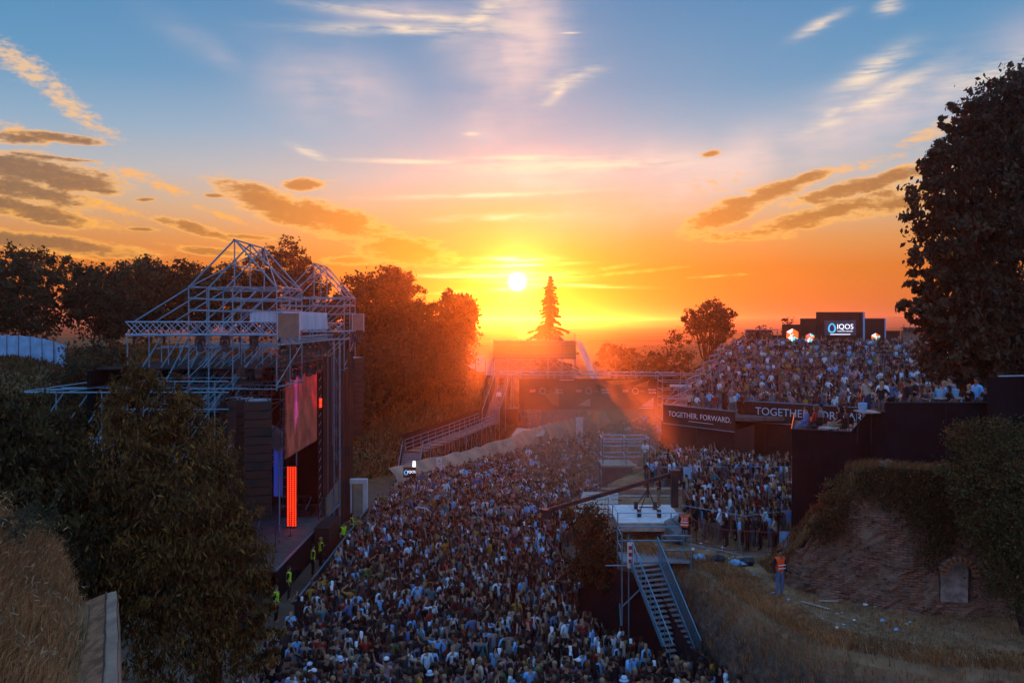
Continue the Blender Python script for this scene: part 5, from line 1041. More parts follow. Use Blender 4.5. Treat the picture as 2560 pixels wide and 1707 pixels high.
for i, (y, z) in enumerate(TIERS):
    x = tier_left(y); 
    for h in (0.5, 1.05): tube(lw, (x, y, z + h), (tier_left(y + 4.9), y + 4.9, z + h), 0.04, M['galv'], 'rail'); tube(lw, (x, y, z + h), (x + 1.8, y, z + h), 0.04, M['galv'], 'rail')
    tube(lw, (x, y, z), (x, y, z + 1.05), 0.04, M['galv'], 'post'); tube(lw, (x + 1.8, y, z), (x + 1.8, y, z + 1.05), 0.04, M['galv'], 'post')
    tube(lw, (x, y, z), (x + 2.0, y + 0.1, z - 1.6), 0.04, M['galv'], 'brace')
# backdrop with lit sign
YD = 113.6; k = YD / F
bdp = thing('stage_backdrop', 'stepped dark backdrop with a lit logo screen above the crowd stand', 'backdrop', (42, YD, 11))
def slab(x0, x1, top, dy=0.0, nm='wall_panel', m_='brownblack', bot=11.0):
    xa = (x0 - CX) * k; xb = (x1 - CX) * k; return MB().box(xa, xb, YD + dy, YD + dy + 0.5, bot, EYE - (top - HY) * k).build(nm, M[m_], bdp)
slab(2043, 2157, 780); slab(2157.5, 2162, 780, -0.02, 'edge_strip', 'tarpb'); slab(2004, 2042.6, 796, 0.1); slab(1959, 2003.6, 811, 0.2); slab(2162.6, 2212, 796, 0.1); slab(2212.5, 2215.5, 796, 0.08, 'edge_strip', 'tarpb'); slab(2216, 2252, 827, 0.2); slab(1930, 1958.6, 838, 0.3)
scn = slab(2061, 2139, 801, -0.1, 'logo_screen', 'screenface', EYE - (838 - HY) * k)
xl = (2079 - CX) * k; oval_logo(bdp, xl, YD - 0.13, EYE - (820 - HY) * k, 1.25, M['iq']); lettering('IQOS', 0.92, M['iqw'], bdp, ((2112 - CX) * k, YD - 0.13, EYE - (817 - HY) * k)); lettering('TOGETHER. FORWARD.', 0.19, M['iqw'], bdp, ((2112 - CX) * k, YD - 0.13, EYE - (828 - HY) * k))
MB().box((2075 - CX) * k, (2125 - CX) * k, YD - 0.13, YD - 0.11, EYE - (836.5 - HY) * k, EYE - (835 - HY) * k).build('light_line', M['iqw'], bdp)
PAL = [emitter('lit_print_' + n_, S(*c_), 0.85) for n_, c_ in (('orange', (235, 95, 30)), ('white', (245, 235, 225)), ('teal', (90, 190, 190)), ('green', (40, 140, 60)), ('pink', (225, 90, 90)))]
for px, py, rp in ((1980, 838, 17), (2024, 845, 12.5), (2188, 845, 12.5)):
    x = (px - CX) * k; z = EYE - (py - HY) * k; r_ = rp * k; t_ = thing('lit_hexagon', {1980: 'large lit hexagon with orange and white shapes on the backdrop', 2024: 'small lit hexagon with teal and pink shapes left of the logo screen', 2188: 'small lit hexagon with green and orange shapes right of the logo screen'}[px], 'light panel', (x, YD - 0.1, z))
    n_ = 6; pal = {1980: (0, 1, 0, 1, 2, 0), 2024: (2, 4, 0, 1, 2, 0), 2188: (0, 1, 0, 3, 3, 2)}[px]
    for i in range(n_):
        a0, a1 = 6.2832 * i / n_ + 0.5, 6.2832 * (i + 1) / n_ + 0.5; j_ = rnd.uniform(0.2, 0.5)
        for f0, f1, c_ in ((0, j_, pal[(i + 1) % 6]), (j_, 1, pal[i])):
            mb = MB(); mb.add([(x + f * r_ * math.cos(a), YD - 0.16, z + f * r_ * math.sin(a)) for f, a in ((f0, a0), (f1, a0), (f1, a1), (f0, a1))], [(0, 1, 2, 3)]); mb.build('lit_facet', PAL[c_], t_)
    MB().cyl((x, YD - 0.14, z), (x, YD - 0.02, z), r_ * 1.03, r_ * 1.03, 6).build('housing', M['blackmetal'], t_)
lp = thing('light_panel_wall', 'pale panel wall carrying four round lamps right of the backdrop', 'wall', (51, YD, 11)); MB().box((2255 - CX) * k, (2330 - CX) * k, YD, YD + 0.3, 11, EYE - (818 - HY) * k).build('panel', M['beige'], lp)
for i in range(5): x = (2258 + i * 15 - CX) * k; MB().cyl((x, YD - 0.5, 14.0), (x, YD - 0.1, 14.0), 0.3, 0.22, 12).build('lamp', M['blackmetal'], lp); MB().bar((x, YD - 0.2, 14.2), (x, YD - 0.2, 14.7), 0.06).build('bracket', M['blackmetal'], lp)
for i in range(5): moving_head(((1873 + i * 13 - CX) * 0.0495, 109, 14.0), 'black moving-head lamp on the bar behind the left stand crowd', 'lamps behind the left stand crowd', 1.6, 0.2)
lb_ = thing('lamp_bar', 'raised bar carrying lamps behind the left stand crowd', 'truss', (30.5, 109, 11)); tube(lb_, (28.8, 109, 14.05), (33, 109, 14.05), 0.05, M['galv'], 'bar'); tube(lb_, (28.9, 109, 10.9), (28.9, 109, 14.05), 0.05, M['galv'], 'post'); tube(lb_, (32.9, 109, 10.9), (32.9, 109, 14.05), 0.05, M['galv'], 'post')
# ---------------------------------------------------------------- old brick wall with an arched niche, half under ivy
bm_ = bpy.data.materials.new('old_brick'); bm_.use_nodes = True; t = NT(bm_.node_tree); b = t.n['Principled BSDF']; b.inputs['Roughness'].default_value = 0.95; b.inputs['Specular IOR Level'].default_value = 0.1
uvn = t.node('ShaderNodeUVMap'); bt = t.node('ShaderNodeTexBrick'); t.l.new(uvn.outputs[0], bt.inputs['Vector'])
bt.inputs['Scale'].default_value = 1.0; bt.inputs['Brick Width'].default_value = 0.30; bt.inputs['Row Height'].default_value = 0.095; bt.inputs['Mortar Size'].default_value = 0.014; bt.inputs['Mortar Smooth'].default_value = 0.6; bt.offset = 0.5
bt.inputs['Color1'].default_value = (0.34, 0.15, 0.09, 1); bt.inputs['Color2'].default_value = (0.18, 0.105, 0.075, 1); bt.inputs['Mortar'].default_value = (0.085, 0.066, 0.054, 1)
geo = t.node('ShaderNodeNewGeometry'); n1 = t.noise(geo.outputs['Position'], 1.1, 6); n2 = t.noise(geo.outputs['Position'], 5.0, 5)
c = t.mix(t.m('MULTIPLY', t.step(n1, 0.45, 0.62), 0.85), bt.outputs['Color'], (0.27, 0.17, 0.115)); c = t.mix(t.step(n2, 0.55, 0.75), c, (0.05, 0.04, 0.032)); t.l.new(c, b.inputs['Base Color'])
bn = t.node('ShaderNodeBump'); bn.inputs['Strength'].default_value = 0.9; bn.inputs['Distance'].default_value = 0.05; t.l.new(t.m('ADD', t.m('MULTIPLY', bt.outputs['Fac'], -0.7), n2), bn.inputs['Height']); t.l.new(bn.outputs[0], b.inputs['Normal'])
WP = resample([(10.9, 36.6), (11.8, 35.4), (13.2, 34.0), (14.8, 33.1), (16.3, 32.7), (18.0, 32.4), (20.0, 31.8), (23.5, 30.5)], 0.22)
WT = lambda x: float(np.interp(x, [10.9, 11.6, 12.3, 12.8, 13.4, 14, 16, 20, 24], [4.6, 5.9, 7.2, 7.6, 9.2, 9.4, 9.35, 9.6, 10]))
NICHE = (16.35, 0.46, TZ + 0.45, 1.15)     # centre x, half width, sill, springing height
wall = thing('old_brick_wall', 'old crumbling brick wall with an arched niche, half covered in ivy', 'wall', (15, 33, TZ))
dist = [0.0]
for a_, b_ in zip(WP[:-1], WP[1:]): dist.append(dist[-1] + (b_ - a_).length)
NZ = 30; vv = []; uv = []
wn = lambda s_, z: 0.12 * math.sin(s_ * 1.7 + z) + 0.08 * math.sin(s_ * 4.1 - z * 2.3) + 0.05 * math.sin(z * 6.1 + s_ * 2.9) + 0.05 * math.sin(s_ * 11 + 3 * math.sin(z * 5)) + rnd.uniform(-0.025, 0.025)
for i, p in enumerate(WP):
    t_ = (WP[min(i + 1, len(WP) - 1)] - WP[max(i - 1, 0)]).normalized(); nr = Vector((t_.y, -t_.x)); top = WT(p.x) + 0.2 * math.sin(dist[i] * 3.1) + 0.12 * math.sin(dist[i] * 7.3 + 1)
    for j in range(NZ + 1):
        z = TZ - 0.1 + (top - TZ + 0.1) * j / NZ; o_ = wn(dist[i], z) + 0.05 * (top - z) ; dx_ = p.x - NICHE[0]; zs = z - NICHE[2]
        hgt = NICHE[3] + math.sqrt(max(0, NICHE[1] ** 2 - dx_ ** 2)) if abs(dx_) < NICHE[1] else -1
        inn = abs(dx_) < NICHE[1] and 0 <= zs <= hgt
        q_ = p + nr * (o_ - (0.55 if inn else 0)); vv.append((q_.x, q_.y, z)); uv.append((dist[i], z))
    back_ = p - nr * 3.0; vv.append((back_.x, back_.y, top - 0.3)); uv.append((dist[i], top + 3))
k2 = NZ + 2; ff = [(i * k2 + j, (i + 1) * k2 + j, (i + 1) * k2 + j + 1, i * k2 + j + 1) for i in range(len(WP) - 1) for j in range(NZ + 1)]
mb = MB(); mb.v = vv; mb.f = ff; wo_ = mb.build('masonry', bm_, wall)
ul = wo_.data.uv_layers.new(name='UVMap')
for li, lp_ in enumerate(wo_.data.loops): ul.data[li].uv = uv[lp_.vertex_index]
M['niche'] = material('pale_niche_plaster', (0.42, 0.34, 0.29), 0.95, 0.3, 3, 0.6, col2=(0.20, 0.155, 0.13))
outl = [(-NICHE[1], 0.0), (NICHE[1], 0.0)] + [(NICHE[1] * math.cos(a_), NICHE[3] + NICHE[1] * math.sin(a_)) for a_ in np.linspace(0, math.pi, 13)]
mb = MB(); n_ = len(outl)
for dy in (0.0, 0.5): mb.v += [(NICHE[0] + u_, 32.50 - u_ * 0.2 + dy - 0.05 * (v_ - 1.0), NICHE[2] + v_) for u_, v_ in outl]
mb.f = [tuple(range(n_))] + [(i, (i + 1) % n_, n_ + (i + 1) % n_, n_ + i) for i in range(n_)]; mb.build('niche_back', M['niche'], wall)
# bricks of the arch round the niche
for i in range(11):
    a = math.pi * i / 10; x = NICHE[0] + math.cos(a) * (NICHE[1] + 0.07); z = NICHE[2] + NICHE[3] + math.sin(a) * (NICHE[1] + 0.07)
    yw = 32.55 - 0.03 * i * 0; o_ = MB().box(-0.06, 0.06, -0.12, 0.12, -0.11, 0.11).build('arch_brick', M['plaster'], wall, False, False); o_.location = Vector((x, 32.17 - (x - 16.35) * 0.2 - 0.05 * (z - NICHE[2] - 1.0), z)) - Vector(wall.location); o_.rotation_euler = (0, -(a - math.pi / 2), -0.2)
# single bricks standing proud of the worn face
brick = MB().box(-0.125, 0.125, -0.06, 0.06, -0.036, 0.036).mesh('brick'); M['brick_a'] = material('worn_red_brick', (0.24, 0.115, 0.075), 0.95, 0.3, 9, 0.6); M['brick_b'] = material('worn_grey_brick', (0.19, 0.13, 0.10), 0.95, 0.3, 9, 0.6); brick.materials.append(M['brick_a']); brick2 = MB().box(-0.125, 0.125, -0.06, 0.06, -0.036, 0.036).mesh('brick'); brick2.materials.append(M['brick_b'])
for _ in range(230):
    i = rnd.randrange(3, len(WP) - 12); p = WP[i]; t_ = (WP[i + 1] - WP[i - 1]).normalized(); nr = Vector((t_.y, -t_.x)); top = WT(p.x); z = TZ + round(rnd.uniform(0.1, max(0.2, (top - TZ) * 0.75)) / 0.095) * 0.095
    if abs(p.x - NICHE[0]) < 0.75 and z < NICHE[2] + 1.9: continue
    q_ = p + nr * (0.12 * math.sin(dist[i] * 1.7 + z) + 0.08 * math.sin(dist[i] * 4.1 - z * 2.3) + 0.05 * math.sin(z * 6.1 + dist[i] * 2.9) + 0.05 * (top - z) + rnd.uniform(-0.01, 0.05))
    o_ = link('brick', rnd.choice((brick, brick2)), None, wall); o_.location = Vector((q_.x, q_.y, z)) - Vector(wall.location); o_.rotation_euler = (rnd.uniform(-0.06, 0.06), rnd.uniform(-0.05, 0.05), math.atan2(t_.y, t_.x) + rnd.uniform(-0.1, 0.1))
# earth behind and on top of the wall
hp = []; 
for i, p in enumerate(WP): hp.append((p.x, p.y + 0.4, WT(p.x) - 0.02))
mb = MB(); n_ = len(WP)
for i, p in enumerate(WP):
    mb.v += [(p.x + 0.05, p.y + 0.35, WT(p.x) - 0.1), (p.x + 0.4, p.y + 1.6, WT(p.x) + 0.12 * math.sin(i)), (p.x + 0.9, max(p.y + 4, 37.2), WT(p.x) - 1.2)]
mb.f += [(i * 3 + j, (i + 1) * 3 + j, (i + 1) * 3 + j + 1, i * 3 + j + 1) for i in range(n_ - 1) for j in range(2)]
tag(mb.build('earth_mound', M['drygrass'], None, True), 'earth mound heaped behind the old brick wall', kind='structure')
# ivy hanging over the wall (leaves)
ip = []; ish = []
for _ in range(640):
    i = rnd.randrange(8, len(WP) - 1); p = WP[i]; top = WT(p.x); cover = np.interp(p.x, [11.5, 13.0, 14.5, 15.3, 16.0, 16.9, 17.6, 22], [0.6, 0.95, 1.2, 2.7, 2.6, 1.2, 3.4, 4.5]); cover = cover * rnd.uniform(0.3, 1.5)
    m_ = int(18 + 50 * cover / 2); zz = top + 0.12 - rng.random(m_) ** 1.2 * cover
    t_ = (WP[i + 1] - WP[i - 1]).normalized(); nr = Vector((t_.y, -t_.x)); off_ = 0.1 + 0.05 * (top - zz) + rng.uniform(0.02, 0.3, m_); along = rng.normal(size=m_) * 0.16
    X_ = p.x + nr.x * off_ + t_.x * along; Z_ = np.maximum(zz, TZ); keep = ~((np.abs(X_ - NICHE[0]) < 0.55) & (Z_ < NICHE[2] + 1.75) & (Z_ > NICHE[2] - 0.1))
    ip.append(np.stack([X_, p.y + nr.y * off_ + t_.y * along, Z_], 1)[keep]); ish.append(np.full(keep.sum(), rnd.uniform(0.5, 1.4)))
ip = np.concatenate(ip); ish = np.concatenate(ish)
iv = leaf_sheet('ivy', ip - np.array(wall.location), 0.085, 0.062, leaf_cols(ish, (0.075, 0.048, 0.018), 0.3, (0.17, 0.10, 0.04), 0.14), 0.7, None, wall); iv['kind'] = 'stuff'
# ---------------------------------------------------------------- parapet wall by the near grass bank
pw = thing('parapet_wall', 'weathered parapet wall edging the near grass bank', 'wall', (-6.5, 12, 8))
line = resample([(-7.3, 15.6), (-6.3, 13.4), (-5.45, 11.5), (-4.1, 8.5), (-2.6, 5)], 0.35)
vA = []; vB = []
for i, p in enumerate(line):
    wgt = min(1, i / 10); j = lambda a: rnd.uniform(-a, a)
    a_ = p + Vector((-0.38 - 0.12 * wgt + j(0.03), 0)); b_ = p + Vector((0.0 + j(0.012), 0)); c_ = p + Vector((0.30 + 0.008 * math.sin(i * 1.3) + j(0.008), 0)); 
    vA += [(a_.x, a_.y, 10.0 - 0.1 * wgt), (b_.x + 0.1, b_.y, 10.2 + j(0.01)), (c_.x - 0.01, c_.y, 10.24)]; vB += [(c_.x, c_.y, 10.235), (c_.x + 0.02, c_.y, 10.1 + j(0.02)), (c_.x + 0.05 + j(0.03), c_.y, 9.6), (c_.x + 0.15, c_.y, 6.0)]
mb = MB(); mb.v = vA; mb.f = [(i * 3, i * 3 + 1, i * 3 + 4, i * 3 + 3) for i in range(len(line) - 1)]; mb.build('plaster_slope', M['plaster'], pw); mb = MB(); mb.v = [(x, y, z) for x, y, z in vA]; mb.f = [(i * 3 + 1, i * 3 + 2, i * 3 + 5, i * 3 + 4) for i in range(len(line) - 1)]; mb.build('top_strip', M['concrete'], pw)
mb = MB(); mb.v = vB; mb.f = [(i * 4 + j, i * 4 + j + 1, i * 4 + j + 5, i * 4 + j + 4) for i in range(len(line) - 1) for j in range(3)]; mb.build('coping', M['concrete'], pw)
mb = MB()      # long dark crack between the plaster and the coping
for i in range(len(line) - 1): mb.bar(Vector((line[i].x + 0.1 + 0.008 * math.sin(i * 2.3), line[i].y, 10.222)), Vector((line[i + 1].x + 0.1 + 0.008 * math.sin((i + 1) * 2.3), line[i + 1].y, 10.213)), 0.012 + 0.012 * rnd.random(), 0.02)
mb.build('crack', M['bark'], pw)
# ---------------------------------------------------------------- people
M['skin'] = tinted('skin', 0.6, 0.06, 6, 0.3); M['hair'] = tinted('hair', 0.7, 0.3, 40, 0.3); M['shirt'] = tinted('shirt_cloth', 0.9, 0.14, 18); M['trousers'] = tinted('trouser_cloth', 0.9, 0.18, 18)
M['crowdcol'] = vcol_mat('crowd_clothes_and_skin', 0.85, 0.0, 0.15)
def arm(pose, s):
    """shoulder, elbow, wrist, hand tip; the figure faces +y, s = side"""
    sh = (s * 0.185, 0, 1.42)
    return {'down': [sh, (s * 0.25, -0.02, 1.14), (s * 0.26, 0.07, 0.90), (s * 0.25, 0.10, 0.80)],
            'front': [sh, (s * 0.24, 0.06, 1.16), (s * 0.10, 0.27, 1.20), (s * 0.05, 0.33, 1.26)],
            'phone': [sh, (s * 0.26, 0.22, 1.34), (s * 0.14, 0.34, 1.56), (s * 0.11, 0.37, 1.66)],
            'up': [sh, (s * 0.29, 0.04, 1.67), (s * 0.25, 0.09, 1.92), (s * 0.23, 0.11, 2.03)],
            'head': [sh, (s * 0.40, 0.06, 1.50), (s * 0.20, 0.10, 1.70), (s * 0.13, 0.11, 1.74)],
            'wave': [sh, (s * 0.42, 0.05, 1.52), (s * 0.52, 0.10, 1.78), (s * 0.55, 0.12, 1.89)],
            'hip': [sh, (s * 0.36, -0.08, 1.18), (s * 0.21, 0.06, 1.02), (s * 0.16, 0.10, 0.99)],
            'lap': [sh, (s * 0.26, 0.03, 1.16), (s * 0.17, 0.27, 1.02), (s * 0.12, 0.35, 1.00)]}[pose]
def skeleton(lp, rp, sit=False, woman=False):
    J = []; E = []
    def add(p, r, par=None):
        J.append((p, r)); 
        if par is not None: E.append((par, len(J) - 1))
        return len(J) - 1
    cw = 0.86 if woman else 1.0
    pel = add((0, 0, 0.96), (0.155, 0.115)); sp_ = add((0, 0, 1.14), (0.135 * cw, 0.10), pel); ch = add((0, 0.01, 1.33), (0.165 * cw, 0.115), sp_); nk = add((0, 0, 1.49), (0.058, 0.058), ch)
    ch2 = add((0, 0.015, 1.565), (0.066, 0.075), nk); hd = add((0, 0.02, 1.655), (0.082, 0.098), ch2); ht = add((0, 0.01, 1.735), (0.062, 0.075), hd)
    for s, ps in ((-1, lp), (1, rp)):
        a = arm(ps, s); i = add(a[0], (0.062 * cw, 0.062 * cw), ch); i = add(a[1], (0.045, 0.045), i); i = add(a[2], (0.034, 0.03), i); add(a[3], (0.036, 0.024), i)
    for s in (-1, 1):
        hp_ = add((s * 0.09, 0, 0.88), (0.088, 0.092), pel)
        if sit: kn = add((s * 0.12, 0.40, 0.90), (0.062, 0.062), hp_); an = add((s * 0.12, 0.42, 0.50), (0.042, 0.046), kn); add((s * 0.13, 0.56, 0.45), (0.042, 0.034), an)
        else: kn = add((s * 0.105, 0.015, 0.50), (0.060, 0.062), hp_); an = add((s * 0.11, -0.02, 0.09), (0.042, 0.046), kn); add((s * 0.125, 0.13, 0.035), (0.042, 0.03), an)
    return J, E
def grow(J, E, sub, dec=None):
    me_ = bpy.data.meshes.new('figure'); me_.from_pydata([j[0] for j in J], E, []); o = bpy.data.objects.new('figure', me_); C.objects.link(o)
    o.modifiers.new('skin', 'SKIN')
    sv = me_.skin_vertices[0].data
    for i, j in enumerate(J): sv[i].radius = j[1]; sv[i].use_root = (i == 0)
    if sub: m_ = o.modifiers.new('sub', 'SUBSURF'); m_.levels = sub
    if dec: m_ = o.modifiers.new('dec', 'DECIMATE'); m_.ratio = dec
    dg = bpy.context.evaluated_depsgraph_get(); r = bpy.data.meshes.new_from_object(o.evaluated_get(dg)); bpy.data.objects.remove(o); bpy.data.meshes.remove(me_)
    return r
BONE = ['torso', 'torso', 'torso', 'neck', 'head', 'head', 'head'] + ['sleeve', 'upper', 'fore', 'hand'] * 2 + ['hip', 'thigh', 'shin', 'foot'] * 2
def regions(me_, J, E):
    n = len(me_.polygons); c = np.zeros(n * 3); me_.polygons.foreach_get('center', c); c = c.reshape(-1, 3)
    best = np.full(n, 1e9); lab_ = np.zeros(n, int)
    for a, b_ in E:
        A_ = np.array(J[a][0]); B_ = np.array(J[b_][0]); d = B_ - A_; t_ = np.clip(((c - A_) @ d) / (d @ d), 0, 1); ds = np.linalg.norm(c - A_ - t_[:, None] * d, axis=1) - 0.5 * (np.mean(J[a][1]) * (1 - t_) + np.mean(J[b_][1]) * t_)
        lab_ = np.where(ds < best, b_, lab_); best = np.minimum(best, ds)
    return np.array([BONE[i] for i in lab_]), c
def shell(me_, mask, off, name, mat):
    """a garment: copy of the masked faces pushed out along the normals"""
    V = np.zeros(len(me_.vertices) * 3); me_.vertices.foreach_get('co', V); V = V.reshape(-1, 3); N = np.zeros_like(V).ravel(); me_.vertices.foreach_get('normal', N); N = N.reshape(-1, 3)
    f = [tuple(p.vertices) for p, k_ in zip(me_.polygons, mask) if k_]
    use = sorted({i for q_ in f for i in q_}); mp = {v: i for i, v in enumerate(use)}
    m2 = bpy.data.meshes.new(name); m2.from_pydata((V[use] + N[use] * off).tolist(), [], [tuple(mp[i] for i in q_) for q_ in f]); m2.update(); m2.polygons.foreach_set('use_smooth', [True] * len(f)); m2.materials.append(mat); return m2
def hair_mesh(kind):
    mb = MB().ball((0, 0.0, 1.675), 0.098, 0.118, 0.112, 10, 8); out = []
    for x, y, z in mb.v:
        if kind == 'long' and z < 1.66 and y < 0.05: f = (1.66 - z) / 0.1; z = z - 0.22 * min(1, f); y -= 0.02 * f; x *= 1.15
        elif z < 1.645: y = min(y, 0.03); z = 1.645 - (1.645 - z) * (0.6 if y < 0.02 else 0.1)
        if y > 0.075 and z < 1.70: y = 0.075
        out.append((x, y, z))
    mb.v = out
    if kind == 'bun': mb.ball((0, -0.09, 1.77), 0.05, 0.05, 0.05, 8, 5)
    m_ = mb.mesh('hair', True); m_.materials.append(M['hair']); return m_
def hat_mesh(kind):
    mb = MB()
    if kind == 'bucket': mb.cyl((0, 0.01, 1.70), (0, 0.01, 1.82), 0.125, 0.095, 12); mb.cyl((0, 0.01, 1.66), (0, 0.01, 1.71), 0.185, 0.125, 12)
    else: mb.ball((0, 0.01, 1.70), 0.112, 0.13, 0.125, 12, 8); mb.v = [(x, y, max(z, 1.70)) for x, y, z in mb.v]; mb.box(-0.075, 0.075, 0.1, 0.23, 1.70, 1.715)
    m_ = mb.mesh('hat', True); m_.materials.append(M['shirt']); return m_
def face_mesh():
    mb = MB()
    for s in (-1, 1): mb.ball((s * 0.032, 0.108, 1.655), 0.011, 0.007, 0.008, 6, 4)
    mb.box(-0.022, 0.022, 0.106, 0.114, 1.588, 1.594); m_ = mb.mesh('eyes_and_mouth', True); m_.materials.append(M['bark']); return m_
def nose_ears(me_):      # small nose and ears pulled out of the head surface
    for v in me_.vertices:
        x, y, z = v.co
        if y > 0.085 and abs(x) < 0.03 and 1.595 < z < 1.665: v.co.y += 0.018
        if abs(x) > 0.07 and abs(y - 0.01) < 0.035 and 1.60 < z < 1.69: v.co.x *= 1.14
POSES = [('down', 'down', 0), ('front', 'front', 1), ('phone', 'down', 0), ('up', 'down', 1), ('up', 'up', 0), ('hip', 'front', 1), ('front', 'down', 0), ('head', 'down', 1), ('wave', 'down', 0), ('down', 'phone', 1)]
KIT = []; LOW = []
for lp_, rp_, wom in POSES:
    J, E = skeleton(lp_, rp_, False, wom); hi = grow(J, E, 1); nose_ears(hi); rg, ce = regions(hi, J, E)
    hi.polygons.foreach_set('use_smooth', [True] * len(hi.polygons)); hi.materials.clear(); hi.materials.append(M['skin'])
    tor = np.isin(rg, ['torso', 'sleeve']) & (ce[:, 2] > 0.9) & (ce[:, 2] < 1.47); slv = (rg == 'upper')
    leg = np.isin(rg, ['hip', 'thigh', 'shin']) | ((rg == 'torso') & (ce[:, 2] < 1.02)); shorts = leg & (ce[:, 2] > 0.46)
    KIT.append(dict(body=hi, tee=shell(hi, tor | slv, 0.014, 'shirt', M['shirt']), long=shell(hi, tor | slv | (rg == 'fore'), 0.015, 'shirt', M['shirt']), vest=shell(hi, tor & (np.abs(ce[:, 0]) < 0.18), 0.026, 'vest', M['shirt']), pants=shell(hi, leg, 0.012, 'trousers', M['trousers']), shorts=shell(hi, shorts, 0.013, 'trousers', M['trousers'])))
    lo_ = grow(J, E, 1, 0.125); rg, ce = regions(lo_, J, E); code = np.zeros(len(rg), int)      # 0 skin 1 shirt 2 trousers 3 hair
    code[np.isin(rg, ['torso', 'sleeve', 'upper'])] = 1; code[np.isin(rg, ['hip', 'thigh', 'shin', 'foot']) | ((rg == 'torso') & (ce[:, 2] < 1.0))] = 2; code[(rg == 'head') & ((ce[:, 2] > 1.675) | (ce[:, 1] < 0.035))] = 3; code[ce[:, 2] > 1.745] = np.where(np.isin(rg[ce[:, 2] > 1.745], ['head']), 3, code[ce[:, 2] > 1.745])
    V = np.zeros(len(lo_.vertices) * 3); lo_.vertices.foreach_get('co', V); LOW.append((V.reshape(-1, 3), [tuple(p.vertices) for p in lo_.polygons], code))
J, E = skeleton('lap', 'lap', True); sitm = grow(J, E, 1); nose_ears(sitm); rg, ce = regions(sitm, J, E); sitm.polygons.foreach_set('use_smooth', [True] * len(sitm.polygons)); sitm.materials.clear(); sitm.materials.append(M['skin'])
tor = np.isin(rg, ['torso', 'sleeve']) & (ce[:, 2] > 0.95) & (ce[:, 2] < 1.47); leg = np.isin(rg, ['hip', 'thigh', 'shin']) | ((rg == 'torso') & (ce[:, 2] < 1.0))
SIT = dict(body=sitm, tee=shell(sitm, tor | (rg == 'upper'), 0.014, 'shirt', M['shirt']), long=shell(sitm, tor | np.isin(rg, ['upper', 'fore']), 0.015, 'shirt', M['shirt']), vest=shell(sitm, tor & (np.abs(ce[:, 0]) < 0.18), 0.026, 'vest', M['shirt']), pants=shell(sitm, leg, 0.012, 'trousers', M['trousers']), shorts=shell(sitm, leg, 0.013, 'trousers', M['trousers']))
HAIR = {k_: hair_mesh(k_) for k_ in ('short', 'long', 'bun')}; HAT = {k_: hat_mesh(k_) for k_ in ('bucket', 'cap')}; FACE = face_mesh()
bp = MB().box(-0.14, 0.14, -0.30, -0.13, 1.05, 1.44).mesh('backpack'); bp.materials.append(M['shirt'])
SHIRT = [('white', (0.62, 0.76, 0.86), 9.5), ('pale blue', (0.20, 0.50, 0.86), 8), ('black', (0.018, 0.017, 0.018), 38), ('dark grey', (0.06, 0.055, 0.055), 16), ('grey', (0.22, 0.22, 0.23), 7), ('brown', (0.14, 0.085, 0.06), 9), ('red', (0.32, 0.03, 0.025), 4), ('dark red', (0.13, 0.022, 0.02), 3), ('teal', (0.05, 0.20, 0.24), 4), ('blue', (0.07, 0.16, 0.36), 4), ('mustard yellow', (0.45, 0.24, 0.035), 2.5), ('pink', (0.50, 0.26, 0.30), 2.5), ('beige', (0.46, 0.38, 0.30), 4), ('green', (0.06, 0.15, 0.06), 1.5)]  # white cloth is tinted blue: skylight put into its colour
SW = np.array([s[2] for s in SHIRT], float); SW /= SW.sum()
SKIN = [(0.36, 0.19, 0.12), (0.30, 0.155, 0.095), (0.40, 0.22, 0.15), (0.25, 0.13, 0.08)]
HAIRC = [('black', (0.010, 0.008, 0.007), 5), ('dark brown', (0.024, 0.014, 0.009), 6), ('brown', (0.07, 0.038, 0.02), 3), ('blond', (0.30, 0.20, 0.10), 1.5), ('reddish', (0.14, 0.045, 0.02), 0.7)]
HW = np.array([h[2] for h in HAIRC], float); HW /= HW.sum()
PANT = [('black', (0.015, 0.015, 0.017)), ('dark blue', (0.03, 0.05, 0.10)), ('blue jeans', (0.09, 0.15, 0.26)), ('grey', (0.12, 0.12, 0.12)), ('khaki', (0.20, 0.16, 0.10))]
def piece(root, name, me_, col_):
    o = bpy.data.objects.new(name, me_); C.objects.link(o); o.parent = root; o.color = (*col_, 1); return o
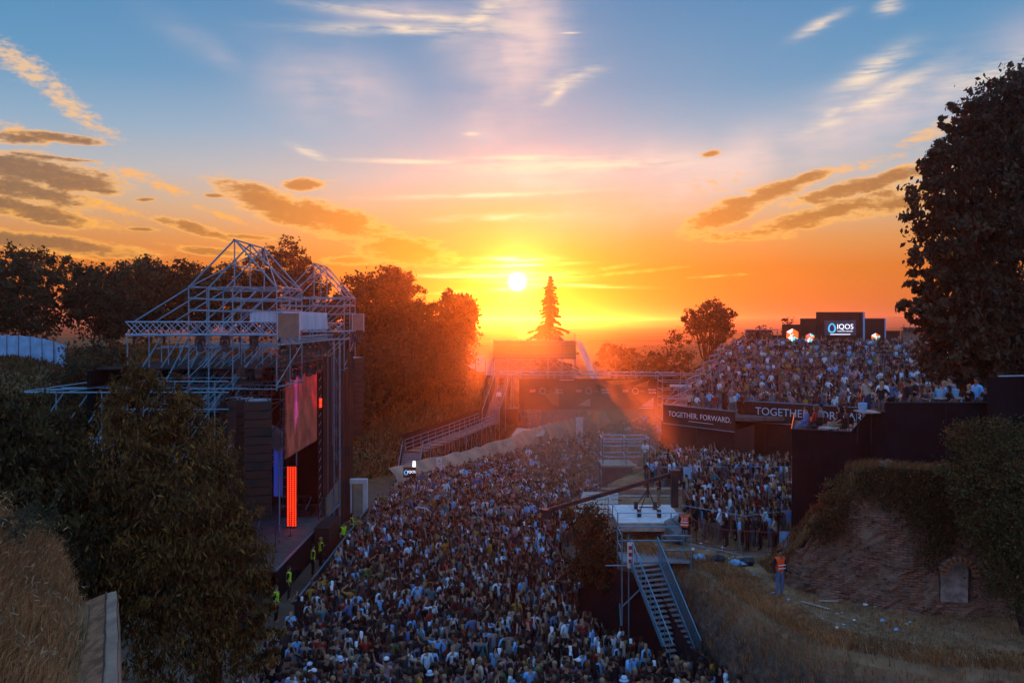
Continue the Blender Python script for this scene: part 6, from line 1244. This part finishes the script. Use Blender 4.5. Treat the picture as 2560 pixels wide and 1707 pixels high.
def person(x, y, z, face, where, group, shirt=None, hairc=None, hairk=None, hat=None, hatc=None, sleeves=None, pose=None, sit=False, scale=None, vest=None, label=None, pants=None, pack=False, tail=None):
    """face: heading in radians (0 looks along +y)"""
    s_i = SHIRT[rng.choice(len(SHIRT), p=SW)] if shirt is None else next(q_ for q_ in SHIRT if q_[0] == shirt)
    h_i = HAIRC[rng.choice(len(HAIRC), p=HW)] if hairc is None else next(q_ for q_ in HAIRC if q_[0] == hairc)
    p_i = rnd.choice(PANT) if pants is None else next(q_ for q_ in PANT if q_[0] == pants)
    pi_ = rng.choice(len(KIT), p=[0.38, 0.17, 0.05, 0.03, 0.01, 0.1, 0.14, 0.05, 0.02, 0.05]) if pose is None else pose
    kit = SIT if sit else KIT[pi_]; wom = (not sit) and POSES[pi_][2]; hk = hairk or ('long' if wom else 'short'); sl = sleeves or ('long' if rnd.random() < 0.25 else 'tee')
    hat = hat if hat is not None else (rnd.choice(('bucket', 'cap')) if rnd.random() < 0.07 else ''); hn, hcol = (hatc or rnd.choice((('white', (0.75, 0.77, 0.80)), ('pale blue', (0.45, 0.60, 0.78)), ('black', (0.02, 0.02, 0.02)), ('white', (0.75, 0.77, 0.80)))))
    bits = '%s %s' % (s_i[0], {'tee': 'T-shirt', 'long': 'sweater'}[sl]); hd_ = ('%s %s hat' % (hn, 'bucket' if hat == 'bucket' else 'peaked')) if hat else '%s %s' % (h_i[0], {'short': 'short hair', 'long': 'long hair', 'bun': 'hair in a bun'}[hk])
    arms = '' if sit else {3: ', one arm raised', 4: ', both arms raised', 2: ', phone held up', 9: ', phone held up', 8: ', waving', 7: ', hand on head'}.get(int(pi_), '')
    lb = label or 'person in %s, %s%s, %s' % (bits, hd_, arms, where)
    r = thing('person', lb, 'person', (x, y, z), face, group); sc_ = scale or (rnd.uniform(0.92, 1.0) if wom else rnd.uniform(0.97, 1.07)); r.scale = (sc_, sc_, sc_)
    sk = rnd.choice(SKIN); piece(r, 'body', kit['body'], sk); piece(r, 'shirt', kit[sl], s_i[1]); piece(r, 'trousers', kit['shorts'] if rnd.random() < 0.3 and not vest else kit['pants'], p_i[1]); piece(r, 'hair', HAIR[hk], h_i[1]); piece(r, 'eyes_and_mouth', FACE, (0, 0, 0))
    if hat: piece(r, 'hat', HAT[hat], hcol)
    if vest: piece(r, 'safety_vest', kit['vest'], vest)
    if pack: piece(r, 'backpack', bp, rnd.choice(((0.02, 0.02, 0.02), (0.1, 0.1, 0.12))))
    return r
def toward(x, y, tx, ty): return math.atan2(-(tx - x), ty - y)
# --- named figures
YEL = (0.50, 0.85, 0.03); ORG = (0.95, 0.10, 0.02)
for i, (px, py, wh) in enumerate(((782, 1385, 'beside the stage skirt'), (802, 1365, 'between the stage skirt and the far speaker stack'), (722, 1440, 'below the near end of the stage'), (690, 1490, 'by the near speaker stack'), (858, 1325, 'in front of the far speaker stack'), (880, 1302, 'in front of the white gate, hands at the front'), (896, 1310, 'in front of the white gate, nearest the crowd'), (1019, 1248, 'below the small lit sign'))):
    y = F * 13.7 / (py - HY); x = (px - CX) * y / F
    person(x, y, 0, toward(x, y, 0, y) + rnd.uniform(-0.8, 0.8), wh, 'security guards along the stage', shirt='black', pants='black', hat='', vest=YEL, pose=(0, 6, 0, 0, 6, 1, 0, 0)[i], scale=1.05, label='security guard in a yellow-green vest %s' % wh)
def org(x, y, z, f, lb, sit=False, pose=0): return person(x, y, z, f, '', 'stewards in orange vests', shirt='black', pants='black' if sit else 'blue jeans', hat='', vest=ORG, sit=sit, pose=pose, hairc='black', hairk='short', sleeves='long', label=lb, scale=1.05)
g1 = org(8.05, 41.0, TZ + 0.28, R(-20), 'steward in an orange vest numbered 210 sitting on the stair landing rail', True)
for i, (w_, z) in enumerate(((0.34, 1.18), (0.34, 1.06))): q_ = piece(g1, 'reflective_band', MB().box(-0.165, 0.165, -0.146, -0.140, z - 0.02, z + 0.02).mesh('reflective_band'), (0.7, 0.7, 0.72)); q_.data.materials.append(M['shirt'])
q_ = lettering('210', 0.17, M['letter'], g1, Vector(g1.location)); q_.location = (0, -0.148, 1.31)
g2 = org(10.55, 34.7, TZ, R(200), 'steward in an orange vest and camouflage trousers standing on the grassy terrace', False, 0)
for z in (1.08, 1.2): q_ = piece(g2, 'reflective_band', MB().box(-0.16, 0.16, 0.146, 0.152, z - 0.02, z + 0.02).mesh('reflective_band'), (0.7, 0.7, 0.72)); q_.data.materials.append(M['shirt'])
org(11.2, 66.5, TZ, R(20), 'steward in an orange vest at the outer corner of the brown cloth wall'); org(15.2, 54.0, TZ, R(150), 'steward in an orange vest between the two halves of the terrace crowd')
# people on the black decks
dk = 'people on the upper black deck'; dw = 'on upper black deck'
for x, y, kw in ((16.0, 38.2, dict(shirt='black', hairc='blond', hairk='long', pose=5, sit=False)), (16.6, 38.9, dict(shirt='white', pose=6)), (17.5, 37.7, dict(shirt='black', hairc='dark brown', hairk='short', pose=0)), (18.25, 38.4, dict(shirt='black', hairc='black', hairk='short', pose=0)), (19.0, 38.9, dict(shirt='black', hairc='dark brown', hairk='short', pose=6)), (18.9, 37.6, dict(shirt='dark grey', hairc='reddish', hairk='long', pose=1, scale=0.86)),
                 (19.6, 37.8, dict(shirt='teal', pose=1, scale=0.88)), (20.2, 38.2, dict(shirt='mustard yellow', hairc='black', hairk='short', pose=6, sleeves='long')), (20.6, 37.5, dict(shirt='black', hairc='black', hairk='long', pose=5, scale=0.9)), (21.0, 38.4, dict(shirt='pale blue', hairc='blond', hairk='long', pose=1)), (21.7, 38.7, dict(shirt='grey', hairc='black', hairk='short', pose=6, sleeves='long', scale=1.08)), (22.3, 39.3, dict(shirt='dark grey', pose=0)),
                 (22.2, 37.6, dict(shirt='black', hairc='blond', hairk='bun', pose=1, scale=0.92)), (23.2, 38.0, dict(shirt='pale blue', hairc='black', hairk='short', pose=0, sleeves='long', scale=1.08)), (23.3, 37.4, dict(shirt='black', hairc='black', hairk='long', pose=5, scale=0.9)), (24.3, 37.5, dict(shirt='blue', hairc='blond', hairk='long', pose=1, scale=0.86)), (18.0, 39.8, dict(shirt='blue', hairc='black', hairk='long')), (20.6, 39.9, dict(shirt='brown', hairc='black', hairk='long')), (16.3, 40.2, dict(shirt='beige', pose=2))):
    if kw.pop('sit', None): pass
    kw.setdefault('hat', ''); x = 16.05 + (x - 16.0) * 0.56; person(x, y, ZU, rnd.uniform(1.0, 2.6), dw, dk, **kw)
ds = 'people seated on the lower black deck'
for x, y, kw in ((13.55, 40.5, dict(shirt='blue', hairc='dark brown', sleeves='long')), (14.0, 40.6, dict(shirt='red', hairc='reddish', hairk='long', sleeves='long')), (14.35, 40.9, dict(shirt='grey', hairc='black', sleeves='long')), (14.95, 40.1, dict(shirt='black', hairc='black', hairk='long')), (15.4, 40.5, dict(shirt='brown', hairc='dark brown', hairk='long'))):
    kw.setdefault('hat', ''); person(x, y, ZL - 0.40, rnd.uniform(0.6, 1.8), 'seated on lower black deck', ds, sit=True, **kw)
    ch_ = thing('folding_chair', 'dark folding chair under a seated person on the lower deck', 'chair', (x, y, ZL), rnd.uniform(0.6, 1.8), 'chairs on the lower deck')
    MB().box(-0.22, 0.22, -0.2, 0.22, 0.40, 0.44).build('seat', M['blackmetal'], ch_, False, False); MB().box(-0.22, 0.22, -0.24, -0.2, 0.55, 0.88).build('backrest', M['blackmetal'], ch_, False, False)
    for sx in (-0.2, 0.2):
        for sy in (-0.2, 0.2): MB().bar((sx, sy, 0), (sx, sy, 0.40 if sy > 0 else 0.86), 0.03).build('leg', M['blackmetal'], ch_, False, False)
# two people on the bridge stair, one on the crane, a few on the walkway
person(-1.3, 110.2, 6.55, R(180), 'going down the bridge stair', 'people on the bridge stair', shirt='red', hat='', pose=0); person(-1.6, 107.6, 4.95, R(180), 'going down the bridge stair', 'people on the bridge stair', shirt='white', hat='', pose=0)
person(7.9, 47.3, zp, R(100), 'working the camera crane', None, shirt='black', hat='', pose=1)
person(9.6, 63.4, 4.65, R(150), 'standing on the control stand in the haze', None, shirt='white', hat='', pose=6)
# --- where the crowd stands
def poly_has(poly, x, y):
    r = np.zeros(len(x), bool); n = len(poly)
    for i in range(n):
        (x0, y0), (x1, y1) = poly[i], poly[(i + 1) % n]
        if y0 == y1: continue
        c_ = ((y0 > y) != (y1 > y)) & (x < (x1 - x0) * (y - y0) / (y1 - y0) + x0); r ^= c_
    return r
def scatter(poly, sp0, jit=0.32, keep=1.0):
    xs_ = [p[0] for p in poly]; ys_ = [p[1] for p in poly]; X_, Y_ = np.meshgrid(np.arange(min(xs_), max(xs_), sp0), np.arange(min(ys_), max(ys_), sp0 * 0.9))
    X_ = X_ + (np.arange(X_.shape[0]) % 2)[:, None] * sp0 / 2; X_ = X_.ravel() + rng.normal(size=X_.size) * sp0 * jit; Y_ = Y_.ravel() + rng.normal(size=Y_.size) * sp0 * jit
    m_ = poly_has(poly, X_, Y_) & (rng.random(X_.size) < keep); return X_[m_], Y_[m_]
PIT = [(-10.3, 31.6), (9.2, 31.0), (8.3, 35.6), (6.3, 35.7), (5.6, 37.0), (4.6, 39.2), (3.0, 41.6), (3.2, 44), (4.2, 48), (2.6, 53), (4.0, 60), (7.0, 68), (11.2, 71), (17.5, 86), (22, 110), (25, 128), (20.5, 128), (13.5, 116), (1.5, 95.0), (-8.9, 77.5), (-10.3, 70)]
px_, py_ = scatter(PIT, 0.475, 0.30, 0.95); k_ = rng.random(len(px_)) < 0.84 + 0.26 * wav(px_, py_, 0.8, 0.3) + 0.25 * wav(px_, py_, 2.3, 1.0); px_, py_ = px_[k_], py_[k_]
o_ = np.argsort(py_); px_, py_ = px_[o_], py_[o_]
vis = np.abs(px_ / py_) < 0.60
NNEAR = 245
stage_t = (-13, 54)
def label_place(x, y): return 'in the packed arena crowd'
ni = [i for i in range(len(px_)) if vis[i]][:NNEAR]
for i in ni:
    x, y = float(px_[i]), float(py_[i]); fc = toward(x, y, *stage_t) + rnd.gauss(0, 0.7)
    person(x, y, 0, fc, 'in arena crowd', 'people in the near part of the arena crowd', pack=rnd.random() < 0.04)
def mass(name, label, X_, Y_, Z_, target, dens_up=0.08, spread=0.5, bright=1.0):
    """many small figures in one mesh, coloured per face"""
    Vs = []; Ls = []; Ns = []; Cs = []; base_ = 0; wts = np.array([0.42, 0.17, 0.035, 0.025, 0.012, 0.10, 0.14, 0.04, 0.018, 0.035]); pick = rng.choice(len(LOW), len(X_), p=wts / wts.sum())
    shirt_all = np.array([s[1] for s in SHIRT]); hair_all = np.array([h[1] for h in HAIRC]); skin_all = np.array(SKIN); pant_all = np.array([p[1] for p in PANT])
    for k_ in range(len(LOW)):
        sel = np.where(pick == k_)[0]; n = len(sel)
        if n == 0: continue
        V, Fc, code = LOW[k_]; nv = len(V); a = np.arctan2(-(target[0] - X_[sel]), target[1] - Y_[sel]) + rng.normal(size=n) * spread; s_ = rng.uniform(0.86, 1.09, n); s_ = np.where(rng.random(n) < 0.012, s_ * 1.28, s_)
        ca, sa = np.cos(a) * s_, np.sin(a) * s_
        W = np.empty((n, nv, 3), np.float32); W[:, :, 0] = ca[:, None] * V[None, :, 0] - sa[:, None] * V[None, :, 1] + X_[sel][:, None]; W[:, :, 1] = sa[:, None] * V[None, :, 0] + ca[:, None] * V[None, :, 1] + Y_[sel][:, None]; W[:, :, 2] = s_[:, None] * V[None, :, 2] + Z_[sel][:, None]
        lens = np.array([len(f) for f in Fc]); fl = np.concatenate([np.array(f) for f in Fc])
        Ls.append((fl[None] + (base_ + np.arange(n) * nv)[:, None]).ravel()); Ns.append(np.tile(lens, n)); Vs.append(W.reshape(-1, 3)); base_ += n * nv
        pal = np.stack([skin_all[rng.integers(0, len(SKIN), n)], shirt_all[rng.choice(len(SHIRT), n, p=SW)], pant_all[rng.integers(0, len(PANT), n)], hair_all[rng.choice(len(HAIRC), n, p=HW)]], 1)
        hatm = rng.random(n) < 0.03; pal[hatm, 3] = np.array((0.7, 0.74, 0.8)); Cs.append(pal[:, code, :].reshape(-1, 3))
    me_ = np_mesh(name, np.concatenate(Vs), np.concatenate(Ls), np.concatenate(Ns), np.concatenate(Cs), True)
    return tag(link(name, me_, M['crowdcol']), label, kind='stuff')
rest = np.ones(len(px_), bool); rest[ni] = False; rest &= vis
mass('crowd', 'dense crowd filling the arena floor as far as the bridge', px_[rest], py_[rest], np.zeros(rest.sum()), stage_t)
# terrace crowd in two halves
TA = [(9.3, 45.0), (9.5, 43.2), (10.3, 41.7), (12.0, 41.1), (13.2, 41.8), (15.0, 47.6), (17.2, 52.2), (10.0, 52.2)]; TB = [(8.6, 57.0), (18.2, 57.0), (20.6, 61.5), (17.0, 61.8), (12.0, 66.8), (11.0, 66.0)]
x1, y1 = scatter(TA, 0.56, 0.25, 0.92); x2, y2 = scatter(TB, 0.52, 0.25, 0.95); x3, y3 = scatter([(11.5, 53.0), (15.8, 53.0), (18, 56.3), (9.5, 56.3)], 0.95, 0.3, 0.8)
mass('terrace_crowd', 'crowd packed on the terrace behind the red barriers', np.concatenate([x1, x2, x3]), np.concatenate([y1, y2, y3]), np.full(len(x1) + len(x2) + len(x3), TZ), stage_t, spread=0.6)
sx_, sy_, sz_ = [], [], []
for (y, z) in [(70.2, 7.5)] + TIERS:
    dep = 4.6 if y > 72 else 2.6; a_, b_ = scatter([(tier_left(max(y, 73)) + 1.0, y + 0.3), (57, y + 0.3), (57, y + dep), (tier_left(y + dep) + 1.0, y + dep)], 0.85 if y < 105 else 0.7, 0.28, 0.82)
    if y > 96 and y < 99: k_ = b_ > 98.4; a_, b_ = a_[k_], b_[k_]
    sx_.append(a_); sy_.append(b_); sz_.append(np.full(len(a_), z))
sx_, sy_, sz_ = map(np.concatenate, (sx_, sy_, sz_)); vis2 = sx_ / sy_ < 0.60
mass('stand_crowd', 'crowd on the stepped stand below the dark backdrop', sx_[vis2], sy_[vis2], sz_[vis2], stage_t, spread=0.6)
print('people: arena', len(px_), 'terrace', len(x1) + len(x2), 'stand', vis2.sum())
# ---------------------------------------------------------------- grass
def blades(name, label, pts, h, wd, cols, lean=(0.25, 0.0), curl=0.5):
    n = len(pts); h = np.asarray(h)[:, None]; a = rng.uniform(0, 6.283, n); sd = np.stack([np.cos(a), np.sin(a), np.zeros(n)], 1) * wd / 2
    ln = rng.normal(size=(n, 3)) * 0.22 + np.array([lean[0], lean[1], 0]); ln[:, 2] = 0
    mid = pts + np.array([0, 0, 1.0]) * h * 0.55 + ln * h * 0.35; tip = pts + np.array([0, 0, 1.0]) * h * rng.uniform(0.75, 1.0, (n, 1)) + ln * h * (0.8 + curl * rng.random((n, 1)))
    V = np.stack([pts - sd, pts + sd, mid - sd * 0.8, mid + sd * 0.8, tip], 1).reshape(-1, 3); i5 = np.arange(n)[:, None] * 5
    loops = (i5 + np.array([[0, 1, 3, 2, 2, 3, 4]])).ravel(); me_ = np_mesh(name, V, loops, np.tile([4, 3], n), np.repeat(cols, 2, 0))
    return tag(link(name, me_, M['grass']), label, kind='stuff')
n = 60000
x = rng.uniform(-13.5, -4.3, n); y = rng.uniform(7.5, 19.2, n); lim = -5.66 - (y - 11.5) * 0.456 - rng.random(n) ** 2 * 0.5
k_ = x < lim; x, y = x[k_], y[k_]; cl_ = 0.5 + 0.5 * wav(x, y, 1.9, 0.4); h = (0.24 + 0.5 * sm(-x - (5.62 + (y - 11.5) * 0.456), 0.1, 2.2)) * rng.uniform(0.5, 1.35, len(x)) * (0.7 + 0.5 * cl_)
pts = np.stack([x, y, bank_z(x, y) - 0.02], 1); c = np.array([[0.56, 0.27, 0.115]]) * rng.uniform(0.5, 1.35, (len(x), 1)) * (0.6 + 0.55 * cl_[:, None]); gsel = rng.random(len(x)) < 0.12; c[gsel] = np.array([0.17, 0.11, 0.04]) * rng.uniform(0.6, 1.2, (gsel.sum(), 1))
blades('dry_grass', 'tall straw-coloured dry grass on the near bank', pts, h, 0.013, c, (0.30, -0.05), 0.9)
# seed heads
k_ = rng.random(len(x)) < 0.10; p2 = pts[k_] + np.stack([0.30 * h[k_], -0.05 * h[k_], h[k_] * 1.08], 1) + rng.normal(size=(k_.sum(), 3)) * 0.05
o = leaf_sheet('grass_seed_heads', p2, 0.11, 0.02, leaf_cols(np.ones(len(p2)), (0.42, 0.27, 0.14)), -0.4, None, None, M['grass']); tag(o, 'pale feathery seed heads over the near dry grass', kind='stuff')
# fern-like sprigs at the left edge
fp = []
for _ in range(9):
    b0 = np.array([rnd.uniform(-10.0, -8.8), rnd.uniform(15.5, 17.0), 10.95]); tip = b0 + np.array([rnd.uniform(-0.1, 0.6), 0, rnd.uniform(0.5, 1.0)])
    for t_ in np.linspace(0.2, 1, 14):
        c_ = b0 + (tip - b0) * t_ + np.array([0, 0, -0.15 * t_ ** 2]); fp.append(c_ + rng.normal(size=(6, 3)) * np.array([0.09, 0.05, 0.05]) * (1.2 - t_))
tag(leaf_sheet('weed_plants', np.concatenate(fp), 0.12, 0.03, leaf_cols(np.ones(len(fp) * 6), (0.075, 0.075, 0.04)), 0.1, None, None, M['leaf']), 'grey-green feathery weeds rising from the near dry grass', kind='stuff')
# terrace lip: hanging dry grass, and short grass on top
pp = []; hh = []; cc = []
for i, p in enumerate(ed):
    t_ = (ed[min(i + 1, len(ed) - 1)] - ed[max(i - 1, 0)]).normalized(); nrm = Vector((-t_.y, t_.x)); nrm = -nrm if nrm.dot(Vector((20, 48)) - p) > 0 else nrm
    if p.y > 44: continue
    m_ = 520; a_ = rng.uniform(-0.5, 0.5, m_); d_ = rng.uniform(-1.8, 0.7, m_); z = np.where(d_ < 0, TZ - 0.02, np.interp(d_, [0, 0.05, 0.35, 0.6, 0.8], [TZ - 0.1, TZ - 0.3, TZ - 1.1, 2.2, 1.2]))
    pp.append(np.stack([p.x + nrm.x * d_ + t_.x * a_, p.y + nrm.y * d_ + t_.y * a_, z], 1)); hh.append(rng.uniform(0.12, 0.5, m_) * (0.5 + 0.6 * (d_ > -0.7))); cc.append(np.full(m_, rnd.uniform(0.55, 1.25)))
pp = np.concatenate(pp); hh = np.concatenate(hh); cc = np.concatenate(cc)
blades('terrace_grass', 'dry grass overhanging the lip of the terrace', pp, hh, 0.022, np.array([[0.52, 0.25, 0.105]]) * (cc * rng.uniform(0.5, 1.3, len(cc)))[:, None], (-0.35, -0.45), 0.9)
x = rng.uniform(8.8, 26, 24000); y = rng.uniform(27.4, 40, 24000); k_ = (y > np.interp(x, [8.8, 9.6, 10.6, 12.9, 16, 26], [36, 31.5, 29.6, 28.2, 27.4, 26])) & (y < np.interp(x, [8.8, 10.5, 12, 14, 18, 26], [41, 38, 35.6, 33.7, 32.4, 29.5])); x, y = x[k_], y[k_]; patch = 0.5 + 0.5 * wav(x, y, 1.5, 2.0)
blades('terrace_turf', 'short trampled dry grass on the terrace top', np.stack([x, y, np.full(len(x), TZ - 0.02)], 1), rng.uniform(0.05, 0.2, len(x)) * (0.4 + patch), 0.03, np.array([[0.54, 0.27, 0.12]]) * (rng.uniform(0.4, 1.2, len(x)) * (0.6 + 0.5 * patch))[:, None], (0.1, -0.1), 0.9)
# mound grass on and beside the brick wall
x = rng.uniform(10.6, 21, 9000); base_i = np.interp(x, [p.x for p in WP], [p.y for p in WP]); y = base_i + rng.uniform(-0.15, 1.5, 9000); z = np.array([WT(v) for v in x]) - 0.02
blades('wall_top_grass', 'dry grass growing along the top of the old brick wall', np.stack([x, y, z], 1), rng.uniform(0.1, 0.42, 9000), 0.022, np.array([[0.32, 0.15, 0.06]]) * rng.uniform(0.4, 1.25, (9000, 1)), (0.1, -0.35), 0.8)
# bank behind: brown grass tufts
x = rng.uniform(-52, 2, 90000); y = rng.uniform(64, 125, 90000); z = ground_z(x, y); k_ = (z > 0.5) & (np.abs(x / y) < 0.6) & ~((x > -25) & (x < -12) & (y < 72)); x, y, z = x[k_], y[k_], z[k_]; patch = 0.5 + 0.5 * wav(x, y, 0.35, 0.7)
blades('bank_grass', 'rough brown grass on the bank beyond the stage', np.stack([x, y, z - 0.05], 1), rng.uniform(0.3, 0.9, len(x)) * (0.5 + 0.6 * patch), 0.14, np.array([[0.20, 0.12, 0.05]]) * (rng.uniform(0.4, 1.2, len(x)) * (0.5 + 0.6 * patch))[:, None], (0.15, -0.1), 0.7)
# ---------------------------------------------------------------- litter
def scrap(x, y, z, label, mat, s, group=None, flat=False):
    mb = MB().ball((0, 0, s * 0.4), s, s * 0.8, s * (0.15 if flat else 0.5), 8, 5); mb.v = [(a + 0.2 * s * math.sin(c_ * 30 + a * 40), b_ + 0.2 * s * math.cos(a * 35), max(0, c_ + 0.15 * s * math.sin(b_ * 50))) for a, b_, c_ in mb.v]
    o = mb.build('plastic_bag' if 'bag' in label else 'paper_scrap', mat); o.location = (x, y, z); o.rotation_euler = (0, 0, rnd.uniform(0, 6)); return tag(o, label, 'litter', group)
M['bluebag'] = material('blue_plastic', (0.18, 0.40, 0.62), 0.5, 0.15, 6)
M['blackbag'] = material('black_plastic', (0.02, 0.02, 0.024), 0.4, 0.3, 6)
scrap(8.5, 39.9, TZ, 'pale blue plastic bag beside the stair landing', M['tarpb'], 0.3); scrap(9.3, 39.7, TZ, 'black rubbish bag before the mesh fence', M['blackbag'], 0.34); scrap(9.9, 39.1, TZ, 'bright blue plastic bag in the rubbish heap', M['bluebag'], 0.28); scrap(10.5, 39.2, TZ, 'second black rubbish bag beside the blue bag', M['blackbag'], 0.36); scrap(10.25, 39.05, TZ, 'blue plastic sheet between rubbish bags', M['bluebag'], 0.25, None, True)
for _ in range(46):
    f = rnd.random(); x = rnd.uniform(8.5, 10.2) if f < 0.55 else rnd.uniform(9.8, 15); y = rnd.uniform(39.2, 43.2) if f < 0.55 else rnd.uniform(30.5, 38)
    if y < np.interp(x, [8.8, 9.6, 10.6, 12.9, 16], [36, 31.5, 29.8, 28.6, 28]): continue
    m_, lb = rnd.choice(((M['white'], 'small scrap of white paper litter on the terrace'), (M['tarpb'], 'small pale blue plastic cup litter on the terrace'), (M['ply'], 'small brown cardboard scrap on the terrace')))
    if 35 < y < 38 and x > 12: continue
    scrap(x, y, TZ, lb, m_, rnd.uniform(0.04, 0.11), 'scraps of litter on the terrace', rnd.random() < 0.5)
for x, y, a, L, lb in ((11.5, 33.4, 0.9, 1.2, 'thin wooden plank lying on the terrace grass'), (12.2, 33.9, 0.1, 0.75, 'short wooden plank lying on the terrace grass')):
    d_ = Vector((math.cos(a), -math.sin(a), 0)) * L / 2; o = MB().bar(Vector((x, y, TZ + 0.06)) - d_, Vector((x, y, TZ + 0.08)) + d_, 0.09, 0.03).build('plank', M['ply']); tag(o, lb, 'plank')
# ---------------------------------------------------------------- smoke over the far crowd, and the evening haze
def smoke(label, c_, r_, dens, col_, g_=0.55, lo=0.36, hi=0.68):
    mb = MB().ball((0, 0, 0), 1, 1, 1, 24, 14); o = mb.build('smoke', None, None, True); o.location = c_; o.scale = r_
    m_ = bpy.data.materials.new('smoke'); m_.use_nodes = True; t = NT(m_.node_tree); t.n.clear(); tc_ = t.node('ShaderNodeTexCoord'); ln = t.node('ShaderNodeVectorMath', operation='LENGTH'); t.l.new(tc_.outputs['Object'], ln.inputs[0])
    ge = t.node('ShaderNodeNewGeometry'); nz_ = t.noise(ge.outputs['Position'], 0.16, 4, 0.6)
    fall = t.m('SUBTRACT', 1.0, t.step(ln.outputs['Value'], 0.2, 1.0))
    d_ = t.m('MULTIPLY', t.m('MULTIPLY', fall, t.step(nz_, lo, hi)), dens)
    pv = t.node('ShaderNodeVolumePrincipled'); pv.inputs['Color'].default_value = (*col_, 1); pv.inputs['Anisotropy'].default_value = g_; t.l.new(d_, pv.inputs['Density'])
    om = t.node('ShaderNodeOutputMaterial'); t.l.new(pv.outputs[0], om.inputs['Volume']); o.data.materials.append(m_)
    return tag(o, label, kind='stuff')
smoke('golden smoke drifting over the far crowd beside the control stand', (8.0, 74, 5.0), (10, 24, 6.2), 0.075, (1.0, 0.86, 0.58), 0.72)
smoke('added thin dust volume making the sun glow before the bridge', (2.0, 101, 9.0), (14, 32, 9.5), 0.0085, (0.95, 0.88, 0.75), 0.8, 0.1, 0.6)  # added volume, its scattering stands in for the flare below the sun
HAZE = True
if HAZE:
    hz = MB().box(-5300, 5300, -330, 5400, -1.5, 31.5).build('haze', None); m_ = bpy.data.materials.new('haze'); m_.use_nodes = True; t = NT(m_.node_tree); t.n.clear(); pv = t.node('ShaderNodeVolumePrincipled')
    pv.inputs['Color'].default_value = (0.95, 0.92, 0.88, 1); pv.inputs['Density'].default_value = 0.00032; pv.inputs['Anisotropy'].default_value = 0.9; om = t.node('ShaderNodeOutputMaterial'); t.l.new(pv.outputs[0], om.inputs['Volume']); hz.data.materials.append(m_)
    tag(hz, 'warm evening haze lying over the whole arena', kind='stuff')
